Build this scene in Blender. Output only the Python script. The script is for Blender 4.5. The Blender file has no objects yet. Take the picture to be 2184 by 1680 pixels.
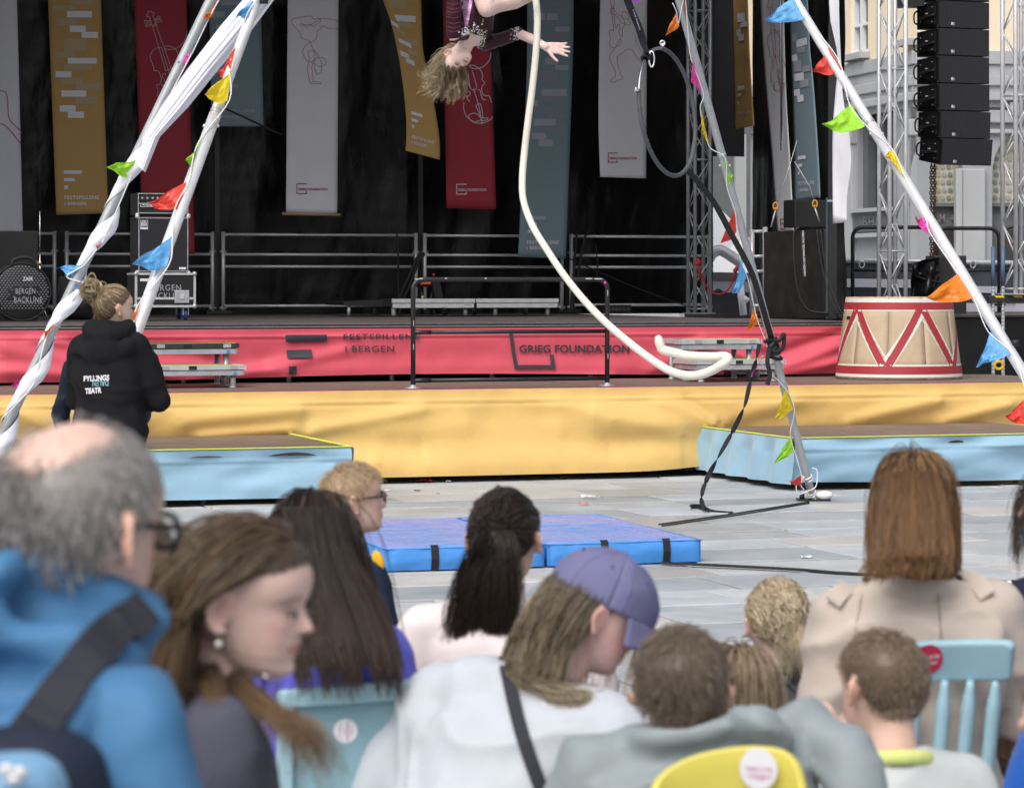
import bpy, bmesh, math, random
import numpy as np
from mathutils import Vector, Matrix, noise as mnoise

sc = bpy.context.scene
COL = sc.collection
R = math.radians
random.seed(7)
RNG = np.random.default_rng(11)

# ------------------------------------------------------------------ camera
F = 6067.0            # focal length, in units of a 2184 wide picture (100 mm lens)
CX, HY, H = 1092.0, 602.0, 1.72
cam_d = bpy.data.cameras.new('camera')
cam = bpy.data.objects.new('camera', cam_d)
COL.objects.link(cam)
cam.location = (0, 0, H)
cam.rotation_euler = (R(90), 0, 0)
cam_d.sensor_width = 36
cam_d.lens = 36 * F / 2184
cam_d.shift_y = -(840 - HY) / 2184
cam_d.clip_start, cam_d.clip_end = 0.1, 2000
cam_d.dof.use_dof = True
cam_d.dof.focus_distance = 24
cam_d.dof.aperture_fstop = 8.0
sc.camera = cam

# ------------------------------------------------------------------ overcast daylight
world = bpy.data.worlds.new('World')
sc.world = world
world.use_nodes = True
wn = world.node_tree
bg = wn.nodes['Background']
sky = wn.nodes.new('ShaderNodeTexSky')
sky.sky_type = 'NISHITA'
sky.sun_disc = False
SUN_EL, SUN_AZ = 52, 205       # degrees; azimuth measured clockwise from +Y
sky.sun_elevation = R(SUN_EL)
sky.sun_rotation = R(SUN_AZ)
sky.air_density, sky.dust_density, sky.ozone_density = 1.0, 6.0, 1.0
hs = wn.nodes.new('ShaderNodeHueSaturation')
hs.inputs['Saturation'].default_value = 0.40
wn.links.new(sky.outputs[0], hs.inputs['Color'])
wn.links.new(hs.outputs[0], bg.inputs[0])
bg.inputs[1].default_value = 0.15
sun_d = bpy.data.lights.new('sun', 'SUN')
sun_d.energy = 1.15
sun_d.angle = R(50)
sun_d.color = (1.0, 0.975, 0.94)
sun = bpy.data.objects.new('sun', sun_d)
COL.objects.link(sun)
_d = Vector((math.sin(R(SUN_AZ)) * math.cos(R(SUN_EL)), math.cos(R(SUN_AZ)) * math.cos(R(SUN_EL)), math.sin(R(SUN_EL))))
sun.rotation_euler = _d.to_track_quat('Z', 'Y').to_euler()
sun.location = (0, 0, 30)
vs = sc.view_settings
vs.view_transform, vs.look, vs.gamma, vs.use_curve_mapping = 'Standard', 'None', 1.0, False
vs.exposure = 0.15
sc.cycles.max_bounces = 6
sc.cycles.diffuse_bounces = 3
sc.cycles.glossy_bounces = 3
sc.cycles.use_denoising = True

# ------------------------------------------------------------------ geometry of the place
A_ST = R(18.5)                                  # the stage is turned by this much
U2 = (math.cos(A_ST), math.sin(A_ST))           # along the stage front
N2 = (-math.sin(A_ST), math.cos(A_ST))          # towards the back of the stage
O2 = (-1.9, 24.2)
ZD, ZB, ZS = 0.80, 0.43, 1.34                   # heights: lower deck, side platforms, main stage

def V(*a): return Vector(a)
def at(px, py, Y): return Vector(((px - CX) * Y / F, Y, H + (HY - py) * Y / F))
def st(s, v, z): return Vector((O2[0] + U2[0] * s + N2[0] * v, O2[1] + U2[1] * s + N2[1] * v, z))
def s_at(px, v):
    k = (px - CX) / F
    return (k * (O2[1] + N2[1] * v) - O2[0] - N2[0] * v) / (U2[0] - k * U2[1])
def onst(px, py, v):                             # the point of the upright plane v that lies at this place
    s = s_at(px, v); p = st(s, v, 0)
    p.z = H + (HY - py) * p.y / F
    return p
class Plane:                                     # an upright plane through two ground points
    def __init__(self, x0, y0, x1, y1):
        self.o = Vector((x0, y0, 0)); d = Vector((x1 - x0, y1 - y0, 0)); self.L = d.length; self.d = d.normalized()
        self.n = Vector((self.d.y, -self.d.x, 0))
        if self.n.y > 0: self.n = -self.n
    def px(self, px, py, off=0.0):
        o = self.o + self.n * off; k = (px - CX) / F
        t = (k * o.y - o.x) / (self.d.x - k * self.d.y)
        p = o + self.d * t
        p.z = H + (HY - py) * p.y / F
        return p
def stplane(v): a = st(0, v, 0); b = st(1, v, 0); return Plane(a.x, a.y, b.x, b.y)

# ------------------------------------------------------------------ mesh helpers
class MB:
    def __init__(self): self.v = []; self.f = []; self.sm = []
    def add(self, vs, fs, smooth=False):
        n = len(self.v); self.v.extend([tuple(p) for p in vs]); self.f.extend([tuple(i + n for i in q) for q in fs]); self.sm.extend([smooth] * len(fs)); return self
    def box(self, c, size, ax=None, smooth=False):
        c = Vector(c); sx, sy, sz = [k / 2 for k in size]
        ax = ax or (Vector((1, 0, 0)), Vector((0, 1, 0)), Vector((0, 0, 1)))
        p = [c + ax[0] * (sx * i) + ax[1] * (sy * j) + ax[2] * (sz * k) for k in (-1, 1) for j in (-1, 1) for i in (-1, 1)]
        return self.add(p, [(0, 2, 3, 1), (4, 5, 7, 6), (0, 1, 5, 4), (2, 6, 7, 3), (0, 4, 6, 2), (1, 3, 7, 5)])
    def stbox(self, s0, s1, v0, v1, z0, z1):
        return self.box(st((s0 + s1) / 2, (v0 + v1) / 2, (z0 + z1) / 2), (s1 - s0, v1 - v0, z1 - z0), (Vector((*U2, 0)), Vector((*N2, 0)), Vector((0, 0, 1))))
    def tube(self, pts, r, n=8, cap=True, flat=1.0, up=None):
        pts = [Vector(p) for p in pts]; m = len(pts)
        rr = r if isinstance(r, (list, tuple, np.ndarray)) else [r] * m
        T = []
        for i in range(m):
            t = pts[min(i + 1, m - 1)] - pts[max(i - 1, 0)]
            T.append(t.normalized() if t.length > 1e-9 else Vector((0, 0, 1)))
        a = Vector(up) if up else (Vector((0, 0, 1)) if abs(T[0].z) < .9 else Vector((1, 0, 0)))
        vs = []
        for i in range(m):
            x = a - T[i] * a.dot(T[i])
            if x.length < 1e-6: x = T[i].orthogonal()
            x.normalize(); y = T[i].cross(x); a = x
            for k in range(n):
                w = 2 * math.pi * k / n
                vs.append(pts[i] + x * (math.cos(w) * rr[i] * flat) + y * (math.sin(w) * rr[i]))
        fs = [(i * n + k, i * n + (k + 1) % n, (i + 1) * n + (k + 1) % n, (i + 1) * n + k) for i in range(m - 1) for k in range(n)]
        self.add(vs, fs, True)
        if cap:
            b = len(self.v) - m * n
            self.f.append(tuple(b + k for k in reversed(range(n)))); self.sm.append(False)
            self.f.append(tuple(b + (m - 1) * n + k for k in range(n))); self.sm.append(False)
        return self
    def strap(self, pts, w, side, th=0.003):      # a flat webbing band
        pts = [Vector(p) for p in pts]; m = len(pts); vs = []
        for i, p in enumerate(pts):
            t = (pts[min(i + 1, m - 1)] - pts[max(i - 1, 0)]).normalized()
            sd = side[i] if isinstance(side, list) else side
            sd = Vector(sd); sd = (sd - t * sd.dot(t)).normalized(); nn = t.cross(sd)
            ww = w[i] if isinstance(w, (list, tuple)) else w
            vs += [p + sd * ww / 2 + nn * th / 2, p - sd * ww / 2 + nn * th / 2, p - sd * ww / 2 - nn * th / 2, p + sd * ww / 2 - nn * th / 2]
        fs = [(i * 4 + k, i * 4 + (k + 1) % 4, (i + 1) * 4 + (k + 1) % 4, (i + 1) * 4 + k) for i in range(m - 1) for k in range(4)]
        fs += [(3, 2, 1, 0), tuple((m - 1) * 4 + k for k in range(4))]
        return self.add(vs, fs)
    def grid(self, fn, nu, nv, smooth=True):
        vs = [fn(i / nu, j / nv) for j in range(nv + 1) for i in range(nu + 1)]
        w = nu + 1
        return self.add(vs, [(j * w + i, j * w + i + 1, (j + 1) * w + i + 1, (j + 1) * w + i) for j in range(nv) for i in range(nu)], smooth)
    def lathe(self, prof, c=(0, 0, 0), n=24, ax=None, smooth=True, cap=True):
        c = Vector(c); ax = ax or (Vector((1, 0, 0)), Vector((0, 1, 0)), Vector((0, 0, 1))); m = len(prof)
        vs = [c + ax[0] * (r * math.cos(2 * math.pi * k / n)) + ax[1] * (r * math.sin(2 * math.pi * k / n)) + ax[2] * z for r, z in prof for k in range(n)]
        fs = [(i * n + k, i * n + (k + 1) % n, (i + 1) * n + (k + 1) % n, (i + 1) * n + k) for i in range(m - 1) for k in range(n)]
        b = len(self.v); self.add(vs, fs, smooth)
        if cap:
            self.f.append(tuple(b + k for k in reversed(range(n)))); self.sm.append(False)
            self.f.append(tuple(b + (m - 1) * n + k for k in range(n))); self.sm.append(False)
        return self
    def poly(self, pts, th_vec):                  # a flat outline with thickness
        n = len(pts); th = Vector(th_vec); a = [Vector(p) for p in pts]
        return self.add(a + [p + th for p in a], [tuple(range(n)), tuple(reversed(range(n, 2 * n)))] + [(i, n + i, n + (i + 1) % n, (i + 1) % n) for i in range(n)])
    def ball(self, c, r, nu=14, nv=9, ax=None):
        c = Vector(c); r = r if isinstance(r, (tuple, list)) else (r, r, r); ax = ax or (Vector((1, 0, 0)), Vector((0, 1, 0)), Vector((0, 0, 1)))
        vs = []
        for j in range(nv + 1):
            ph = math.pi * (j + .0) / nv; s_, c_ = max(math.sin(ph), 1e-3), math.cos(ph)
            for i in range(nu):
                w = 2 * math.pi * i / nu
                vs.append(c + ax[0] * (r[0] * s_ * math.cos(w)) + ax[1] * (r[1] * s_ * math.sin(w)) + ax[2] * (r[2] * c_))
        fs = [(j * nu + i, (j + 1) * nu + i, (j + 1) * nu + (i + 1) % nu, j * nu + (i + 1) % nu) for j in range(nv) for i in range(nu)]
        return self.add(vs, fs, True)
    def build(self, name, mat=None, parent=None, bevel=0, local=False, thick=0):
        me = bpy.data.meshes.new(name); vs = self.v
        if parent is not None and not local:
            inv = root_matrix(parent).inverted(); vs = [tuple(inv @ Vector(p)) for p in vs]
        me.from_pydata(vs, [], self.f); me.polygons.foreach_set('use_smooth', self.sm); me.update()
        o = bpy.data.objects.new(name, me); COL.objects.link(o)
        if mat: me.materials.append(mat)
        if parent is not None: o.parent = parent
        if bevel:
            b = o.modifiers.new('bevel', 'BEVEL'); b.width = bevel; b.segments = 2; b.limit_method = 'ANGLE'; b.angle_limit = R(40)
        if thick:
            b = o.modifiers.new('thick', 'SOLIDIFY'); b.thickness = thick; b.offset = 0
        return o
def root_matrix(o):
    m = Matrix.LocRotScale(o.location, o.rotation_euler, None)
    return root_matrix(o.parent) @ m if o.parent else m
def np_mesh(name, vs, fs, mat=None, parent=None, smooth=True, col=None):
    me = bpy.data.meshes.new(name); vs = np.asarray(vs, dtype=np.float64); fs = np.asarray(fs, dtype=np.int32)
    if parent is not None:
        inv = np.array(root_matrix(parent).inverted()); vs = vs @ inv[:3, :3].T + inv[:3, 3]
    k = fs.shape[1]
    me.vertices.add(len(vs)); me.vertices.foreach_set('co', vs.ravel())
    me.loops.add(fs.size); me.loops.foreach_set('vertex_index', fs.ravel())
    me.polygons.add(len(fs)); me.polygons.foreach_set('loop_start', np.arange(len(fs), dtype=np.int32) * k)
    me.update(calc_edges=True); me.validate()
    me.polygons.foreach_set('use_smooth', [smooth] * len(me.polygons))
    if col is not None:
        a = me.color_attributes.new('Col', 'FLOAT_COLOR', 'POINT'); c = np.ones((len(vs), 4)); c[:, :3] = col; a.data.foreach_set('color', c.ravel())
    o = bpy.data.objects.new(name, me); COL.objects.link(o)
    if mat: me.materials.append(mat)
    if parent is not None: o.parent = parent
    return o
def tag(o, label=None, cat=None, group=None, kind=None):
    if label: o['label'] = label
    if cat: o['category'] = cat
    if group: o['group'] = group
    if kind: o['kind'] = kind
    return o
def thing(name, label, cat, loc=(0, 0, 0), rz=0.0, group=None):
    o = bpy.data.objects.new(name, None); COL.objects.link(o); o.location = loc; o.rotation_euler = (0, 0, rz)
    o.empty_display_size = .1
    return tag(o, label, cat, group)
def copy_thing(o, loc=None, rz=None, label=None):
    def rec(a, par):
        c = a.copy(); COL.objects.link(c)
        if par: c.parent = par
        for ch in [x for x in list(a.children)]: rec(ch, c)
        return c
    c = rec(o, None)
    if loc is not None: c.location = loc
    if rz is not None: c.rotation_euler = (0, 0, rz)
    if label: c['label'] = label
    return c
def spline(pts, n=6, closed=False):               # Catmull-Rom through the points
    P = [Vector(p) for p in pts]; m = len(P); out = []
    rng = range(m if closed else m - 1)
    for i in rng:
        if closed: a, b, c, d = P[(i - 1) % m], P[i], P[(i + 1) % m], P[(i + 2) % m]
        else: a, b, c, d = P[max(i - 1, 0)], P[i], P[i + 1], P[min(i + 2, m - 1)]
        for k in range(n):
            t = k / n
            out.append(.5 * ((2 * b) + (c - a) * t + (2 * a - 5 * b + 4 * c - d) * t * t + (3 * b - a - 3 * c + d) * t ** 3))
    out.append(P[0].copy() if closed else P[-1].copy())
    return out

# ------------------------------------------------------------------ materials
def lin(c): return tuple(((x / 255) / 12.92 if x / 255 <= .04045 else ((x / 255 + .055) / 1.055) ** 2.4) for x in c)
def mat(name, col, rough=.6, metal=0.0, spec=.5, var=0.0, vscale=4.0, bump=0.0, bscale=30.0, bdist=.01, sheen=0.0, stretch=None, objvar=0.0, attr=None, coat=0.0, sss=0.0, rvar=0.0, trans=0.0, dirt=0.0, wr=0.0, wscale=6.0):
    m = bpy.data.materials.new(name); m.use_nodes = True; nt = m.node_tree; N = nt.nodes; L = nt.links; b = N['Principled BSDF']
    b.inputs['Base Color'].default_value = (*col, 1); b.inputs['Roughness'].default_value = rough; b.inputs['Metallic'].default_value = metal
    b.inputs['Specular IOR Level'].default_value = spec; b.inputs['Sheen Weight'].default_value = sheen; b.inputs['Coat Weight'].default_value = coat
    if sss: b.inputs['Subsurface Weight'].default_value = sss; b.inputs['Subsurface Radius'].default_value = (.012, .005, .003); b.inputs['Subsurface Scale'].default_value = 1.0
    if trans: b.inputs['Transmission Weight'].default_value = trans
    tc = N.new('ShaderNodeTexCoord'); src = tc.outputs['Object']
    if stretch:
        mp = N.new('ShaderNodeMapping'); mp.inputs['Scale'].default_value = stretch; L.new(src, mp.inputs[0]); src = mp.outputs[0]
    cur = None
    if attr:
        a = N.new('ShaderNodeAttribute'); a.attribute_name = attr; cur = a.outputs['Color']
    def base():
        if cur is not None: return cur
        r = N.new('ShaderNodeRGB'); r.outputs[0].default_value = (*col, 1); return r.outputs[0]
    if objvar:
        oi = N.new('ShaderNodeObjectInfo'); mr = N.new('ShaderNodeMapRange'); mr.inputs[3].default_value = 1 - objvar; mr.inputs[4].default_value = 1 + objvar
        L.new(oi.outputs['Random'], mr.inputs[0]); h = N.new('ShaderNodeHueSaturation'); L.new(mr.outputs[0], h.inputs['Value']); L.new(base(), h.inputs['Color']); cur = h.outputs[0]
    if var:
        t = N.new('ShaderNodeTexNoise'); t.inputs['Scale'].default_value = vscale; t.inputs['Detail'].default_value = 6; t.inputs['Roughness'].default_value = .65; L.new(src, t.inputs['Vector'])
        mr = N.new('ShaderNodeMapRange'); mr.inputs[1].default_value = .3; mr.inputs[2].default_value = .7; mr.inputs[3].default_value = 1 - var; mr.inputs[4].default_value = 1 + var
        L.new(t.outputs[0], mr.inputs[0]); h = N.new('ShaderNodeHueSaturation'); L.new(mr.outputs[0], h.inputs['Value']); L.new(base(), h.inputs['Color']); cur = h.outputs[0]
    if dirt:
        t = N.new('ShaderNodeTexNoise'); t.inputs['Scale'].default_value = vscale * 3.3; t.inputs['Detail'].default_value = 8; t.inputs['Roughness'].default_value = .75; L.new(src, t.inputs['Vector'])
        mr = N.new('ShaderNodeMapRange'); mr.inputs[1].default_value = .56; mr.inputs[2].default_value = .68; L.new(t.outputs[0], mr.inputs[0])
        mx = N.new('ShaderNodeMixRGB'); mx.inputs[2].default_value = (.12, .10, .08, 1); mu = N.new('ShaderNodeMath'); mu.operation = 'MULTIPLY'; mu.inputs[1].default_value = dirt
        L.new(mr.outputs[0], mu.inputs[0]); L.new(mu.outputs[0], mx.inputs[0]); L.new(base(), mx.inputs[1]); cur = mx.outputs[0]
    if cur is not None: L.new(cur, b.inputs['Base Color'])
    if rvar:
        t = N.new('ShaderNodeTexNoise'); t.inputs['Scale'].default_value = vscale * 2; t.inputs['Detail'].default_value = 5; L.new(src, t.inputs['Vector'])
        mr = N.new('ShaderNodeMapRange'); mr.inputs[1].default_value = .3; mr.inputs[2].default_value = .7; mr.inputs[3].default_value = max(.05, rough - rvar); mr.inputs[4].default_value = min(1, rough + rvar)
        L.new(t.outputs[0], mr.inputs[0]); L.new(mr.outputs[0], b.inputs['Roughness'])
    if bump:
        t = N.new('ShaderNodeTexNoise'); t.inputs['Scale'].default_value = bscale; t.inputs['Detail'].default_value = 5; L.new(src, t.inputs['Vector'])
        bp = N.new('ShaderNodeBump'); bp.inputs['Strength'].default_value = bump; bp.inputs['Distance'].default_value = bdist
        L.new(t.outputs[0], bp.inputs['Height']); L.new(bp.outputs[0], b.inputs['Normal'])
    if wr:                                          # creases of the cloth
        t = N.new('ShaderNodeTexNoise'); t.noise_type = 'RIDGED_MULTIFRACTAL'; t.inputs['Scale'].default_value = wscale; t.inputs['Detail'].default_value = 2.5; t.inputs['Distortion'].default_value = .7; L.new(src, t.inputs['Vector'])
        b2 = N.new('ShaderNodeBump'); b2.inputs['Strength'].default_value = wr; b2.inputs['Distance'].default_value = .022; L.new(t.outputs[0], b2.inputs['Height'])
        if bump: L.new(bp.outputs[0], b2.inputs['Normal'])
        L.new(b2.outputs[0], b.inputs['Normal'])
    return m

M = {}
M['yellow_cloth'] = mat('yellow_cloth', (.72, .47, .15), .62, var=.05, vscale=3, bump=.25, bscale=5, bdist=.03, sheen=.2, wr=.16, wscale=1.7)
M['red_cloth'] = mat('red_cloth', (.62, .075, .115), .6, var=.05, vscale=3, bump=.2, bscale=6, bdist=.02, sheen=.2, wr=.12, wscale=1.7)
M['blue_cloth'] = mat('blue_cloth', (.27, .45, .585), .6, var=.05, vscale=3, bump=.3, bscale=7, bdist=.02, sheen=.2, wr=.22, wscale=2.2)
M['black_tarp'] = mat('black_tarp', (.0040, .0041, .0047), .31, spec=.32, var=.4, vscale=2, bump=.55, bscale=5, bdist=.03, rvar=.06, stretch=(1, 1, .45), wr=.8, wscale=2.4)
M['black_cloth'] = mat('black_cloth', (.010, .010, .011), .8, spec=.3, var=.3, bump=.3, bscale=12)
M['print_dark'] = mat('print_dark', (.034, .032, .048), .65, var=.06)
M['banner_grey'] = mat('banner_grey', (.70, .71, .76), .75, var=.035, vscale=2, bump=.08, bscale=4, bdist=.02)
M['banner_yellow'] = mat('banner_yellow', (.50, .31, .105), .75, var=.035, vscale=2, bump=.08, bscale=4, bdist=.02)
M['banner_red'] = mat('banner_red', (.32, .025, .042), .75, var=.035, vscale=2, bump=.08, bscale=4, bdist=.02)
M['banner_teal'] = mat('banner_teal', (.17, .245, .285), .75, var=.035, vscale=2, bump=.08, bscale=4, bdist=.02)
M['print_white'] = mat('print_white', (.72, .73, .80), .75, var=.02)
M['print_tan'] = mat('print_tan', (.46, .36, .22), .75, var=.02)
M['print_slate'] = mat('print_slate', (.33, .345, .40), .75, var=.02)
M['print_slate_dark'] = mat('print_slate_dark', (.215, .235, .28), .75, var=.02)
M['print_red'] = mat('print_red', (.36, .025, .045), .75, var=.02)
M['print_lilac'] = mat('print_lilac', (.60, .57, .65), .75, var=.02)
M['wood'] = mat('wood', (.45, .32, .18), .6, var=.15, vscale=10, stretch=(1, 1, 12), bump=.1)
M['stage_floor'] = mat('stage_floor', (.105, .088, .085), .5, var=.18, vscale=3, dirt=.25, bump=.15, bscale=40, bdist=.003, rvar=.12)
M['deck_floor'] = mat('deck_floor', (.17, .125, .10), .55, var=.16, vscale=3, dirt=.3, bump=.15, bscale=40, bdist=.003, rvar=.12)
M['stage_edge'] = mat('stage_edge', (.035, .032, .032), .5, var=.3, vscale=8, dirt=.4)
M['aluminium'] = mat('aluminium', (.60, .61, .63), .40, metal=.40, var=.10, vscale=9, rvar=.1, dirt=.12)
M['aluminium_dull'] = mat('aluminium_dull', (.50, .51, .53), .5, metal=.6, var=.14, vscale=9, rvar=.1, dirt=.2)
M['galvanised'] = mat('galvanised', (.42, .44, .46), .45, metal=.4, var=.16, vscale=12, rvar=.1, dirt=.15)
M['silver_pole'] = mat('silver_pole', (.74, .74, .75), .36, metal=.35, var=.08, vscale=7, rvar=.1, dirt=.06)
M['chrome'] = mat('chrome', (.75, .76, .78), .15, metal=1.0, rvar=.05)
M['black_metal'] = mat('black_metal', (.016, .016, .018), .4, var=.3, vscale=10, dirt=.35)
M['black_rubber'] = mat('black_rubber', (.012, .012, .013), .7)
M['black_plastic'] = mat('black_plastic', (.011, .011, .012), .5, var=.2, bump=.2, bscale=80, bdist=.002)
M['black_ply'] = mat('black_ply', (.014, .012, .011), .55, var=.25, vscale=3, dirt=.1, rvar=.1)
M['black_webbing'] = mat('black_webbing', (.011, .011, .013), .75, bump=.3, bscale=200, bdist=.002)
M['white_paint'] = mat('white_paint', (.72, .72, .70), .5, var=.08, vscale=6, dirt=.2)
M['white_silk'] = mat('white_silk', (.76, .76, .83), .45, sheen=.4, var=.02, bump=.1, bscale=20)
M['rope_cotton'] = mat('rope_cotton', (.72, .69, .60), .85, var=.05, vscale=14, bump=.35, bscale=60, bdist=.004)
M['string_white'] = mat('string_white', (.80, .80, .80), .7)
M['mesh_grille'] = mat('mesh_grille', (.017, .017, .02), .5, spec=.4)
M['ground_joint'] = mat('ground_joint', (.20, .19, .175), .9, var=.2, vscale=2)
for k_, c_ in (('stone_cool', (.385, .415, .445)), ('stone_mid', (.405, .42, .43)), ('stone_warm', (.425, .415, .395))): M[k_] = mat(k_, c_, .6, var=.16, vscale=1.5, bump=.4, bscale=18, bdist=.012, objvar=.17, dirt=.09, rvar=.12)
M['render_cream'] = mat('render_cream', (.80, .67, .50), .85, var=.04, vscale=1)
M['render_grey'] = mat('render_grey', (.31, .32, .335), .8, var=.07, vscale=1, bump=.1, bscale=10)
M['render_grey_light'] = mat('render_grey_light', (.38, .39, .40), .8, var=.06, vscale=1)
M['dark_panel'] = mat('dark_panel', (.11, .115, .12), .6, var=.12)
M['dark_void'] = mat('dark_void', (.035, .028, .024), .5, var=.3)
M['glass'] = mat('glass', (.16, .20, .22), .08, spec=.8, var=.35, vscale=1.2)
M['frame_white'] = mat('frame_white', (.75, .75, .76), .45, var=.03)
def flagm(n, c): M[n] = mat(n, c, .38, var=.06, vscale=10, bump=.5, bscale=14, bdist=.02)
flagm('flag_blue', (.13, .42, .80)); flagm('flag_red', (.72, .06, .04)); flagm('flag_yellow', (.85, .66, .02)); flagm('flag_green', (.38, .78, .04)); flagm('flag_orange', (.86, .24, .02)); flagm('flag_pink', (.78, .06, .40))
for k in list(M):
    if k.startswith('flag_'):
        b_ = M[k].node_tree.nodes['Principled BSDF']
        tr = M[k].node_tree.nodes.new('ShaderNodeBsdfTranslucent'); ms = M[k].node_tree.nodes.new('ShaderNodeMixShader'); ms.inputs[0].default_value = .3
        tr.inputs[0].default_value = b_.inputs['Base Color'].default_value
        out = M[k].node_tree.nodes['Material Output']; M[k].node_tree.links.new(b_.outputs[0], ms.inputs[1]); M[k].node_tree.links.new(tr.outputs[0], ms.inputs[2]); M[k].node_tree.links.new(ms.outputs[0], out.inputs[0])

# ------------------------------------------------------------------ flat print: strokes, blocks and lettering on an upright surface
def text_shape(txt, bold=0.0, track=1.0, shear=0.0):
    c = bpy.data.curves.new('t', 'FONT'); c.body = txt; c.size = 1; c.space_character = track; c.offset = bold; c.shear = shear; c.resolution_u = 3
    o = bpy.data.objects.new('t', c); COL.objects.link(o)
    dg = bpy.context.evaluated_depsgraph_get(); me = o.evaluated_get(dg).to_mesh()
    vs = np.array([v.co[:] for v in me.vertices]); fs = [tuple(p.vertices) for p in me.polygons]
    o.evaluated_get(dg).to_mesh_clear(); bpy.data.objects.remove(o); bpy.data.curves.remove(c)
    mn, mx = vs.min(0), vs.max(0); vs = (vs - mn) / np.maximum(mx - mn, 1e-6)
    return vs, fs
def text_on(mb, txt, fn, x0, y0, x1, y1, bold=.0, track=1.0, slope=0.0, flip=False, shear=0.0):   # y0 top, y1 bottom; fn(x, y) -> point
    vs, fs = text_shape(txt, bold, track, shear)
    pts = []
    for p in vs:
        u, w = (1 - p[0], 1 - p[1]) if flip else (p[0], p[1])
        x = x0 + (x1 - x0) * u; y = y1 + (y0 - y1) * w + slope * (x - x0)
        pts.append(fn(x, y))
    mb.add(pts, fs)
    return mb
def stroke_on(mb, pts, w, fn, smooth=True, closed=False, n=5):
    P = [Vector((p[0], p[1], 0)) for p in pts]
    P = spline(P, n, closed) if smooth else (P + [P[0]] if closed else P)
    m = len(P); vs = []
    for i in range(m):
        t = P[min(i + 1, m - 1)] - P[max(i - 1, 0)]
        if closed and i in (0, m - 1): t = P[1] - P[m - 2]
        t.normalize(); q = Vector((-t.y, t.x, 0)) * (w / 2)
        a, b = P[i] + q, P[i] - q
        vs += [fn(a.x, a.y), fn(b.x, b.y)]
    return mb.add(vs, [(2 * i, 2 * i + 1, 2 * i + 3, 2 * i + 2) for i in range(m - 1)])
def quad_on(mb, pts, fn): return mb.add([fn(*p) for p in pts], [tuple(range(len(pts)))])
def rect_on(mb, x0, y0, x1, y1, fn, slope=0.0): return quad_on(mb, [(x0, y0), (x1, y0 + slope * (x1 - x0)), (x1, y1 + slope * (x1 - x0)), (x0, y1)], fn)
# ================================================================== THE SQUARE
ground = MB()
ground.add([(-160, -40, -.016), (160, -40, -.016), (160, 260, -.016), (-160, 260, -.016)], [(0, 1, 2, 3)])
ground = tag(ground.build('ground', None), kind='structure')
gm = bpy.data.materials.new('far_paving'); gm.use_nodes = True; nt = gm.node_tree; b_ = nt.nodes['Principled BSDF']; b_.inputs['Roughness'].default_value = .75
tc = nt.nodes.new('ShaderNodeTexCoord'); mp = nt.nodes.new('ShaderNodeMapping'); mp.inputs['Rotation'].default_value = (0, 0, -A_ST); nt.links.new(tc.outputs['Object'], mp.inputs[0])
bk = nt.nodes.new('ShaderNodeTexBrick'); bk.inputs['Color1'].default_value = (.33, .34, .35, 1); bk.inputs['Color2'].default_value = (.28, .29, .30, 1); bk.inputs['Mortar'].default_value = (.13, .12, .11, 1)
bk.inputs['Scale'].default_value = 1; bk.inputs['Brick Width'].default_value = 1.3; bk.inputs['Row Height'].default_value = .62; bk.inputs['Mortar Size'].default_value = .008
nt.links.new(mp.outputs[0], bk.inputs['Vector']); nt.links.new(bk.outputs[0], b_.inputs['Base Color'])
ground.data.materials.append(gm)

def paving():
    rnd = random.Random(5); v = -13.2; n = 0
    while v < 1.3:
        h = rnd.choice((.42, .55, .62, .70, .80)); Yc = O2[1] + v
        c = s_at(1092, v); half = Yc * .18 + 1.1
        s = c - half - rnd.random()
        while s < c + half:
            w = rnd.uniform(.75, 1.75)
            g = .0085; mb = MB(); z = rnd.uniform(-.006, .004); tx, ty = rnd.uniform(-.002, .002), rnd.uniform(-.002, .002)
            gv = rnd.uniform(.010, .026); cn = [(s + g, v + gv), (s + w - g, v + gv + rnd.uniform(-.006, .006)), (s + w - g + rnd.uniform(-.006, .006), v + h - gv), (s + g, v + h - gv)]
            bv = .006
            cm = (s + w / 2, v + h / 2)
            inn = [(a + math.copysign(bv, cm[0] - a), b + math.copysign(bv, cm[1] - b)) for a, b in cn]
            top = [st(a, b, z + tx * (1 if a > cm[0] else -1) + ty * (1 if b > cm[1] else -1)) for a, b in inn]
            mid = [st(a, b, z - .006) for a, b in cn]; bot = [st(a, b, -.03) for a, b in cn]
            mb.add(top + mid + bot, [(0, 1, 2, 3)] + [(4 + i, 4 + (i + 1) % 4, (i + 1) % 4, i) for i in range(4)] + [(8 + i, 8 + (i + 1) % 4, 4 + (i + 1) % 4, 4 + i) for i in range(4)])
            o = mb.build('paving_stone', M[rnd.choice(('stone_cool', 'stone_cool', 'stone_mid', 'stone_warm'))], ground); n += 1
            s += w
        v += h
    return n
paving()

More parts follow.
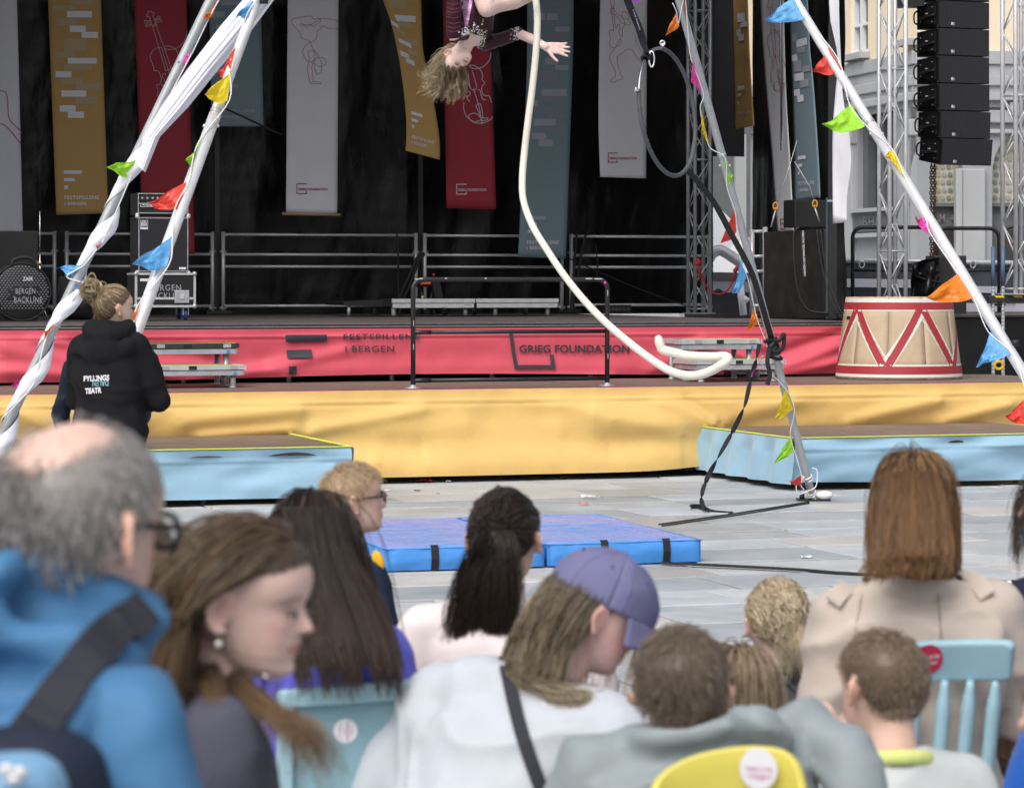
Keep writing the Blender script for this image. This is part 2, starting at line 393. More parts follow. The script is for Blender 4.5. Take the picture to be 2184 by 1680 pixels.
# ================================================================== THE STAGE
def fold_field(folds, v):
    F_ = []
    for (x0, y0, x1, y1, w, a) in folds:
        p, q = onst(x0, y0, v), onst(x1, y1, v)
        F_.append((s_at(x0, v), p.z, s_at(x1, v), q.z, w, a))
    def f(s, z):
        d = 0
        for (a0, b0, a1, b1, w, a) in F_:
            dx, dz = a1 - a0, b1 - b0; L2 = dx * dx + dz * dz
            t = ((s - a0) * dx + (z - b0) * dz) / L2; tc = min(1, max(0, t))
            e = math.hypot(s - a0 - dx * tc, z - b0 - dz * tc)
            d += a * math.exp(-(e / w) ** 2) * (1 if 0 < t < 1 else .6)
        return d
    return f
def skirt(name, material, parent, s0, s1, v, ztop, zbot, disp, ns, nz, hem=.10):
    def fn(u, w):
        s = s0 + (s1 - s0) * u; zb = zbot(s) if callable(zbot) else zbot
        z = ztop + (zb - ztop) * w
        d = disp(s, z) + .012 * mnoise.noise((s * 1.3, z * 3, v)) + .006 * mnoise.noise((s * 5, z * 6, v + 3))
        d *= min(1, w * 5)
        if hem: d += .010 * math.exp(-((ztop - z - hem) / .012) ** 2) - .006 * math.exp(-((ztop - z - hem - .02) / .012) ** 2)
        return st(s, v - .02 - d, z)
    m = MB(); m.grid(fn, ns, nz)
    return m.build(name, material, parent), fn

# --- main stage
c0 = st(0, 2, 0)
stage = thing('main_stage', 'main black stage floor dressed with a red cloth skirt', 'stage', st(0, 2, 0))
sl, sr = s_at(-160, 2), s_at(1797, 2)
m = MB(); m.stbox(sl, sr + .02, 2.05, 12.5, ZS - .06, ZS - .012); m.build('floor', M['stage_floor'], stage)
for k in range(14):                                # deck sheets you can tell apart at the front of the floor
    a = sl + (sr - sl) * k / 14; b = sl + (sr - sl) * (k + 1) / 14
    m = MB(); m.stbox(a + .003, b - .003, 2.0, 4.0, ZS - .012, ZS + random.uniform(-.002, .002)); m.build('floor_sheet', M['stage_floor'], stage)
m = MB(); m.stbox(sl, sr, 1.965, 1.995, ZS - .055, ZS - .004); m.build('edge_trim', M['stage_edge'], stage)
m = MB(); m.stbox(sl, sr, 1.958, 1.966, ZS - .034, ZS - .029); m.stbox(sl, sr, 1.958, 1.966, ZS - .008, ZS - .005); m.build('edge_strip', M['aluminium_dull'], stage)
for s in np.arange(sl + .4, sr, 1.0):
    for v in (2.35, 4.3):
        m = MB(); m.tube([st(s, v, ZD if v < 1.9 else 0), st(s, v, ZS - .06)], .024, 8); m.build('support_leg', M['aluminium_dull'], stage)
rf = fold_field([(0, 745, 330, 800, .10, .05), (0, 790, 420, 815, .07, .05), (150, 735, 560, 775, .08, -.04), (430, 745, 610, 800, .08, .035), (500, 800, 740, 745, .06, .03), (60, 720, 300, 760, .05, .03), (610, 720, 760, 715, .04, .02),
                 (1480, 735, 1600, 765, .06, .05), (1490, 720, 1650, 742, .05, .03), (1640, 790, 1790, 735, .06, .05), (1660, 800, 1795, 765, .05, .05), (1640, 760, 1790, 705, .05, -.035), (1380, 790, 1480, 740, .07, .03), (900, 812, 1300, 805, .05, .04), (560, 820, 900, 812, .05, .03)], 2)
sk, redfn = skirt('skirt', M['red_cloth'], stage, sl, sr, 1.95, ZS - .05, lambda s: .845 + .02 * math.sin(s * .9), lambda s, z: rf(s, z) + .03 * math.exp(-((z - .9) / .1) ** 2), 260, 36, hem=.07)
def on_red(x, y):
    p = onst(x, y, 1.93); s = s_at(x, 1.93)
    d = rf(s, p.z) + .03 * math.exp(-((p.z - .9) / .1) ** 2) + .012 * mnoise.noise((s * 1.3, p.z * 3, 1.95)) + .006 * mnoise.noise((s * 5, p.z * 6, 4.95))
    return st(s, 1.93 - d - .022, p.z)
def px6(x, y): return x / 3.376 + 497.7, (y / 2.4 + 650) / 1.4066
def px7(x, y): return x / 3.376 + 995.3, (y / 2.4 + 650) / 1.4066
def fr(f): return lambda x, y: on_red(*f(x, y))
def sub_rect(mb, pts, fn, n=10):
    a, b, c, d = [Vector((p[0], p[1], 0)) for p in pts]
    def g(u, w): p = (a * (1 - u) + b * u) * (1 - w) + (d * (1 - u) + c * u) * w; return fn(p.x, p.y)
    return mb.grid(g, n, max(2, n // 3))
pr = MB()
for q in ([(370, 850), (666, 849), (670, 897), (373, 902)], [(378, 960), (557, 955), (560, 1012), (381, 1017)], [(382, 1076), (442, 1074), (443, 1133), (383, 1134)]): sub_rect(pr, q, fr(px6))
pr.build('printed_logo', M['print_dark'], stage)
pr = MB(); text_on(pr, 'FESTSPILLENE', fr(px6), 787, 843, 1340, 885, .012, 1.12); text_on(pr, 'I BERGEN', fr(px6), 798, 928, 1152, 974, .012, 1.12); pr.build('printed_lettering', M['print_dark'], stage)
pr = MB(); text_on(pr, 'GRIEG FOUNDATION', fr(px7), 372, 922, 1166, 980, .035, 1.03); pr.build('printed_lettering', M['print_dark'], stage)
pr = MB(); sub_rect(pr, [(300, 838), (326, 838), (360, 1094), (332, 1094)], fr(px7), 6); sub_rect(pr, [(356, 1066), (625, 1066), (625, 1094), (358, 1094)], fr(px7)); sub_rect(pr, [(591, 993), (621, 992), (625, 1066), (596, 1066)], fr(px7), 6); pr.build('printed_logo', M['print_dark'], stage)

# --- lower deck with the yellow skirt
deck = thing('lower_deck', 'lower stage deck in front of the red skirt, dressed in yellow cloth', 'stage deck', st(0, 0, 0))
yl, yr = s_at(-160, 0), s_at(2330, 0)
m = MB(); m.stbox(yl, yr, 0.0, 2.4, ZD - .06, ZD - .012); m.build('deck_frame', M['stage_edge'], deck)
ns = 11
for k in range(ns):
    a = yl + (yr - yl) * k / ns; b = yl + (yr - yl) * (k + 1) / ns
    for j in (0, 1):
        m = MB(); m.stbox(a + .003, b - .003, 1.0 * j + .003, 1.0 * j + .997, ZD - .012, ZD + random.uniform(-.003, .001)); m.build('deck_sheet', M['deck_floor'], deck)
m = MB(); m.stbox(yl, yr, -.012, -.002, ZD - .012, ZD - .004); m.build('edge_tape', M['flag_pink'], deck)
for s in np.arange(yl + .3, yr, 1.2):
    for v in (.35, 1.7):
        m = MB(); m.tube([st(s, v, 0), st(s, v, ZD - .06)], .024, 8); m.build('support_leg', M['aluminium_dull'], deck)
sL, sR = s_at(640, 0), s_at(1527, 0)
yf = fold_field([(640, 930, 900, 955, .14, -.04), (650, 930, 800, 985, .12, .035), (655, 925, 1000, 905, .12, .03), (650, 920, 900, 870, .06, .03), (1520, 912, 1250, 870, .13, .04), (1520, 915, 1180, 905, .11, .03), (1515, 920, 1280, 950, .11, -.03), (1525, 905, 1400, 850, .07, .03), (1530, 905, 1460, 845, .04, -.03),
                 (1100, 840, 1300, 900, .10, .025), (1180, 850, 1450, 930, .09, .03), (780, 990, 1450, 975, .14, .04), (850, 880, 1050, 850, .09, .015), (1540, 900, 1700, 845, .09, .025), (1560, 905, 1760, 870, .09, -.02), (1800, 900, 2000, 850, .07, .04), (2000, 900, 2150, 860, .06, .04), (20, 870, 140, 930, .08, .05), (380, 900, 640, 870, .08, .04), (420, 930, 620, 915, .05, .04), (200, 850, 300, 900, .06, .03)], 0)
def ydisp(s, z):
    mid = 1 / (1 + math.exp(-(s - sL - .35) / .15)) * 1 / (1 + math.exp((s - sR + .35) / .15))
    return yf(s, z) + .16 * mid * max(0, (ZD - z) / ZD) ** 1.3 + (1 - mid) * .04 * math.sin(max(0, min(1, (ZD - z) / .4)) * math.pi)
skirt('skirt', M['yellow_cloth'], deck, yl, yr, 0, ZD - .008, lambda s: .055 + .03 * math.exp(-((s - sR) / .5) ** 2), ydisp, 340, 44)

# --- two low side platforms in pale blue
def side_platform(label, s0, s1, open_side):
    t = thing('side_platform', label, 'platform', st((s0 + s1) / 2, -1, 0), 0, 'low platforms in front of the deck')
    m = MB(); m.stbox(s0, s1, -2.0, -.05, ZB - .06, ZB - .012); m.build('platform_frame', M['stage_edge'], t)
    n = max(1, round((s1 - s0) / 1.0))
    for k in range(n):
        a, b = s0 + (s1 - s0) * k / n, s0 + (s1 - s0) * (k + 1) / n
        m = MB(); m.stbox(a + .003, b - .003, -1.99, -.06, ZB - .012, ZB + random.uniform(-.002, .001)); m.build('deck_sheet', M['deck_floor'], t)
    for s in np.arange(s0 + .15, s1, 1.0):
        for v in (-1.85, -.3):
            m = MB(); m.tube([st(s, v, 0), st(s, v, ZB - .06)], .024, 8); m.build('support_leg', M['aluminium_dull'], t)
    so = s1 if open_side > 0 else s0
    def df(s, z): return .085 * mnoise.noise((s * 1.1 + z * 2.5, z * 2 - s, 7)) + .045 * mnoise.noise((s * 1.8 - z * 5, z * 4 + s, 3)) + .035 * math.sin(s * 3.1 + z * 9 + 2 * mnoise.noise((s, z, 1))) * max(0, (ZB - z)) + .02
    skirt('skirt', M['blue_cloth'], t, s0, s1, -2.0, ZB - .004, lambda s: .055 + .01 * math.sin(s * 2), df, 150, 26, hem=.09)
    def side(u, w):
        v = -2.02 + 2.0 * u; z = ZB - .004 + (.055 - ZB) * w
        d = (.03 * math.sin(v * 14 + z * 5) + .03 * mnoise.noise((v * 3, z * 2, 4))) * min(1, w * 3) + .03 * w
        return st(so + open_side * (.02 + d), v - .02 * (1 - u) - .02 * w * (1 - u), z)
    m = MB(); m.grid(side, 44, 18); m.build('skirt', M['blue_cloth'], t)
    m = MB(); m.stbox(s0, s1, -2.03, -1.985, ZB + .002, ZB + .008); m.stbox(so - .02, so + .02, -1.985, -.03, ZB + .002, ZB + .008); m.build('edge_tape', M['tape'], t)
M['tape'] = mat('tape', (.72, .80, .12), .6, var=.1)
C1 = s_at(748, -2.0); C2 = s_at(1690, -2.0)
side_platform('low platform with pale blue skirt, behind the woman in the black hoodie', s_at(-160, -2), C1, 1)
side_platform('low platform with pale blue skirt, behind the foot of the bare grey pole', C2, s_at(2340, -2), -1)

# ================================================================== backdrop and roof
def curtain(name, label, plane_fn, a0, a1, z0, z1, n, amp=.06, freq=7, cat='curtain', group=None):
    m = MB()
    def fn(u, w):
        a = a0 + (a1 - a0) * u; z = z1 + (z0 - z1) * w
        d = amp * .62 * (math.sin(a * freq + .5 * math.sin(z * .9) + 2.5 * mnoise.noise((a * .7, z * .25, 2))) * .45 + .9 * mnoise.noise((a * 2.0 + z * .35, z * .35, 5)) + .35 * mnoise.noise((a * 5 - z * 1.2, z * 1.0, 9)) + .16 * mnoise.noise((a * 12, z * 3, 3)) + .10 * mnoise.noise((a * 1.5, z * 11, 8)))
        return plane_fn(a, d, z)
    m.grid(fn, n, int(n * .42)); o = m.build(name, M['black_tarp'])
    tag(o, label, cat, group); return o
curtain('backdrop_curtain', 'wide crumpled black tarpaulin curtain hanging behind the railings and banners', lambda a, d, z: st(a, 10.45 + d, z), s_at(-160, 10.4), s_at(1524, 10.4), ZS - .02, 6.85, 230)
m = MB(); m.stbox(s_at(1524, 10.4), s_at(1524, 10.4) + .46, 10.5, 10.53, 3.35, 6.85); tag(m.build('header_cloth', M['black_cloth']), 'plain black cloth closing the gap above the white tent', 'curtain')
WING = Plane(*onst(1588, 600, 9.6).xy, *st(s_at(1775, 4.6), 4.6, 0).xy)
def wingfn(a, d, z): p = WING.o + WING.d * a - WING.n * (.12 + d); return Vector((p.x, p.y, z))
_zb = lambda a: 1.36
curtain('wing_curtain', 'black side curtain hanging behind the three narrow banners at stage edge', wingfn, -.05, WING.L + .1, 1.36, 6.85, 90, amp=.05, freq=6)
roof = thing('shading_roof', 'black stage roof above the banners, out of frame, added to shade the stage', 'roof', st(-1, 7, 6.9))
m = MB(); m.stbox(s_at(-160, 3.2) - 1, s_at(1790, 3.2) + .3, 4.2, 11, 6.9, 7.3); m.build('canopy', M['black_cloth'], roof)  # unseen, there for shading; front edge set back to brighten the banners
for v in (4.4, 9.2):
    m = MB(); m.stbox(s_at(-160, 3.2) - 1, s_at(1790, 3.2), v, v + .3, 6.55, 6.88); m.build('beam', M['aluminium_dull'], roof)
m = MB(); m.stbox(s_at(-160, 3.2) - 1.05, s_at(-160, 3.2) - 1.0, 3.2, 11, ZS, 6.9); tag(m.build('light_block_wall', M['black_cloth']), 'unseen black cloth wall added to block light at far left', 'curtain')  # out of view, added only to keep side light off the stage

# ================================================================== banners
def banner(label, v_or_plane, left, right, material, prints=(), batten=None, n=(10, 30), bend=.012, group='festival banners hung above the stage'):
    """left / right: edge points from top to bottom."""
    pl = v_or_plane if isinstance(v_or_plane, Plane) else stplane(v_or_plane)
    LP = spline([(p[0], p[1], 0) for p in left], 8); RP = spline([(p[0], p[1], 0) for p in right], 8)
    def along(P, w): k = w * (len(P) - 1); i = min(int(k), len(P) - 2); return P[i].lerp(P[i + 1], k - i)
    def rip(x, y): return bend * mnoise.noise((x * .012, y * .006, x * .001)) * 2 + bend * .4 * mnoise.noise((x * .04, y * .03, 3))
    top = pl.px(left[0][0], left[0][1]); t = thing('banner', label, 'banner', top, 0, group)
    m = MB()
    def fn(u, w): p = along(LP, w).lerp(along(RP, w), u); return pl.px(p.x, p.y, rip(p.x, p.y))
    m.grid(fn, *n); m.build('cloth', material, t, thick=.002)
    on = lambda x, y: pl.px(x, y, rip(x, y) + .008)
    for name, mk, draw in prints:
        for dr in (draw if isinstance(draw, list) else [draw]):
            q = MB(); dr(q, on); o = q.build('printed_block' if isinstance(draw, list) else name, M[mk], t)
            if name in ('printed_lettering', 'printed_drawing'): o['kind'] = 'stuff'
    if batten:
        q = MB(); a, b = pl.px(*batten[0]), pl.px(*batten[1]); q.tube([a, b], .02, 4); q.build('batten', M['wood'], t)
    return t
Z1 = lambda x, y: (x / 3.376, y / 3.376)
Z2 = lambda x, y: (x / 3.376 + 497.7, y / 3.376)
Z3 = lambda x, y: (x / 3.376 + 995.3, y / 3.376)
Z5 = lambda x, y: (x / 3.376, (y / 2.4 + 650) / 1.4066)
ZW = lambda x, y: ((x / 2.4 + 2180) / 1.4066, y / 2.4 / 1.4066)
ZY = lambda x, y: ((x / 3.36 + 1150) / 1.4066, y / 3.36 / 1.4066)
ZC = lambda x, y: ((x / 4 + 380) / 1.4066, y / 4 / 1.4066)
ZA = lambda x, y: ((x / 5.6 + 800) / 1.4066, y / 5.6 / 1.4066)
ZG = lambda x, y: ((x / 5.6 + 1780) / 1.4066, y / 5.6 / 1.4066)
def rects(z, L): return [lambda q, on, r=r: rect_on(q, *r, lambda x, y: on(*z(x, y))) for r in L]
def quads(z, L): return [lambda q, on, p=p: quad_on(q, p, lambda x, y: on(*z(x, y))) for p in L]
def texts(z, L, bold=.03, track=1.12, slope=0): return lambda q, on: [text_on(q, t, lambda x, y: on(*z(x, y)), a, b, c, d, bold, track, slope) for t, a, b, c, d in L]
def lines(z, L, w): return lambda q, on: [stroke_on(q, p, w, lambda x, y: on(*z(x, y)), n=4) for p in L]
def grieg(z, x0, y0, s, tx=(468 - 455, 678 - 455), mk='print_red', rot=0):
    f = lambda q, on: ([rect_on(q, x0 + a * s, y0 + b * s, x0 + c * s, y0 + d * s, lambda x, y: on(*z(x, y))) for a, b, c, d in ((0, 0, 6, 78), (6, 0, 76, 7), (6, 71, 75, 78), (69, 55, 75, 71))])
    g = lambda q, on: text_on(q, 'GRIEG FOUNDATION', lambda x, y: on(*z(x, y)), x0 + tx[0] * s, y0 + 34 * s, x0 + tx[1] * s, y0 + 53 * s, .03, 1.03)
    return [('printed_logo', mk, f), ('printed_lettering', mk, g)]

banner('pale grey banner with a red outline drawing, left of the ochre banner', 9.6, [(-62, -30), (-50, 552)], [(35, -30), (40, 150), (50, 553)], M['banner_grey'],
       [('printed_drawing', 'print_red', lines(Z1, [[(-40, 620), (5, 655), (40, 665), (55, 720), (65, 850), (110, 905), (150, 945), (153, 965)], [(-40, 890), (12, 893), (60, 925), (110, 985), (153, 1038)]], 5)),
        ('printed_lettering', 'print_red', texts(Z5, [('GRIEG FOUNDATION', -125, 172, 94, 190)], .03, 1.03))])
banner('ochre banner with stepped white blocks, second from the left edge', 9.6, [(101.5, -30), (120, 458.5)], [(214, -30), (231, 455)], M['banner_yellow'],
       [('printed_blocks', 'print_tan', rects(Z1, [(503, -20, 660, 35), (380, 38, 550, 82), (414, 130, 565, 187), (458, 280, 620, 372), (408, 374, 536, 418), (460, 465, 664, 508), (435, 560, 592, 604), (548, 602, 719, 647), (541, 697, 693, 752)])),
        ('printed_blocks', 'print_white', rects(Z1, [(482, 82, 661, 127), (503, 187, 618, 232), (588, 232, 705, 275), (488, 418, 697, 460), (400, 514, 515, 558), (441, 652, 621, 697), (430, 760, 545, 805), (488, 805, 605, 850), (459, 1228, 589, 1253), (461, 1283, 539, 1307), (463, 1335, 489, 1362)])),
        ('printed_lettering', 'print_white', texts(Z1, [('FESTSPILLENE', 465, 1408, 712, 1436), ('I BERGEN', 465, 1456, 622, 1478)]))])
cello = [[(245, 210), (242, 175), (258, 170), (255, 145), (272, 135), (285, 148), (300, 140), (305, 158), (325, 155), (322, 185), (310, 190), (320, 215), (335, 240)],
         [(245, 210), (262, 200), (275, 215), (290, 250)], [(290, 250), (250, 255), (225, 247), (212, 260), (222, 280), (250, 268), (292, 270)], [(298, 290), (265, 295), (238, 290), (225, 305), (235, 322), (268, 312), (302, 300)],
         [(335, 240), (360, 225), (385, 200), (402, 210), (398, 228), (370, 235), (340, 245)], [(340, 262), (370, 245), (405, 235), (418, 250), (410, 268), (375, 268), (345, 275)],
         [(290, 250), (302, 300), (340, 420), (385, 570), (430, 720), (465, 850)], [(335, 240), (355, 310), (400, 440), (460, 600), (500, 720), (535, 830)], [(318, 322), (355, 308), (352, 290), (315, 302), (318, 322)],
         [(465, 850), (540, 828)], [(388, 585), (420, 575), (455, 700), (500, 845)], [(500, 840), (520, 900), (545, 980), (575, 1060), (620, 1180)],
         [(385, 575), (330, 595), (290, 650), (285, 710), (320, 790), (330, 850), (360, 850), (395, 880), (415, 950), (400, 1010), (358, 1022), (375, 1080), (375, 1150), (400, 1220), (440, 1260), (520, 1290), (600, 1300)],
         [(465, 560), (500, 553), (560, 575), (605, 620), (615, 680), (625, 740), (645, 765), (610, 785), (605, 830), (625, 890), (650, 920)], [(455, 575), (490, 595), (550, 595), (620, 570), (680, 510), (715, 430), (724, 370)],
         [(470, 905), (460, 885), (440, 890), (430, 920), (455, 970), (462, 1010), (440, 1035), (415, 1015)], [(548, 880), (550, 860), (575, 860), (590, 890), (605, 930), (620, 960)]]
banner('dark red banner with a pale cello drawing, behind the bass amplifier', 9.6, [(285.5, -30), (305, 541)], [(396.5, -30), (415.6, 541.5)], M['banner_red'], [('printed_drawing', 'print_lilac', lines(ZC, cello, 5))])
banner('slate blue banner partly hidden behind the white silk, left of the pale acrobat banner', 9.6, [(445, -30), (452, 270)], [(554, -30), (558, 80), (562, 270)], M['banner_teal'],
       [('printed_blocks', 'print_slate', rects(Z1, [(1515, 85, 1620, 128), (1590, -10, 1725, 40), (1555, 180, 1660, 225), (1630, 225, 1740, 270), (1590, 607, 1717, 632), (1592, 655, 1668, 680)])),
        ('printed_lettering', 'print_slate', texts(Z1, [('FESTSPILLENE', 1568, 787, 1836, 809), ('I BERGEN', 1568, 830, 1745, 851)]))])
acro = [[(1210, 352), (1100, 332), (985, 318), (950, 303), (910, 318), (850, 312), (785, 325), (768, 300), (750, 278), (650, 280), (540, 305), (445, 325), (418, 365), (450, 430), (548, 545), (585, 640), (640, 660), (690, 680), (735, 715), (765, 800), (840, 900), (890, 990), (922, 1060), (915, 1130), (920, 1190), (890, 1230), (845, 1258), (830, 1230), (828, 1190), (800, 1190)],
        [(1210, 475), (1160, 488), (1050, 485), (990, 462), (945, 440), (900, 490), (850, 540), (845, 620), (810, 680), (735, 715), (660, 765), (610, 850), (620, 940), (690, 1030), (745, 1048), (800, 1020), (860, 975), (940, 970), (995, 1020), (985, 1095), (920, 1120), (850, 1110), (800, 1065), (770, 1075), (758, 1140), (770, 1230), (768, 1360), (840, 1375), (905, 1400), (905, 1415), (820, 1408), (745, 1410), (725, 1370), (695, 1240), (685, 1160), (705, 1060), (715, 980), (697, 910), (710, 870), (755, 855), (800, 880), (815, 930), (800, 1000), (795, 1070), (800, 1140), (815, 1190)],
        [(905, 318), (910, 350), (870, 395), (800, 435), (760, 445), (730, 410), (640, 430), (580, 432), (570, 412), (590, 400), (640, 430), (668, 465), (760, 410), (905, 318)]]
banner('pale grey banner with a red outline of an acrobat, held flat by a wooden batten', 9.6, [(613.8, -30), (610, 452)], [(722, -30), (719.3, 455)], M['banner_grey'], [('printed_drawing', 'print_red', lines(ZA, acro, 7))] + grieg(Z2, 455, 1320, 1.0), batten=((602, 456), (726, 458.5)))
banner('ochre banner blown sideways and bent, left of the performer\'s hair', 9.2, [ZY(-12, -60), ZY(0, 10), ZY(80, 240), ZY(150, 560), ZY(200, 880), ZY(228, 1180), ZY(232, 1400), ZY(222, 1520)], [ZY(380, -60), ZY(380, 0), ZY(385, 250), ZY(400, 500), ZY(440, 700), ZY(500, 980), ZY(545, 1240), ZY(568, 1430), ZY(570, 1612)], M['banner_yellow'],
       [('printed_blocks', 'print_tan', quads(ZY, [[(50, -20), (230, -20), (230, 98), (62, 70)], [(140, 215), (280, 232), (282, 288), (172, 265)], [(120, 272), (210, 322), (228, 372), (130, 320)], [(215, 385), (355, 412), (357, 470), (240, 445)], [(240, 478), (342, 520), (360, 588), (262, 545)]])),
        ('printed_blocks', 'print_white', quads(ZY, [[(108, 150), (325, 165), (325, 226), (138, 215)], [(75, 203), (150, 250), (165, 292), (85, 250)], [(145, 380), (270, 440), (292, 492), (160, 425)], [(165, 505), (250, 545), (265, 600), (175, 560)], [(222, 590), (308, 612), (323, 668), (236, 634)], [(278, 1120), (393, 1155), (393, 1187), (282, 1150)], [(283, 1188), (352, 1212), (354, 1240), (288, 1222)], [(288, 1256), (312, 1266), (314, 1295), (290, 1288)]])),
        ('printed_lettering', 'print_white', texts(ZY, [('FESTSPILLENE', 290, 1364, 513, 1396), ('I BERGEN', 290, 1420, 434, 1450)], .008, 1.1, .26))], n=(10, 50))
cel2 = [[(1855, 380), (1845, 430), (1800, 480), (1740, 498), (1700, 480)], [(1690, 475), (1730, 472), (1775, 500), (1795, 545), (1790, 575), (1810, 600), (1790, 625), (1790, 665), (1810, 690), (1843, 695), (1858, 740)], [(1655, 500), (1690, 600), (1710, 640)], [(1690, 530), (1710, 640), (1752, 632), (1720, 510)], [(1728, 640), (1765, 755), (1792, 900)], [(1745, 762), (1780, 750), (1798, 855)], [(1745, 762), (1788, 860)],
        [(1690, 660), (1705, 665), (1700, 690), (1680, 700), (1700, 735)], [(1760, 650), (1775, 650), (1785, 690), (1800, 720), (1818, 715)], [(1660, 740), (1660, 790), (1680, 840), (1740, 885), (1800, 885), (1855, 860), (1862, 840)], [(1788, 860), (1740, 880), (1695, 850), (1710, 820), (1750, 820), (1785, 850), (1830, 850), (1828, 862), (1790, 872)]]
banner('crimson banner with a pale cello drawing, behind the performer\'s head', 9.6, [(943.5, -30), (944.4, 0), (952.4, 444)], [(1042, -30), (1047, 112), (1058.4, 447)], M['banner_red'], [('printed_drawing', 'print_lilac', lines(Z2, cel2, 5.5))] + grieg(Z2, 1605, 1324, 1.0, (13, 217), 'print_lilac'))
banner('long slate blue banner with stepped blocks, behind the climbing rope', 9.5, [(1124, -30), (1124, 133), (1117, 300), (1105, 548)], [(1223.6, -30), (1222, 120), (1217.5, 252), (1207, 551.5)], M['banner_teal'],
       [('printed_blocks', 'print_slate_dark', rects(Z3, [(540, -20, 683, 50), (615, 65, 725, 95), (545, 150, 683, 187), (570, 232, 705, 280), (522, 507, 660, 597), (515, 694, 688, 735), (485, 772, 622, 815), (582, 820, 728, 857), (572, 912, 700, 957)])),
        ('printed_blocks', 'print_slate', rects(Z3, [(475, 97, 657, 147), (637, 195, 737, 230), (565, 420, 661, 467), (635, 470, 733, 505), (540, 640, 719, 692), (475, 722, 514, 767), (487, 858, 643, 907), (470, 958, 572, 1003), (517, 1005, 619, 1055), (450, 1557, 570, 1583)])),
        ('printed_logo', 'print_lilac', rects(px7, [(445, 45, 505, 68), (440, 93, 465, 118)])),
        ('printed_lettering', 'print_lilac', texts(px7, [('FESTSPILLENE', 435, 172, 663, 198), ('I BERGEN', 433, 211, 580, 236)]))])
guit = [[(285, -20), (285, 60), (310, 130), (315, 240), (330, 380), (338, 515), (290, 508), (262, 540), (275, 600), (290, 660), (268, 740), (300, 795), (370, 802), (430, 770), (465, 715), (460, 662), (440, 665), (400, 750), (360, 820), (280, 920), (270, 970), (290, 1050), (345, 1140), (372, 1240), (360, 1300), (300, 1350), (300, 1378), (350, 1382), (420, 1350), (485, 1330), (490, 1300), (450, 1220), (410, 1080), (402, 1000), (390, 990), (400, 960), (480, 900), (560, 840), (610, 828), (670, 860), (700, 930), (780, 1020), (830, 1100)],
        [(345, -20), (352, 60), (340, 120), (345, 200), (360, 350), (375, 475), (400, 450), (410, 415), (435, 415), (440, 470), (430, 550), (472, 625), (490, 580), (485, 500), (525, 415), (520, 350), (485, 290), (490, 220), (520, 195), (570, 225), (600, 280), (600, 340), (625, 400), (610, 425), (530, 408), (480, 385), (370, 255), (320, 240), (290, 215), (300, 180), (290, 150), (330, 145), (360, 165), (370, 200), (490, 300), (530, 322), (600, 325)],
        [(705, 590), (710, 680), (760, 790), (830, 890), (870, 930)]]
banner('pale grey banner with a red outline of a guitarist, behind the aerial hoop strap', 9.6, [(1281, -30), (1276.5, 230), (1280, 377.7)], [(1380, -30), (1378, 380.6)], M['banner_grey'], [('printed_drawing', 'print_red', lines(ZG, guit, 7))] + grieg(Z3, 1017, 1100, .93, (12, 225)))

# three narrow banners along the stage wing
WB = Plane(*(WING.o + WING.n * .12).xy, *(WING.o + WING.d * WING.L + WING.n * .12).xy)
banner('narrow ochre banner seen edge on, leftmost of the three on the stage wing', WB, [ZW(38, -60), ZW(50, 500), ZW(55, 935)], [ZW(152, -60), ZW(165, 350), ZW(185, 700), ZW(200, 905)], M['banner_yellow'],
       [('printed_blocks', 'print_white', quads(ZW, [[(75, 100), (130, 92), (132, 155), (78, 165)], [(70, 215), (100, 208), (103, 258), (72, 262)], [(85, 255), (124, 245), (124, 290), (86, 298)], [(95, 170), (145, 150), (147, 190), (97, 200)], [(77, 625), (127, 615), (128, 645), (78, 653)], [(78, 677), (104, 672), (105, 695), (79, 699)], [(79, 733), (87, 731), (88, 752), (80, 754)]])),
        ('printed_lettering', 'print_lilac', texts(ZW, [('FESTSPILLENE', 78, 803, 175, 822), ('I BERGEN', 78, 850, 145, 868)], .008, 1.1, -.06))])
cel3 = [[(345, 130), (320, 130)], [(300, 0), (298, 30), (285, 45), (300, 60), (325, 50), (320, 25)], [(315, 60), (320, 240), (340, 400), (353, 388), (330, 60)], [(322, 238), (300, 260), (293, 310), (310, 380), (303, 405), (325, 415), (328, 460), (318, 510), (320, 580), (345, 650), (380, 660), (410, 625), (418, 600)], [(330, 220), (350, 220), (372, 250), (382, 300), (378, 330), (386, 340), (378, 390), (392, 430), (410, 445), (420, 480)], [(332, 235), (360, 240), (390, 200), (406, 130)], [(345, 395), (358, 440), (370, 520), (388, 668)], [(360, 510), (375, 503), (400, 605), (382, 620), (360, 510)], [(385, 640), (350, 650), (340, 615), (360, 585), (390, 610), (415, 600)], [(330, 430), (340, 440), (338, 500), (330, 510)], [(360, 410), (372, 415), (385, 460), (400, 470)]]
banner('long narrow grey banner with a red cello drawing, middle one on the stage wing', WB, [ZW(243, -60), ZW(255, 250), ZW(290, 700), ZW(330, 1180), ZW(365, 1678)], [ZW(413, -60), ZW(415, 200), ZW(430, 700), ZW(460, 1200), ZW(483, 1670)], M['banner_grey'],
       [('printed_drawing', 'print_red', lines(ZW, cel3, 2.6)), ('printed_logo', 'print_red', quads(ZW, [[(382, 1575), (410, 1573), (410, 1580), (382, 1582)], [(382, 1582), (386, 1582), (393, 1650), (389, 1650)], [(389, 1645), (416, 1643), (416, 1650), (389, 1652)], [(412, 1628), (416, 1628), (416, 1643), (412, 1643)]])),
        ('printed_lettering', 'print_red', texts(ZW, [('GRIEG FOUNDATION', 391, 1602, 474, 1619)], .03, 1.0))])
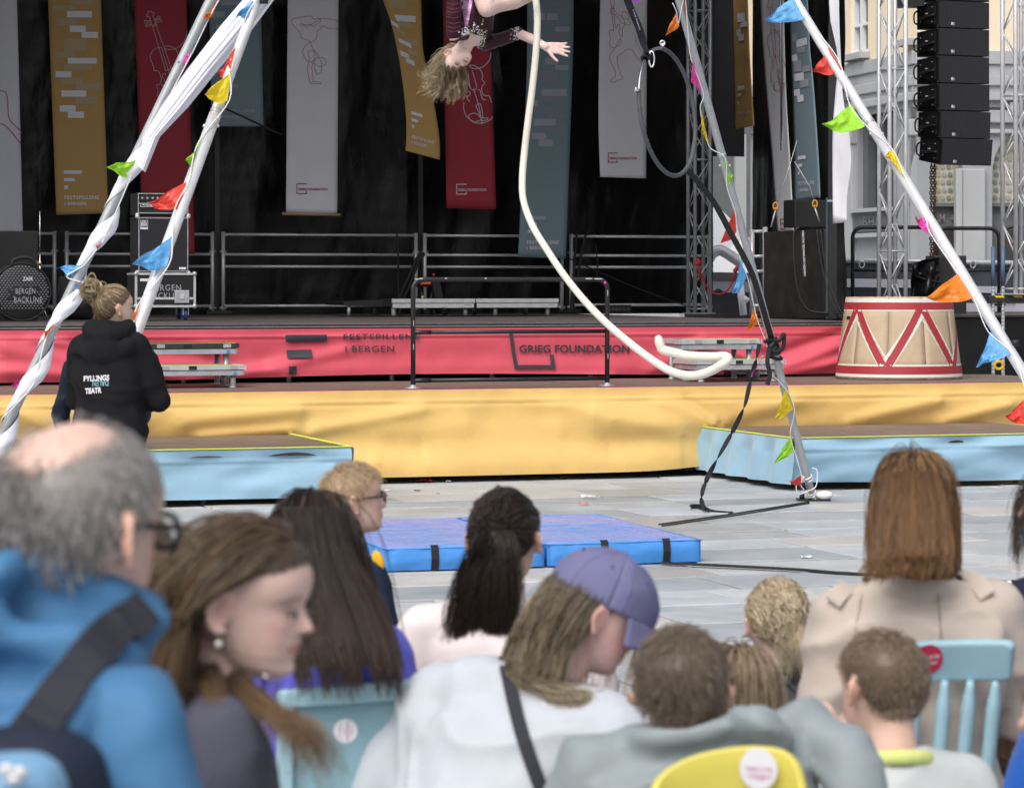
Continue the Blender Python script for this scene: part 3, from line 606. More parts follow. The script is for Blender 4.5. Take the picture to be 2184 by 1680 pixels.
banner('narrow slate blue banner with pale blocks, rightmost of the three on the stage wing', WB, [ZW(450, -60), ZW(460, 300), ZW(485, 1000), ZW(487, 1450)], [ZW(581, -60), ZW(600, 350), ZW(625, 600), ZW(660, 1100), ZW(675, 1425)], M['banner_teal'],
       [('printed_blocks', 'print_slate', quads(ZW, [[(470, 250), (505, 243), (508, 300), (473, 305)], [(483, 440), (538, 430), (540, 515), (487, 520)], [(545, 480), (600, 465), (602, 512), (547, 520)], [(525, 575), (590, 565), (592, 622), (528, 635)], [(505, 340), (565, 335), (566, 375), (507, 385)]])),
        ('printed_blocks', 'print_white', quads(ZW, [[(500, 290), (578, 270), (580, 322), (503, 342)], [(470, 400), (507, 390), (510, 437), (473, 445)], [(487, 535), (553, 520), (556, 575), (490, 587)], [(485, 650), (525, 640), (528, 685), (487, 693)], [(507, 690), (553, 680), (555, 730), (509, 740)], [(511, 1125), (568, 1118), (569, 1143), (512, 1152)], [(513, 1182), (544, 1177), (545, 1200), (514, 1206)], [(514, 1237), (524, 1235), (525, 1257), (515, 1259)]])),
        ('printed_lettering', 'print_white', texts(ZW, [('FESTSPILLENE', 517, 1308, 630, 1335), ('I BERGEN', 517, 1358, 586, 1382)], .008, 1.1, -.08))])

# ================================================================== the corner building behind
CBX = 1956; CBY = 50.0
cor = Vector(((CBX - CX) * CBY / F, CBY, 0)); far = Vector(((1700 - CX) * 56.2 / F, 56.2, 0))
FA = Plane(cor.x, cor.y, far.x, far.y); FBp = Plane(cor.x, cor.y, cor.x + 9, cor.y + .6)
bld = thing('corner_building', 'corner building with cream upper wall, grey ground floor and moulded cornice', 'building', cor)
zc = lambda py, Y=CBY: H + (HY - py) * Y / F
def wallquad(mb, P, t0, t1, z0, z1, off=0.0, th=.0):
    a = P.o + P.d * t0 + P.n * off; b = P.o + P.d * t1 + P.n * off
    mb.box(((a.x + b.x) / 2, (a.y + b.y) / 2, (z0 + z1) / 2), ((b - a).length, th or .3, z1 - z0), (P.d, P.n, Vector((0, 0, 1)))); return mb
zcorn = zc(135)
WX0, WX1 = 1814, 1851
def wt(P, px): k = (px - CX) / F; return (k * P.o.y - P.o.x) / (P.d.x - k * P.d.y)
t_w = sorted([wt(FA, WX0), wt(FA, WX1)])
zw0, zw1 = zc(112, 52.5), zc(-75, 52.5)
up = MB(); wallquad(up, FA, 0, t_w[0], zcorn, 12, -.15); wallquad(up, FA, t_w[1], FA.L + 8, zcorn, 12, -.15); wallquad(up, FA, t_w[0], t_w[1], zcorn, zw0, -.15); wallquad(up, FA, t_w[0], t_w[1], zw1, 12, -.15)
wallquad(up, FBp, 0, 9, zcorn, 12, -.15)
up.build('upper_wall', M['render_cream'], bld)
def window(P, t0, t1, z0, z1, rows=3, off=0.0):
    w = MB(); e = .07
    wallquad(w, P, t0, t0 + e, z0, z1, -.10 + off, .10); wallquad(w, P, t1 - e, t1, z0, z1, -.10 + off, .10); wallquad(w, P, t0 + e, t1 - e, z0, z0 + e, -.10 + off, .10); wallquad(w, P, t0 + e, t1 - e, z1 - e, z1, -.10 + off, .10)
    c = (t0 + t1) / 2; wallquad(w, P, c - .035, c + .035, z0 + e, z1 - e, -.08 + off, .10)
    for k in range(1, rows): z = z0 + (z1 - z0) * k / rows; wallquad(w, P, t0 + e, c - .035, z - .025, z + .025, -.09 + off, .09); wallquad(w, P, c + .035, t1 - e, z - .025, z + .025, -.09 + off, .09)
    o = w.build('window', M['frame_white'], bld)
    g = MB(); wallquad(g, P, t0 + .02, t1 - .02, z0 + .02, z1 - .02, -.16 + off, .012); g.build('glass_pane', M['glass'], o)
    g = MB(); wallquad(g, P, t0 + .1, t0 + .1 + (t1 - t0) * .12, z0 + .05, z1 - .05, -.2 + off, .02); g.build('window_curtain', M['render_cream'], o)
    s = MB(); wallquad(s, P, t0 - .12, t1 + .12, z0 - .12, z0 - .01, .06 + off, .3); s.build('sill', M['render_grey_light'], o)
window(FA, t_w[0], t_w[1], zw0, zw1)
tb = sorted([wt(FA, 1938), wt(FA, 1955)])
window(FA, max(.05, tb[0]), tb[1], zc(82), zc(-90), off=.02)
# cornice courses
co = MB()
for z0, z1, o_ in ((zcorn - .02, zcorn + .22, .10), (zcorn - .22, zcorn - .02, .05), (zcorn - .40, zcorn - .22, .16), (zcorn - .52, zcorn - .40, .10), (zcorn - .66, zcorn - .52, .22), (zcorn - .78, zcorn - .66, .08)):
    wallquad(co, FA, -o_ * .3, FA.L + 8, z0, z1, o_ - .15, .3); wallquad(co, FBp, -o_ * .5, 9, z0, z1, o_ - .15, .3)
co.build('cornice', M['render_grey_light'], bld, bevel=.015)
zl = zcorn - .78
lw = MB()                                          # grey ground floor with openings
segs = [(1985, 1900, 'w'), (1900, 1832, 'd'), (1832, 1745, 'w')]
tA = lambda px: wt(FA, px)
wallquad(lw, FA, 0, tA(1912), 0, zl, -.15); wallquad(lw, FA, tA(1912), tA(1830), zc(232, 52), zl, -.15); wallquad(lw, FA, tA(1830), FA.L + 8, 0, zl, -.15)
wallquad(lw, FA, tA(1912), tA(1830), 0, zc(498, 52), -.15)
lw.build('ground_floor_wall', M['render_grey'], bld)
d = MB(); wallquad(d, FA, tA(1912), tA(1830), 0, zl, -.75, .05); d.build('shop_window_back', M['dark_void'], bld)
d = MB(); wallquad(d, FA, tA(1912) + .05, tA(1830) - .05, zc(448, 52), zc(235, 52), -.33, .02); d.build('shop_glass', M['glass'], bld)
d = MB(); wallquad(d, FA, tA(1870), tA(1850), zc(445, 52), zc(240, 52), -.42, .02); d.build('window_curtain', M['render_cream'], bld)
for a, b in ((1912, 1903), (1840, 1830), (1874, 1869)):
    d = MB(); wallquad(d, FA, tA(a), tA(b), zc(450, 52), zc(232, 52), -.18, .16); d.build('shop_frame', M['dark_panel'], bld)
d = MB(); wallquad(d, FA, tA(1912), tA(1828), zc(494, 52), zc(452, 52), .02, .12); d.build('sign_panel', M['dark_panel'], bld)
d = MB(); text_on(d, 'BHR. B', lambda x, y: FA.px(x, y, .095), 1840, 462, 1903, 484, .02, 1.1); d.build('sign_lettering', mat('sign_relief', (.16, .165, .17), .6), bld)
d = MB(); wallquad(d, FA, tA(1914), tA(1826), zc(452, 52), zc(444, 52), .06, .22); wallquad(d, FA, tA(1914), tA(1826), zc(506, 52), zc(497, 52), .06, .22); d.build('sill', M['render_grey_light'], bld)
for a, b in ((1958, 1938), (1826, 1806), (1790, 1770)):
    d = MB(); wallquad(d, FA, tA(a) if a < 1956 else 0.02, tA(b), 0, zl, .02, .14); d.build('pilaster', M['render_grey_light'], bld, bevel=.02)
    d = MB(); wallquad(d, FA, (tA(a) if a < 1956 else .02) - .04, tA(b) + .04, zl - .5, zl - .2, .05, .18); d.build('pilaster_capital', M['render_grey_light'], bld, bevel=.03)
# front with arched windows
xs = lambda px: FBp.o.x + 0 if False else wt(FBp, px)
tB = lambda px: wt(FBp, px)
def arch_front(tc_, w, z0, zs, ring):
    n = 14; pts = []
    r = w / 2
    for k in range(n + 1):
        a = math.pi * k / n; pts.append((tc_ - r * math.cos(a), zs + r * 1.45 * math.sin(a)))
    return pts
piers = MB(); openings = [(1998, 112), (2178, 124), (2360, 124)]
zspr = zc(372); ztop = zl
edges = [0]
for c, w in openings: edges += [tB(c - w / 2), tB(c + w / 2)]
edges.append(9)
for i in range(0, len(edges), 2): wallquad(piers, FBp, edges[i], edges[i + 1], 0, ztop, -.15)
for c, w in openings:
    a, b = tB(c - w / 2), tB(c + w / 2); pts = arch_front((a + b) / 2, b - a, 0, zspr, 0)
    for k in range(len(pts) - 1):
        p, q = pts[k], pts[k + 1]
        f = lambda t, z, o: tuple((FBp.o + FBp.d * t + FBp.n * o)) [:2] + (z,)
        piers.add([f(p[0], p[1], 0), f(q[0], q[1], 0), f(q[0], ztop, 0), f(p[0], ztop, 0), f(p[0], p[1], -.3), f(q[0], q[1], -.3)], [(0, 1, 2, 3), (4, 5, 1, 0)])
piers.build('ground_floor_wall', M['render_grey'], bld)
arch_glass = mat('arch_glass', (.50, .47, .36), .3, var=.15); dotm = [mat('glass_disc_a', (.20, .24, .28), .25), mat('glass_disc_b', (.33, .36, .38), .25), mat('glass_disc_c', (.42, .36, .22), .25)]
for c, w in openings:
    a, b = tB(c - w / 2), tB(c + w / 2)
    g = MB(); wallquad(g, FBp, a, b, zc(435), zl, -.28, .02); go = g.build('arched_window', arch_glass, bld)
    g = MB(); wallquad(g, FBp, a, b, 0, zc(436), -.24, .05); g.build('stall_riser', M['dark_panel'], bld)
    g = MB(); wallquad(g, FBp, a, b, zc(440), zc(432), -.16, .16); g.build('sill', M['dark_panel'], bld)
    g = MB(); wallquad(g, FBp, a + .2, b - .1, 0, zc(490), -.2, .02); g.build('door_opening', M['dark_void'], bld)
    for mi in range(3):
        g = MB()
        for i in range(9):
            for j in range(9):
                if (i * 5 + j * 3) % 3 != mi: continue
                x = c - w / 2 + 6 + i * (w - 12) / 8 + (j % 2) * 3; y = 290 + j * 16.5
                u = abs(x - c) / (w / 2)
                if y < 372 - 80 * math.sqrt(max(0, 1 - u * u)) + 8: continue
                p = FBp.px(x, y, -.26); g.lathe([(.042, 0), (.042, .012)], p, 9, (FBp.d, Vector((0, 0, 1)), FBp.n))
        if g.v: g.build('glass_disc', dotm[mi], go)['kind'] = 'stuff'
d = MB(); text_on(d, 'L.M. 4', lambda x, y: FBp.px(x, y, -.17), 1990, 456, 2036, 474, .02, 1.1); d.build('sign_lettering', bpy.data.materials['sign_relief'], bld)
d = MB(); wallquad(d, FBp, tB(2036), tB(2050), 0, zspr + .1, .02, .2); wallquad(d, FBp, tB(2050), tB(2100), 0, zspr + .1, -.02, .2); d.build('pilaster', M['render_grey_light'], bld, bevel=.02)
d = MB(); wallquad(d, FBp, 0, 9, zc(262), zc(235), .03, .16); wallquad(d, FBp, 0, 9, zc(285), zc(276), .02, .14); d.build('string_course', M['render_grey_light'], bld, bevel=.02)
d = MB(); wallquad(d, FBp, 0, 9, 11.9, 12.2, .1, 1.0); wallquad(d, FA, 0, FA.L + 8, 11.9, 12.2, .1, 1.0); d.build('eaves', M['render_grey_light'], bld)
# small fittings on the facade
d = MB(); p = FA.px(1790, 193, .35); d.box(p, (.34, .3, .42)); tag(d.build('wall_loudspeaker', M['dark_panel'], None, bevel=.02), 'small grey loudspeaker box fixed under the building cornice', 'loudspeaker')
d = MB(); p = FBp.px(2165, 232, .12); d.box(p, (.2, .12, .24)); tag(d.build('junction_box', M['render_grey_light'], None, bevel=.02), 'small pale junction box on the grey corner building wall', 'junction box')
# ================================================================== black cloths that stand in for the shade under the stage
m = MB(); m.stbox(sl, sr, 3.1, 3.12, 0, ZS - .07); tag(m.build('stage_gap_darkener', M['black_cloth']), 'black cloth added to darken the shaded gap below the red skirt', 'cloth')
m = MB(); m.stbox(yl, yr, 1.9, 1.92, 0, ZD - .07); tag(m.build('deck_gap_darkener', M['black_cloth']), 'black cloth added to darken the shaded gap below the yellow skirt', 'cloth')
AXS = (Vector((*U2, 0)), Vector((*N2, 0)), Vector((0, 0, 1)))
def gpt(px, py, z=0.0): Y = F * (H - z) / (py - HY); return Vector(((px - CX) * Y / F, Y, z))

# ================================================================== stage railings
def rail_panel(label, pxa, pxb):
    a, b = s_at(pxa, 10), s_at(pxb, 10); Y = st((a + b) / 2, 10, 0).y
    t = thing('guard_rail', label, 'railing', st((a + b) / 2, 10, ZS), 0, 'silver railings along the back of the stage')
    for s in (a, b):
        m = MB(); m.tube([st(s, 10, ZS), st(s, 10, ZS + .985)], .024, 10); m.build('post', M['aluminium'], t)
        m = MB(); m.tube([st(s - .045, 10, ZS + .07), st(s + .045, 10, ZS + .07)], .018, 8); m.tube([st(s - .04, 10, ZS + .75), st(s + .04, 10, ZS + .75)], .016, 8); m.build('coupling', M['aluminium_dull'], t)
    for z in (.095, .57, .715, .955):
        m = MB(); m.tube([st(a, 10, ZS + z), st(b, 10, ZS + z)], .018, 10); m.build('rail', M['aluminium'], t)
rail_panel('short silver railing at far left behind the patterned drum bag', -45, 116)
rail_panel('silver railing behind the bass amplifier stack', 142, 453)
rail_panel('longest silver railing, in the middle of the stage, right of the amplifier', 476, 887)
rail_panel('silver railing above the two silver risers', 906, 1198)
rail_panel('silver railing between the long slate banner and the slim truss', 1218, 1512)
for px in (462, 896, 1208):
    m = MB(); p = st(s_at(px, 10.12), 10.12, 0); m.box((p.x, p.y, ZS + 1.9), (.06, .06, 3.8), AXS); m.box((p.x, p.y, ZS + .02), (.3, .3, .04), AXS)
    tag(m.build('backdrop_post', M['black_metal']), {462: 'black upright post by the railing gap right of the amplifier', 896: 'black upright post by the power box', 1208: 'black upright post beside the lower end of the long slate banner'}[px], 'post', 'black posts carrying the backdrop')

# ================================================================== back line gear
def stb(m, px0, px1, py0, py1, v, depth, off=0):  # a box whose front face spans these places on the upright plane v
    a, b = s_at(px0, v), s_at(px1, v); z1, z0 = onst((px0 + px1) / 2, py0, v).z, onst((px0 + px1) / 2, py1, v).z
    m.stbox(a, b, v, v + depth, z0, z1); return a, b, z0, z1
AV = 4.6
a0, a1 = s_at(292, AV), s_at(404, AV); zf = ZS
def zz(py, px=348, v=AV): return onst(px, py, v).z
case = thing('flight_case', 'black flight case with aluminium edges and blue castors under the bass cabinet', 'flight case', st((a0 + a1) / 2, AV, zf))
ca, cb = s_at(290, AV), s_at(415, AV); cz0, cz1 = zz(653), zz(584)
m = MB(); m.stbox(ca, cb, AV, AV + .45, cz0, cz1); m.build('body', M['black_plastic'], case)
e = .022
m = MB()
for z in (cz0, cz1, cz0 + (cz1 - cz0) * .24): m.stbox(ca - .004, cb + .004, AV - .008, AV + .02, z - e / 2, z + e / 2)
for s in (ca, cb): m.stbox(s - e / 2, s + e / 2, AV - .010, AV + .02, cz0, cz1)
for z in (cz0, cz1): m.stbox(ca - .006, ca + .02, AV + .02, AV + .45, z - e / 2, z + e / 2)
m.build('edge_profile', M['aluminium'], case)
for s in (ca, cb):
    for z in (cz0, cz1):
        m = MB(); m.ball(st(s, AV, z), .026, 10, 7); m.build('ball_corner', M['aluminium_dull'], case)
m = MB(); s_ = ca + (cb - ca) * .78; m.stbox(s_ - .075, s_ + .075, AV - .014, AV - .004, cz0 + .03, cz0 + .16); la = m.build('latch', M['aluminium_dull'], case, bevel=.012)
m = MB(); m.box(st(s_, AV - .018, cz0 + .095), (.05, .006, .05), AXS); m.build('latch_wing', M['aluminium'], la, bevel=.01)
m = MB(); stb(m, 299, 318, 594, 600, AV - .006, .005); m.build('label_plate', M['white_paint'], case)
m = MB(); onc = lambda x, y: onst(x, y, AV - .004)
text_on(m, 'BERGEN', onc, 322, 607, 386, 620, .0, 1.15); text_on(m, 'BACKLINE', onc, 318, 624, 392, 636, .0, 1.1); m.build('stencil_lettering', M['print_slate'], case)
bluew = mat('castor_blue', (.02, .05, .22), .4)
for s in (ca + .08, cb - .08):
    for v in (AV + .07, AV + .38):
        m = MB(); m.lathe([(.012, -.016), (.05, -.016), (.056, 0), (.05, .016), (.012, .016)], st(s, v, zf + .056), 18, (Vector((*N2, 0)), Vector((0, 0, 1)), Vector((*U2, 0)))); w = m.build('castor', bluew, case)
        m = MB(); m.stbox(s - .03, s - .022, v - .03, v + .03, zf + .05, cz0); m.stbox(s + .022, s + .03, v - .03, v + .03, zf + .05, cz0); m.stbox(s - .03, s + .03, v - .035, v + .035, cz0 - .02, cz0 - .002); m.build('fork', M['aluminium'], w)
cab = thing('bass_cabinet', 'square black bass speaker cabinet with metal corners, standing on the flight case', 'speaker cabinet', st((a0 + a1) / 2, AV, cz1))
bz0, bz1 = cz1 + .012, zz(462); b0, b1 = s_at(294, AV), s_at(403, AV)
m = MB(); m.stbox(b0, b1, AV + .02, AV + .42, bz0, bz1); m.build('body', M['black_plastic'], cab, bevel=.008)
m = MB(); m.stbox(b0 + .02, b1 - .02, AV + .008, AV + .022, bz0 + .02, bz1 - .02); m.build('grille', M['mesh_grille'], cab)
m = MB()
for z in (bz0 + .015, bz1 - .015): m.stbox(b0 + .012, b1 - .012, AV + .004, AV + .015, z - .004, z + .004)
for s in (b0 + .012, b1 - .012): m.stbox(s - .004, s + .004, AV + .002, AV + .015, bz0 + .02, bz1 - .02)
m.build('trim_line', M['aluminium_dull'], cab)
for s in (b0, b1):
    for z in (bz0, bz1):
        m = MB(); m.ball(st(s, AV + .03, z), .024, 10, 7); m.build('corner', M['aluminium'], cab)
onb = lambda x, y: onst(x, y, AV + .002)
m = MB(); rect_on(m, 299.5, 470, 315.5, 489, onb); lp = m.build('logo_plate', M['print_white'], cab)
on2 = lambda x, y: onst(x, y, AV - .001)
m = MB(); rect_on(m, 300.3, 470.8, 314.7, 484.5, on2)
m.build('logo_ground', M['black_plastic'], lp)
on3 = lambda x, y: onst(x, y, AV - .004)
m = MB(); stroke_on(m, [(302, 483.5), (301.5, 478), (303, 473.5), (307, 472), (311, 473.5), (312.5, 477), (312.5, 483.5)], 1.2, on3); stroke_on(m, [(307 + 3.6 * math.cos(t), 478.5 + 3.6 * math.sin(t)) for t in np.linspace(0, 6.28, 12)], 1.2, on3, True); stroke_on(m, [(307 + 1.2 * math.cos(t), 478.5 + 1.2 * math.sin(t)) for t in np.linspace(0, 6.28, 8)], 1.2, on3, True); m.build('logo_mark', M['print_white'], lp)
m = MB(); stb(m, 382, 397, 570, 574.5, AV, .006); m.build('maker_plate', M['print_white'], cab)
head = thing('amplifier_head', 'black bass amplifier head with a framed script logo, on top of the cabinet', 'amplifier', st((a0 + a1) / 2, AV, bz1))
hz0, hz1 = bz1 + .015, zz(411.5)
m = MB(); m.stbox(b0, b1, AV + .03, AV + .40, hz0, hz1); m.build('body', M['black_plastic'], head, bevel=.008)
m = MB()
for z in (hz0 + .02, hz0 + (hz1 - hz0) * .52, hz1 - .008): m.stbox(b0 + .008, b1 - .008, AV + .012, AV + .03, z - .004, z + .004)
for s in (b0 + .008, b1 - .008): m.stbox(s - .003, s + .003, AV + .01, AV + .03, hz0 + .025, hz1 - .01)
m.build('trim_line', M['aluminium_dull'], head)
m = MB(); stb(m, 299, 398, 416, 429, AV + .018, .012); pn = m.build('control_panel', M['black_metal'], head)
for k in range(9):
    m = MB(); p = onst(303 + k * 11, 422.5, AV + .010); m.lathe([(.012, 0), (.010, .016)], p, 10, (AXS[0], AXS[2], -AXS[1])); m.build('knob', M['aluminium_dull'], pn)
m = MB(); onh = lambda x, y: onst(x, y, AV + .012)
for q in ((299.5, 433, 328, 433.9), (299.5, 440.4, 328, 441.3), (299.5, 433.9, 300.4, 440.4), (327.1, 433.9, 328, 440.4)): rect_on(m, *q, onh)
text_on(m, 'Ampeg', onh, 302, 434.4, 326, 440.2, .012, 1.0, shear=.3); m.build('logo_lettering', M['print_white'], head)
for s in (b0, b1):
    m = MB(); m.ball(st(s, AV + .03, hz0), .022, 10, 7); m.build('corner', M['aluminium'], head)

# bass drum in its printed bag, with a thin stand behind
DV = 4.3
dc = onst(47, 620, DV); dr = .283; dc.z = ZS + dr + .004
drum = thing('bass_drum_bag', 'round black drum bag with a pale dotted pattern, lying upright on the stage', 'drum bag', (dc.x, dc.y, ZS))
fx = (AXS[0], AXS[2], -AXS[1])
m = MB(); m.lathe([(dr * .9, -.42), (dr, -.38), (dr, -.03), (dr * .97, 0), (dr * .9, .012), (.01, .02)], dc, 44, fx); m.build('bag', M['black_plastic'], drum)
m = MB(); m.tube([dc + AXS[0] * (dr * .985 * math.cos(t)) + AXS[2] * (dr * .985 * math.sin(t)) - AXS[1] * .006 for t in np.linspace(0, 2 * math.pi, 44)], .009, 6, False); m.build('piping', M['black_rubber'], drum)
m = MB(); pmt = mat('bag_print', (.16, .165, .18), .6, var=.2)
for j in range(-9, 12):
    for i in range(-9, 10):
        x = (i + (j % 2) * .5) * .033; z = j * .0225 + .02
        if x * x + z * z > (dr * .9) ** 2 or z < -.17: continue
        if abs(x - .02) < .16 and -.075 < z < .06 and (i + j) % 3: continue
        c = dc + AXS[0] * x + AXS[2] * z - AXS[1] * .0215; m.box(c, (.017, .002, .011), AXS)
o = m.build('printed_pattern', pmt, drum); o['kind'] = 'stuff'
ond = lambda x, y: dc + AXS[0] * ((x - 47) / 214) - AXS[2] * ((y - 620) / 214) - AXS[1] * .0235
m = MB(); text_on(m, 'BERGEN', ond, 33, 613, 74, 624, .0, 1.12); text_on(m, 'BACKLINE', ond, 30, 631, 88, 643, .0, 1.1); m.build('stencil_lettering', M['print_slate'], drum)
m = MB(); text_on(m, 'ZAER', ond, 48, 589, 69, 597, .01, 1.0); m.build('maker_lettering', M['print_white'], drum)
m = MB(); m.tube(spline([dc + AXS[0] * x + AXS[2] * z - AXS[1] * .0 for x, z in ((-.10, .26), (-.08, .31), (0, .335), (.10, .32), (.14, .25))], 5), .02, 8); m.build('handle', M['black_rubber'], drum)
m = MB(); m.tube(spline([dc + AXS[0] * x + AXS[2] * z for x, z in ((.135, .30), (.15, .28), (.15, .24), (.14, .23))], 4), .008, 6); m.build('carabiner', mat('orange_hook', (.55, .25, .02), .4), drum)
m = MB(); c = onst(163, 642, DV + .7); c.z = ZS + .22; m.lathe([(.15, -.16), (.22, -.16), (.22, .14), (.2, .17), (.02, .17)], c, 32, (Vector((0, 1, 0)), Vector((0, 0, 1)), Vector((1, 0, 0)))); tag(m.build('tom_drum_bag', M['black_plastic']), 'plain dark drum bag standing on edge right of the patterned bag', 'drum bag')
m = MB(); p = onst(12, 582, DV + 1.2); m.box((p.x, p.y, ZS + .45), (.6, .4, .9), AXS); cb_ = m.build('trunk', M['black_plastic'], None, bevel=.01); tag(cb_, 'black equipment trunk with stencilled letters behind the patterned drum bag', 'trunk')
m = MB(); onk = lambda x, y: onst(x, y, DV + 1.2 - .203) + Vector((0, 0, 0)); text_on(m, 'BERGEN', onk, -33, 576, 26, 590, .0, 1.1); m.build('stencil_lettering', M['print_slate'], cb_)
stn = thing('cymbal_stand', 'thin chrome stand rod rising behind the patterned drum bag', 'stand', st(s_at(85, DV + .5), DV + .5, ZS))
def sp(px, py): return onst(px, py, DV + .5)
for nm, a, b, r in (('rod', 450, 560, .004), ('tube', 545, 675, .011), ('wing_nut', 556, 566, .016), ('clutch', 580, 590, .018)):
    m = MB(); m.tube([sp(85, b), sp(85, a)], r, 8); m.build(nm, M['chrome'] if nm != 'clutch' else M['black_metal'], stn)
for dx in (-22, 20, 2):
    m = MB(); m.tube([sp(85, 640), Vector((sp(85 + dx, 640).x, sp(85, 640).y + (.2 if dx == 2 else -.05), ZS + .01))], .009, 6); m.build('leg', M['chrome'], stn)

# two silver risers and a dark ramp
def riser(label, px0, px1, v, z_top, z_mid, z_bot, dep, material, leg_px, group=None, name='riser', cat='stage riser'):
    a, b = s_at(px0, v), s_at(px1, v)
    t = thing(name, label, cat, st((a + b) / 2, v, ZS), 0, group)
    m = MB(); m.stbox(a, b, v + .005, v + dep, z_bot + .02, z_top - .004); m.build('deck', M['stage_edge'], t)
    m = MB(); m.stbox(a, b, v - .03, v + .004, z_mid + .003, z_top); m.build('upper_profile', material, t, bevel=.004)
    m = MB(); m.stbox(a + .01, b - .01, v - .02, v + .004, z_bot, z_mid - .003); m.build('lower_profile', material, t, bevel=.004)
    for px in leg_px:
        for dv in (.10, dep - .1):
            m = MB(); s = s_at(px, v); m.tube([st(s, v + dv, ZS), st(s, v + dv, z_bot + .02)], .028, 12); m.build('leg', M['aluminium'], t)
    m = MB(); stb(m, px1 - 20, px1 - 8, 0, 0, v, .1) if 0 else None
    s1 = b - .12; m.stbox(s1, s1 + .07, v - .0225, v - .02, z_bot + .03, z_bot + .04); m.build('maker_label', M['print_slate'], t)
RV = 7.4
rz = lambda y: onst(1010, y, RV).z
riser('bright silver riser behind the black handrail, nearer the power box', 835, 1012, RV, rz(637), rz(646.5), rz(656.5), 1.0, M['white_alu'] if 'white_alu' in M else M['aluminium'], (845, 998), 'low silver risers at the back of the stage')
riser('bright silver riser ending below the long slate banner', 1014.5, 1190, RV, rz(637), rz(646.5), rz(656.5), 1.0, M['aluminium'], (1062, 1174), 'low silver risers at the back of the stage')
m = MB(); m.poly([onst(733, 651, RV + .3), onst(733, 644, RV + .3), onst(836, 639, RV + .3), onst(836, 655, RV + .3)], AXS[1] * .8); t = m.build('ramp', M['black_ply'], None); tag(t, 'dark ramp leading up to the left end of the silver risers', 'ramp')
m = MB(); m.tube([st(s_at(744, RV + .35), RV + .35, ZS), onst(744, 652, RV + .35)], .022, 10); m.build('leg', M['aluminium_dull'], t)
# power distribution with cables
pb = thing('power_box', 'black power distribution box with an orange label behind the handrail corner', 'power box', st(s_at(908, 8.6), 8.6, ZS))
m = MB(); stb(m, 897, 924, 596, 612, 8.6, .25); m.build('housing', M['black_plastic'], pb, bevel=.01)
m = MB(); stb(m, 901, 919, 601.5, 606, 8.55, .04); m.build('label', mat('orange_label', (.85, .13, .04), .5), pb)
m = MB(); m.poly([onst(922, 600, 8.55), onst(938, 598, 8.55), onst(946, 640, 8.55), onst(928, 640, 8.55)], AXS[1] * .03); m.build('perforated_plate', M['mesh_grille'], pb)
for px, mk in ((899, 'flag_red'), (925, 'flag_red'), (901, 'tape')):
    m = MB(); p = onst(px, 586 if px == 925 else (634 if mk == 'tape' else 606), 8.52); m.ball(p, .017, 8, 6); m.build('plug', M[mk], pb)
for px in (900, 920):
    m = MB(); m.tube([st(s_at(px, 8.7), 8.7, ZS), onst(px, 610, 8.7)], .02, 8); m.build('leg', M['black_metal'], pb)
for k, (pts, r) in enumerate((([(905, 540), (890, 550), (872, 590), (850, 640), (840, 666)], .02), ([(905, 543), (893, 556), (878, 598), (858, 645), (852, 668)], .018), ([(846, 500), (848, 512), (849, 560), (850, 640)], .012))):
    m = MB(); m.tube(spline([onst(x, y, 9.5) for x, y in pts], 8), r, 8); tag(m.build('cable', M['black_rubber']), ['thick black cable looping down left of the power box', 'second thick black cable close beside the looping one, right of it', 'thin black cable dropping straight from the railing'][k], 'cable')
for k, (pts, r, lb) in enumerate((([(1231, 497), (1228, 520), (1225, 570), (1218, 650), (1215, 668)], .016, 'black cable hanging from the railing right of the long slate banner'), ([(1249, 500), (1240, 540), (1232, 590), (1222, 640), (1230, 668)], .016, 'black cable beside the first one, bending towards the floor'), ([(1270, 520), (1274, 560), (1272, 600)], .008, 'thin black cable dangling behind the second railing'))):
    m = MB(); m.tube(spline([onst(x, y, 9.7) for x, y in pts], 8), r, 8); tag(m.build('cable', M['black_rubber']), lb, 'cable')
m = MB(); a, b, z0, z1 = stb(m, 1290, 1347, 650, 669, 8.3, .3); t = m.build('stage_box', M['black_plastic'], None, bevel=.008); tag(t, 'low black socket box on the stage floor behind the handrail', 'stage box')
m = MB()
for k in range(6): m.lathe([(.022, 0), (.022, .012)], onst(1299 + k * 8, 660, 8.295), 10, (AXS[0], AXS[2], -AXS[1]))
m.build('socket_row', M['stage_edge'], t)['kind'] = 'stuff'
m = MB(); m.tube(spline([onst(x, y, 9.9) for x, y in ((1200, 545), (1300, 590), (1400, 630), (1478, 656))], 6), .008, 6); tag(m.build('stay_wire', M['black_rubber']), 'thin dark wire sloping down behind the handrail to the truss foot', 'wire')
m = MB(); m.tube(spline([onst(x, y, 8.8) for x, y in ((478, 231), (520, 250), (600, 288))], 4), .012, 6); tag(m.build('stay_wire', M['black_rubber']), 'thin black line running across the slate banner behind the silver pole', 'wire')

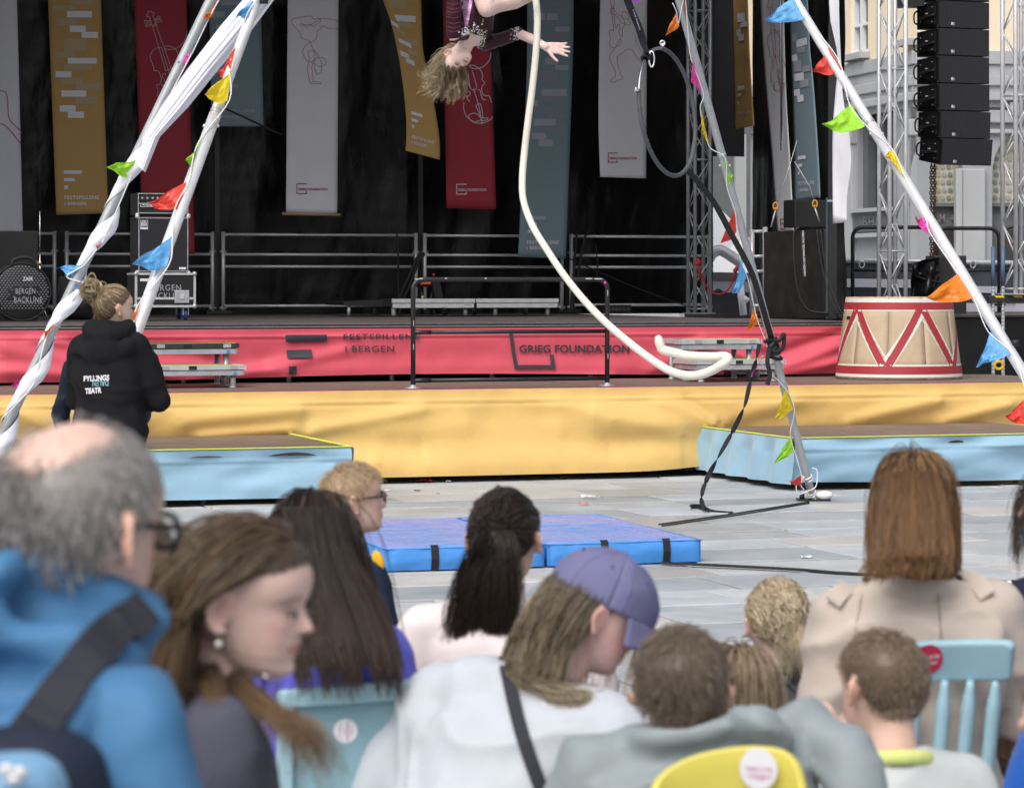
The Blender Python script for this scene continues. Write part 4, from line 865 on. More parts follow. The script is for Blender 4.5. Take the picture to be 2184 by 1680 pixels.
# ================================================================== black handrail on the lower deck
HV = .12
hr = thing('handrail', 'black tubular handrail with chipped paint standing on the lower deck', 'handrail', st(s_at(1088, HV), HV, ZD))
sa, sb_ = s_at(881, HV), s_at(1295, HV); ht = onst(1088, 596, HV).z
arc = lambda c, z, d, r=.085: [st(c - d * r * math.sin(t), HV, z - r + r * math.cos(t)) for t in np.linspace(math.pi / 2, 0, 6)]
fr_pts = [st(sa, HV, ZD)] + [st(sa + .085 - .085 * math.cos(t), HV, ht - .085 + .085 * math.sin(t)) for t in np.linspace(0, math.pi / 2, 7)] + [st(sb_ - .085 + .085 * math.sin(t), HV, ht - .085 + .085 * math.cos(t)) for t in np.linspace(0, math.pi / 2, 7)] + [st(sb_, HV, ZD)]
m = MB(); m.tube(fr_pts, .021, 12, up=(0, 1, 0)); m.build('frame', M['black_metal'], hr)
for py in (707.5, 809):
    m = MB(); z = onst(1088, py, HV).z; m.tube([st(sa, HV, z), st(sb_, HV, z)], .018, 10); m.build('rail', M['black_metal'], hr)
    m = MB(); m.tube([st(sa, HV, z), st(sa + .16, HV, z)], .0205, 10); m.build('sleeve', M['black_metal'], hr)
for s in (sa, sb_):
    m = MB(); m.lathe([(.075, 0), (.075, .006), (.026, .01), (.026, .03)], st(s, HV, ZD + .001), 20); m.build('base_plate', M['aluminium_dull'], hr)
for px, py, w in ((888, 596, 5), (897, 594.5, 6), (950, 594, 3), (1035, 594, 3), (1255, 594.5, 10), (1275, 595, 12), (1294.6, 625, 2), (1295, 760, 2), (881, 690, 2), (880.6, 740, 2)):
    m = MB(); p = onst(px, py, HV); m.ball(p - AXS[1] * .019, (w / 250 * (1 if w > 2 else .5), .004, .006 if w > 2 else .03), 8, 5, AXS); m.build('paint_chip', M['aluminium'], hr)
m = MB(); m.ball(onst(1290.5, 603.5, HV - .02), .014, 8, 6); m.build('tape_mark', M['flag_pink'], hr)

# ================================================================== aluminium steps
def steps(label, pu, pl, v, yu, yl_, leg_y, dark=False):
    t = thing('stage_steps', label, 'steps', st(s_at((pl[0] + pl[1]) / 2, v), v, ZD), 0, 'aluminium steps up to the main stage')
    for nm, (x0, x1), dv, (y0, y1), dep in (('tread', pu, .42, yu, .50), ('tread', pl, .0, yl_, .50)):
        vv = v + dv; a, b = s_at(x0, vv), s_at(x1, vv); xm = (x0 + x1) / 2
        z1, z0 = onst(xm, y0, vv).z, onst(xm, y1, vv).z; zm = z0 + (z1 - z0) * .5
        m = MB(); m.stbox(a + .012, b - .012, vv + .01, vv + dep - .01, z0 + .01, z1 - .008); tr = m.build(nm, M['stage_edge'], t)
        m = MB(); m.stbox(a, b, vv - .012, vv + .008, zm + .004, z1); m.stbox(a, b, vv + dep - .008, vv + dep + .012, zm + .004, z1); m.stbox(a - .012, a + .01, vv - .012, vv + dep + .012, zm + .004, z1 - .002); m.stbox(b - .01, b + .012, vv - .012, vv + dep + .012, zm + .004, z1 - .002); m.build('upper_profile', M['stage_edge'] if dark and dv else M['aluminium'], tr)
        m = MB(); m.stbox(a + .014, b - .014, vv - .006, vv + .01, z0, zm - .004); m.stbox(a + .002, a + .016, vv + .01, vv + dep, z0, zm - .004); m.stbox(b - .016, b - .002, vv + .01, vv + dep, z0, zm - .004); m.build('lower_profile', M['aluminium_dull'], tr)
        m = MB(); m.stbox(a + .02, b - .02, vv + .0, vv + .012, z1 + .001, z1 + .004); m.build('edge_tape', M['tape'], tr)
        for k, u in enumerate((.18, .45, .85)):
            m = MB(); s = a + (b - a) * u; m.stbox(s, s + .07, vv - .0155, vv - .012, zm + .008, z1 - .006); m.build('scuffed_tape', M['black_webbing'] if k == 1 else M['aluminium_dull'], tr)
        m = MB(); m.stbox(b - .1, b - .075, vv - .0145, vv - .0065, z0 + .01, zm - .012); m.build('sticker', M['flag_blue'], tr)
        for s in (a + .09, b - .09):
            for d in (.07, dep - .07):
                m = MB(); m.tube([st(s, vv + d, ZD), st(s, vv + d, z0 + .01)], .026, 12); m.tube([st(s, vv + d, ZD), st(s, vv + d, ZD + .012)], .032, 12); m.build('leg', M['aluminium'], tr)
steps('aluminium steps with yellow edge tape behind the woman in the hoodie', (296, 507), (303, 522), .75, (732.5, 755), (779, 801), 824, True)
steps('aluminium steps behind the whirling rope end', (1450, 1622), (1482, 1673), .75, (723.5, 745), (767, 788), 801)
m = MB(); a, b, z0, z1 = stb(m, 1565, 1642, 791, 800, 1.6, .25); t = m.build('cable_box', M['black_plastic'], None); tag(t, 'flat black box with white lettering below the rope end steps', 'box')
m = MB(); text_on(m, 'CREATIVE TECHNOLOGY', lambda x, y: onst(x, y, 1.595), 1567, 793, 1640, 797.5, .01, 1.0); m.build('lettering', M['print_white'], t)

# ================================================================== painted circus drum podium
DP = Vector((0, 0, 0)); vY = 27.3; DP = Vector(((1917 - CX) * vY / F, vY, ZD + .003)); rb, rt, hd = .600, .499, .775
pod = thing('circus_podium', 'tan drum shaped podium with red zigzag and white lines, on the lower deck', 'podium', DP)
m = MB(); m.lathe([(rt - .02, hd - .012), (.01, hd - .012)], DP, 60, cap=False); m.build('top', mat('podium_top', (.36, .27, .18), .6, var=.15, dirt=.2), pod)
pt = mat('podium_paint', (.50, .385, .26), .55, var=.09, vscale=5, dirt=.22, bump=.1, bscale=25); pred = mat('podium_red', (.36, .028, .035), .5, var=.08, vscale=8, dirt=.12); pw = mat('podium_white', (.70, .68, .64), .5, var=.06, vscale=9, dirt=.22)
np_ = 10
for k in range(np_):
    a0_, a1_ = 2 * math.pi * k / np_ + .003, 2 * math.pi * (k + 1) / np_ - .003; m = MB()
    def fn(u, w): a = a0_ + (a1_ - a0_) * u; r = rb + (rt - rb) * w - (.012 if w > .99 else 0) * 0; return DP + Vector((r * math.cos(a), r * math.sin(a), hd * w))
    m.grid(fn, 6, 4); m.build('side_panel', pt, pod, thick=.012)
def cone(off):
    def f(x, y):                                   # x degrees round from the front, y height fraction from the top
        a = R(x - 90); h = 1 - y; r = rb + (rt - rb) * h + off; return DP + Vector((r * math.cos(a), r * math.sin(a), hd * h))
    return f
def ring(mb, y0, y1, off):
    f = cone(off)
    for k in range(72):
        a, b = k * 5, k * 5 + 5; mb.add([f(a, y0), f(b, y0), f(b, y1), f(a, y1)], [(0, 1, 2, 3)], True)
def band(mb, top, bot, hw, off, y0, y1, n=8):      # a slanting painted band with level ends
    f = cone(off)
    for k in range(n):
        t0, t1 = k / n, (k + 1) / n; x0, x1 = top + (bot - top) * t0, top + (bot - top) * t1
        mb.add([f(x0 - hw, y0 + (y1 - y0) * t0), f(x0 + hw, y0 + (y1 - y0) * t0), f(x1 + hw, y0 + (y1 - y0) * t1), f(x1 - hw, y0 + (y1 - y0) * t1)], [(0, 1, 2, 3)], True)
for q in ((.018, .062), (.935, .972), (.150, .172), (.815, .838)): m = MB(); ring(m, *q, .0085); m.build('white_line', pw, pod)
m = MB()
for k in range(5):
    for tp, bt in ((16 + 72 * k, 52 + 72 * k), (16 + 72 * k, -20 + 72 * k)): band(m, tp, bt, 6.6, .0080, .15, .84)
m.build('white_zigzag', pw, pod)
m = MB()
for k in range(5):
    for tp, bt in ((16 + 72 * k, 52 + 72 * k), (16 + 72 * k, -20 + 72 * k)): band(m, tp, bt, 4.1, .0098 if bt > tp else .0092, .10, .88)
m.build('red_zigzag', pred, pod)
for q in ((.066, .150), (.838, .930)): m = MB(); ring(m, *q, .0105); m.build('red_ring', pred, pod)
m = MB(); q = cone(.012); m.add([q(-75, .232), q(-67, .232), q(-67, .272), q(-75, .272)], [(0, 1, 2, 3)]); m.build('hand_hole', M['black_rubber'], pod)

# ================================================================== slim truss towers
def truss(label, c, h, ang, z0, z1, bay, material, name='truss_tower', rc=.024, group='box truss towers'):
    t = thing(name, label, 'truss tower', (c.x, c.y, z0), 0, group)
    ca_, sa_ = math.cos(ang), math.sin(ang)
    cs = [Vector((c.x + h * (i * ca_ - j * sa_), c.y + h * (i * sa_ + j * ca_), 0)) for i, j in ((-1, -1), (1, -1), (1, 1), (-1, 1))]
    for p in cs:
        m = MB(); m.tube([p + V(0, 0, z0), p + V(0, 0, z1)], rc, 12); m.build('chord', material, t)
    n = int((z1 - z0) / bay)
    for i in range(4):
        a, b = cs[i], cs[(i + 1) % 4]
        for k in range(n):
            za, zb_ = z0 + .06 + k * bay, z0 + .06 + (k + 1) * bay
            m = MB(); m.tube([a + V(0, 0, za if (k + i) % 2 else zb_), b + V(0, 0, zb_ if (k + i) % 2 else za)], .0085, 6); m.build('brace', material, t)
            if k % 6 == 0: m = MB(); m.tube([a + V(0, 0, za), b + V(0, 0, za)], .0085, 6); m.build('cross_bar', material, t)
    m = MB(); m.box((c.x, c.y, z0 + .006), (h * 2 + .1, h * 2 + .1, .012), (V(ca_, sa_, 0), V(-sa_, ca_, 0), V(0, 0, 1))); m.build('base_plate', material, t)
    return t
Yt = 34.4
tc1 = Vector(((1491 - CX) * Yt / F, Yt, 0)); truss('slim dark truss tower standing on the stage behind the aerial hoop', tc1, .1, R(21), ZS, 6.5, .30, M['galvanised'])
Yr = 31.0
tc2 = Vector(((1903 - CX) * Yr / F, Yr, 0)); truss('bright silver truss tower rising behind the circus podium', tc2, .104, R(25.6), .02, 6.6, .33, M['aluminium'])
Yq = 29.2
tc3 = Vector(((2172 - CX) * Yq / F, Yq, 0)); zq = H + (HY - 628) * Yq / F; truss('bright silver truss tower at the right edge of the picture', tc3, .115, R(25), zq, 6.6, .33, M['aluminium'])
# jack beam with hazard stripes below the right hand tower
jb = thing('jack_beam', 'black outrigger beam with yellow hazard stripes and two screw jacks', 'outrigger', (tc3.x, tc3.y, 0))
bz = zq - .01
m = MB(); m.box((tc3.x + .16, tc3.y, bz - .035), (.95, .12, .07)); m.build('beam', M['black_metal'], jb, bevel=.006)
for k in range(4):
    m = MB(); x = tc3.x - .24 + k * .19; m.poly([(x, tc3.y - .062, bz - .022), (x + .09, tc3.y - .062, bz - .022), (x + .07, tc3.y - .062, bz - .001), (x - .02, tc3.y - .062, bz - .001)], (0, -.003, 0)); m.build('hazard_stripe', M['flag_yellow'], jb)
for px in (2117.5, 2138.5):
    x = (px - CX) * Yq / F; zt = H + (HY - 527) * Yq / F
    prof = []
    for k in range(110): z = .02 + (zt - .02) * k / 109; prof.append((.020 if k % 2 else .0165, z))
    m = MB(); m.lathe(prof, (x, tc3.y - .02, 0), 12, smooth=False); sj = m.build('screw_jack', M['galvanised'], jb)
    m = MB(); m.lathe([(.021, zt - .40), (.021, zt + .002)], (x, tc3.y - .02, 0), 12); m.build('blue_paint', mat('jack_blue', (.07, .12, .22), .5, var=.3), sj)
    m = MB(); m.lathe([(.06, .0), (.06, .02)], (x, tc3.y - .02, 0), 14); m.build('foot_plate', M['galvanised'], sj)
    m = MB(); m.box((x, tc3.y - .02, H + (HY - 650) * Yq / F), (.26, .03, .025)); m.build('lever_nut', M['galvanised'], sj, bevel=.005)

# ================================================================== hanging loudspeaker array
Ya = 32.6; ath = R(25)
ax_a = (V(math.cos(ath), math.sin(ath), 0), V(-math.sin(ath), math.cos(ath), 0), V(0, 0, 1))
bw, bh, bd = .69, .300, .52
fl = lambda px: Vector(((px - CX) * Ya / F, Ya, 0))
la_x0, la_x1 = fl(2001), fl(2116.5)
grm = bpy.data.materials.new('perforated_grille'); grm.use_nodes = True; nt = grm.node_tree; bb = nt.nodes['Principled BSDF']; bb.inputs['Roughness'].default_value = .45
tcn = nt.nodes.new('ShaderNodeTexCoord'); vo = nt.nodes.new('ShaderNodeTexVoronoi'); vo.inputs['Scale'].default_value = 70; vo.inputs['Randomness'].default_value = .15; nt.links.new(tcn.outputs['Object'], vo.inputs['Vector'])
rp = nt.nodes.new('ShaderNodeValToRGB'); rp.color_ramp.elements[0].position = .3; rp.color_ramp.elements[0].color = (.004, .004, .005, 1); rp.color_ramp.elements[1].position = .55; rp.color_ramp.elements[1].color = (.028, .028, .033, 1); nt.links.new(vo.outputs['Distance'], rp.inputs[0]); nt.links.new(rp.outputs[0], bb.inputs['Base Color'])
zs_a = [H + (HY - y) * Ya / F for y in (-59, 0.5, 59, 118, 177, 236, 295, 353)]
tilt = [0, 0, 0, 0, 0, R(2.5), R(7)]
for k in range(7):
    ztop_, zbot_ = zs_a[k], zs_a[k + 1]
    org = Vector((la_x0.x, Ya, 0)) + ax_a[0] * (bw / 2); ti = tilt[k]
    ax = (ax_a[0], ax_a[1] * math.cos(ti) + V(0, 0, 1) * math.sin(ti), V(0, 0, 1) * math.cos(ti) - ax_a[1] * math.sin(ti))
    hh_ = (ztop_ - zbot_) - .008
    c = org + V(0, 0, (ztop_ + zbot_) / 2) - ax_a[1] * (-.006 * max(0, k - 3) ** 2) * -1
    lb = ['topmost of the hanging black loudspeakers, cut by the frame', 'second hanging black loudspeaker from the top, below the one cut by the frame', 'third hanging black loudspeaker from the top, level with the cornice', 'middle hanging black loudspeaker, fourth from the top', 'third hanging black loudspeaker from the bottom', 'hanging black loudspeaker just above the lowest one', 'lowest hanging black loudspeaker, tilted down towards the square'][k]
    t = thing('array_loudspeaker', lb, 'loudspeaker', c, 0, 'loudspeakers of the hanging array')
    m = MB(); d2 = bd
    f_ = lambda x, y, z: c + ax[0] * x + ax[1] * y + ax[2] * z
    w2, h2 = bw / 2, hh_ / 2
    m.add([f_(-w2, 0, -h2), f_(w2, 0, -h2), f_(w2, 0, h2), f_(-w2, 0, h2), f_(-w2 * .86, d2, -h2 * .93), f_(w2 * .86, d2, -h2 * .93), f_(w2 * .86, d2, h2 * .93), f_(-w2 * .86, d2, h2 * .93)], [(0, 1, 2, 3), (5, 4, 7, 6), (4, 0, 3, 7), (1, 5, 6, 2), (3, 2, 6, 7), (4, 5, 1, 0)]); m.build('cabinet', M['black_plastic'], t, bevel=.008)
    m = MB(); m.box(f_(0, -.012, 0), (bw - .008, .02, hh_ - .004), ax); g = m.build('grille', grm, t, bevel=.004)
    m = MB(); m.box(f_(-w2 * .47, -.024, -h2 * .72), (.045, .004, .034), ax); g2 = m.build('badge', M['print_slate'], t)
    m = MB(); m.box(f_(-w2 * .51, -.027, -h2 * .70), (.018, .003, .03), ax); m.build('badge_emblem', M['frame_white'], g2)
    sdn = -ax[0]
    m = MB(); a, b, cc, dd_ = f_(-w2 - .012, .06, h2 * .78), f_(-w2 * .93 - .012, .42, h2 * .58), f_(-w2 * .93 - .012, .42, -h2 * .55), f_(-w2 - .012, .06, -h2 * .74)
    m.add([a, b, cc, dd_, a - sdn * .02, b - sdn * .02, cc - sdn * .02, dd_ - sdn * .02], [(0, 1, 2, 3), (7, 6, 5, 4), (0, 4, 5, 1), (1, 5, 6, 2), (2, 6, 7, 3), (3, 7, 4, 0)]); m.build('side_frame', M['black_metal'], t)
    m = MB(); m.tube([f_(-w2 - .02, .05, -.01), f_(-w2 - .02, .36, -.03)], .014, 6); m.build('rigging_bar', M['black_metal'], t)
    m = MB(); m.tube(spline([f_(-w2 * .9, .44, h2 * .5), f_(-w2 * .9 - .03, .50, h2 * .3), f_(-w2 * .9 - .03, .50, -h2 * .4), f_(-w2 * .9, .44, -h2 * .6)], 4), .011, 6); m.build('handle', M['black_metal'], t)
    for px_, pz_ in ((.10, .55), (.34, .42), (.1, -.55), (.34, -.42)):
        m = MB(); m.ball(f_(-w2 - .018, px_, h2 * pz_), .006, 6, 5); m.build('bolt', M['aluminium'], t)
    m = MB(); m.box(f_(-w2 - .016, .22, h2 * .12), (.004, .05, .012), ax); m.build('side_label', M['print_white'], t)
    for sx in (-w2 - .004, w2 + .004):
        for sz in (h2 - .01, -h2 + .01): m = MB(); m.ball(f_(sx, .01, sz), .011, 8, 6); m.build('pin', M['black_metal'], t)
# rigging above, chain below
rg = thing('rigging_frame', 'black rigging frame and hoist above the loudspeaker array', 'rigging', (la_x0.x + .3, Ya, zs_a[0]))
m = MB(); m.box(Vector((la_x0.x, Ya, zs_a[0] + .06)) + ax_a[0] * .33 + ax_a[1] * .25, (.8, .8, .1), ax_a); m.build('frame', M['black_metal'], rg)
m = MB(); m.tube([Vector((la_x0.x, Ya, zs_a[0] + .1)) + ax_a[0] * .33 + ax_a[1] * .25, Vector((la_x0.x, Ya, 7.2)) + ax_a[0] * .33 + ax_a[1] * .25], .03, 8); m.build('hoist_chain', M['black_metal'], rg)
m = MB(); p = fl(1948); m.box((p.x, p.y + .3, H + (HY - 1) * Ya / F), (.3, .3, .10)); m.build('motor_box', M['black_plastic'], rg)
rust = mat('rusty_chain', (.10, .045, .02), .7, metal=.4, var=.4, vscale=30)
ch = thing('hanging_chain', 'pair of rusty chain lengths hanging below the lowest loudspeaker', 'chain', (fl(1996).x, Ya + .3, 1))
for dx in (-3.5, 3.5):
    m = MB(); zt, zb_ = H + (HY - 350) * Ya / F, H + (HY - 590) * Ya / F; n = 44
    for i in range(n):
        z = zt + (zb_ - zt) * i / n; c = Vector(((1998 + dx - CX) * Ya / F + .004 * math.sin(i), Ya + .3, z)); L_ = abs(zb_ - zt) / n * .72
        xx = V(1, 0, 0) if i % 2 else V(0, 1, 0)
        m.tube([c + xx * (.016 * math.cos(q)) + V(0, 0, L_ * math.sin(q)) for q in np.linspace(0, 2 * math.pi, 9)], .007, 5, False)
    m.build('chain_length', rust, ch)['kind'] = 'stuff'
m = MB(); c = Vector(((2020 - CX) * Ya / F, Ya + .4, ZD)); rr_ = random.Random(3)
hm = MB()
for i in range(260):
    a = rr_.uniform(0, 6.28); q = rr_.random(); c = Vector(((2012 - CX) * Ya / F + .22 * q * math.cos(a), Ya + .1 + .15 * q * math.sin(a), H + (HY - 672) * Ya / F + .17 * (1 - q) ** 1.2 * rr_.random()))
    ax_ = V(rr_.uniform(-1, 1), rr_.uniform(-1, 1), rr_.uniform(-1, 1)).normalized(); bx = ax_.orthogonal().normalized()
    hm.tube([c + ax_ * (.018 * math.cos(w)) + bx * (.026 * math.sin(w)) for w in np.linspace(0, 6.28, 7)], .007, 4, False)
# (the heap of chain lies on the black side deck)
o = hm.build('chain_heap', rust); tag(o, 'small heap of rusty chain behind the circus podium', 'chain', kind='stuff')

# ================================================================== stage right: side deck, panels, posts
sd = MB(); sdv = 3.2
p0, p1 = fl(1990), fl(2400)
zsd = H + (HY - 672) * 30 / F
q0 = Vector(((1797 - CX) * 28.0 / F, 28.0, 0)); s0_ = s_at(1800, 3.3)
sd.stbox(s0_, s0_ + 5.5, 3.3, 5.6, 0, zsd - .02); t = sd.build('side_deck', M['black_cloth']); tag(t, 'black cloth covered side deck right of the circus podium', 'stage deck')
m = MB(); m.stbox(s0_, s0_ + 5.5, 3.28, 5.62, zsd - .02, zsd); m.build('floor', M['stage_edge'], t)
PY = 30.6
ply = thing('plywood_panel', 'tall plain black plywood box standing at the right end of the stage', 'panel', ((1700 - CX) * PY / F, PY, ZS))
zt_ = H + (HY - 487) * PY / F
def w3(px, py, Y=PY): return at(px, py, Y)
m = MB(); a = w3(1629, 670); b = w3(1758, 668, PY - .9); m.poly([(a.x, a.y, ZS), (b.x, b.y, ZS), (b.x, b.y, zt_ - .02), (a.x, a.y, zt_ - .04)], Vector((.1, .6, 0))); m.build('face', M['black_ply'], ply)
m = MB(); b2 = w3(1764, 668, PY - .95); m.box((b2.x, b2.y, (ZS + zt_ + .3) / 2), (.03, .05, zt_ + .3 - ZS)); m.build('teal_edge', mat('teal_edge', (.03, .075, .085), .5), ply)
m = MB(); b3 = w3(1775, 668, PY - .98); m.box((b3.x, b3.y, (ZS + 5.2) / 2 - .4), (.085, .085, 5.2 - ZS - .8)); po = tag(m.build('corner_post', M['black_metal']), 'square black steel corner post with white lettering at the stage end', 'post')
m = MB(); onp = lambda x, y: at(x, y, b3.y - .046); text_on(m, 'ARENU', onp, 1764, 594 - 168, 1778, 430.5, .01, 1.0); m.build('lettering', M['print_white'], po)
m = MB(); p = at(1776, 300, b3.y); m.tube([at(1774.5, 306, b3.y), Vector((at(1774.5, 306, b3.y).x - .03, b3.y, 7))], .022, 10); tag(m.build('chrome_pole', M['chrome']), 'thin chrome pole rising from the black corner post', 'pole')
m = MB(); m.tube([at(1667, 462 - 140, 32.5), Vector((at(1667, 300, 32.5).x - .02, 32.5, 7))], .014, 10); tag(m.build('chrome_pole', M['chrome']), 'thin chrome pole behind the long grey wing banner', 'pole')
m = MB(); a, b = w3(1690, 430, 31.2), w3(1760, 480, 30.2); m.box(((a.x + b.x) / 2, (a.y + b.y) / 2 + .2, H + (HY - 455) * 30.6 / F), (.42, .3, .3), AXS); tag(m.build('equipment_box', M['black_plastic'], None, bevel=.01), 'black equipment box above the plywood panel, below the slate wing banner', 'box')
# ratchet stays with orange hooks
for k, (pts, lb) in enumerate((([(1700, 300), (1676, 380), (1654, 440)], 'steel stay with an orange shackle left of the grey wing banner'), ([(1695, 345), (1728, 400), (1738, 435)], 'steel stay with an orange shackle below the slate wing banner'))):
    t = thing('steel_stay', lb, 'stay wire', at(*pts[-1], 31.0)); Y_ = 30.4
    m = MB(); m.tube([at(x, y, Y_) for x, y in pts], .004, 6); m.build('wire', M['galvanised'], t)
    m = MB(); x, y = pts[-1]; m.tube([at(x + 5 * math.cos(q), y + 8 * math.sin(q), Y_) for q in np.linspace(0, 6.28, 10)], .009, 6, False); m.ball(at(x, y + 5, Y_), .016, 8, 6); m.build('shackle', mat('shackle_orange', (.55, .25, .01), .4), t)
    m = MB(); dx, dy = ((-12, 45), (12, 38))[k]; m.tube([at(x, y + 8, Y_), at(x + dx * .8, y + dy, Y_)], .008, 8); m.build('turnbuckle', M['galvanised'], t)
m = MB(); m.tube(spline([at(x, y, 29.6) for x, y in ((1704, 485), (1693, 500), (1694, 560), (1702, 620), (1720, 658), (1750, 667), (1790, 668))], 8), .013, 8); t = m.build('cable', M['black_rubber']); tag(t, 'black cable with white lettering hanging down the plywood panel', 'cable')
m = MB(); m.strap([at(1711, 492, 29.55), at(1713, 545, 29.55), at(1716, 592, 29.55)], .04, (1, 0, 0)); m.build('lettered_band', M['black_webbing'], t)
m = MB(); text_on(m, 'CREATIVE TECHNOLOGY NORWAY', lambda x, y: at(1712.5 + (y - 700) * .5 + (x - 490) * .04, x, 29.53), 492, 704, 590, 696, .01, 1.0); m.build('lettering', M['print_white'], t)
for k, x0 in enumerate((1742, 1750)):
    m = MB(); m.tube(spline([at(x, y, 29.4) for x, y in ((x0, 490), (x0 + 6, 540), (x0 + 18, 600), (x0 + 38, 655), (x0 + 52, 672))], 6), .006, 6); tag(m.build('cable', M['stage_edge']), ['thin cable, left one of the pair on the black post', 'thin cable, right one of the pair on the black post'][k], 'cable')
# silver scaffold ends between the wing curtain and the plywood panel
sf = thing('scaffold_frame', 'silver tubular frame partly hidden behind the grey pole', 'frame', at(1607, 670, 33))
for px in (1604, 1632):
    m = MB(); a = at(px, 490 if px < 1610 else 484, 33); m.tube([Vector((a.x, a.y, ZS)), a], .03, 8); m.build('upright', M['aluminium'], sf)
for py in (494, 547, 579, 652):
    m = MB(); m.tube([at(1604, py, 33), at(1632, py - 1, 33)], .02, 8); m.build('rung', M['aluminium'], sf)
# white market tent glimpsed through the gap
tent = thing('market_tent', 'white market tent with scalloped grey valance seen through the gap', 'tent', at(1550, 700, 40))
TY = 41.0
wm = mat('tent_white', (.74, .75, .78), .6, var=.03); gmv = mat('tent_grey', (.20, .21, .23), .6, var=.1); dk = mat('tent_dark', (.035, .036, .04), .5, var=.2, bump=.3)
m = MB(); m.add([at(1490, 393, TY), at(1512, 420, TY - .5), at(1595, 505, TY - .5), at(1640, 560, TY), at(1640, 583, TY - 1), at(1470, 580, TY - 1), at(1470, 380, TY + 1)], [(0, 1, 5, 6), (1, 2, 5), (2, 3, 4), (2, 4, 5)]); m.build('canopy', wm, tent, thick=.01)
m = MB(); m.add([at(1470, 580, TY - 1.02), at(1640, 583, TY - 1.02), at(1640, 602, TY - 1.04), at(1470, 600, TY - 1.04)], [(0, 1, 2, 3)]); m.build('valance_band', dk, tent, thick=.01)
m = MB()
pts = [(1470, 600), (1640, 602)] + [(1640 - i, 614 + 10 * abs(math.sin((1640 - i - 1532) / 44 * math.pi))) for i in range(0, 171, 5)]
m.poly([at(x, y, TY - 1.05) for x, y in pts], (0, .01, 0)); m.build('valance', gmv, tent)
m = MB(); m.add([at(1460, 610, TY), at(1660, 610, TY), at(1660, 700, TY), at(1460, 700, TY)], [(0, 1, 2, 3)]); m.build('side_wall', dk, tent, thick=.01)
for a_, b_2 in (((1577, 597), (1590, 668)),):
    m = MB(); m.tube([at(1577, 598, TY - 2), at(1586, 672, TY - 2)], .05, 8); m.build('post', wm, tent)
    m = MB(); m.tube([at(1583, 634, TY - 2), at(1596, 642, TY - 2)], .04, 8); m.build('brace', wm, tent)
m = MB(); m.tube(spline([at(x, y, TY - 3) for x, y in ((1512, 553), (1520, 540), (1535, 534), (1550, 540), (1582, 562))], 6), .075, 8); m.build('curved_tube', M['aluminium'], tent)
m = MB(); a = at(1567, 330, 44); b = at(1590, 330, 44); m.box(((a.x + b.x) / 2, 44, 2.0), (b.x - a.x, .3, 4.0)); t = m.build('pillar', M['render_grey_light']); tag(t, 'pale grey pillar seen through the gap beside the wing curtain', 'pillar')
m = MB(); m.box(at(1540, 420, 46), (.9, .2, 3.4)); tag(m.build('notice_board', M['dark_panel']), 'dark grey notice board above the white tent roof', 'board')
# red cord on the truss
m = MB(); cordm = mat('red_cord', (.42, .015, .03), .6)
m.tube(spline([at(x, y, 34.0) for x, y in ((1489, 555), (1491, 565), (1497, 590), (1508, 612), (1522, 625), (1538, 627), (1552, 618), (1564, 598), (1571, 575))], 6), .009, 6)
for x, y in ((1489, 556), (1491, 560), (1487, 562), (1568, 577), (1572, 573)): m.ball(at(x, y, 33.95), .03, 7, 5)
m.tube([at(1489, 560, 33.95), at(1493, 600, 33.95)], .012, 6); m.tube([at(1568, 575, 33.95), at(1565, 600, 33.95)], .012, 6)
tag(m.build('cord', cordm), 'slack red cord knotted to the slim truss tower', 'cord')

# ================================================================== fence with printed mesh, railings, covered box (right)
BY = 37.0
bar = thing('crowd_barrier', 'dark barrier with mesh cover printed with pale stepped blocks', 'barrier', at(1950, 672, BY))
mm_ = mat('barrier_mesh', (.055, .06, .075), .6, var=.12, vscale=3); lt = mat('barrier_print', (.50, .50, .57), .6, var=.04)
m = MB()
def bfn(u, w): x = 1784 + (2300 - 1784) * u; y = 556 + (690 - 556) * w - 4 * math.exp(-(u / .06) ** 2) * -1; return at(x, y, BY + .05 * mnoise.noise((u * 9, w * 2, 1)))
m.grid(bfn, 40, 10); m.build('mesh_cover', mm_, bar, thick=.004)
m = MB(); m.tube([at(1792, 556, BY - .05), at(2300, 562, BY - .05)], .03, 8); m.build('top_tube', M['aluminium'], bar)
for q in ([(1788, 594), (2050, 597), (2050, 615), (1788, 612)], [(1786, 634), (1854, 636), (1854, 655), (1786, 653)], [(1785, 674), (1815, 675), (1815, 690), (1785, 690)], [(1896, 640), (1960, 641), (1960, 690), (1896, 690)], [(2068, 610), (2140, 611), (2140, 625), (2068, 624)], [(2057, 646), (2092, 647), (2092, 666), (2057, 665)], [(2140, 647), (2200, 648), (2200, 690), (2140, 690)], [(2125, 690), (2140, 690), (2140, 650), (2125, 650)], [(2105, 648), (2125, 648), (2125, 668), (2105, 668)], [(2120, 672), (2300, 674), (2300, 690), (2120, 690)]):
    m = MB(); quad_on(m, q, lambda x, y: at(x, y, BY - .07)); m.build('printed_block', lt, bar)
for px in (1838, 2075): m = MB(); c = at(px, 564, BY - .09); m.tube([c + V(.035 * math.cos(q), 0, .045 * math.sin(q)) for q in np.linspace(0, 6.28, 10)], .009, 5, False); m.build('eyelet_ring', M['aluminium'], bar)
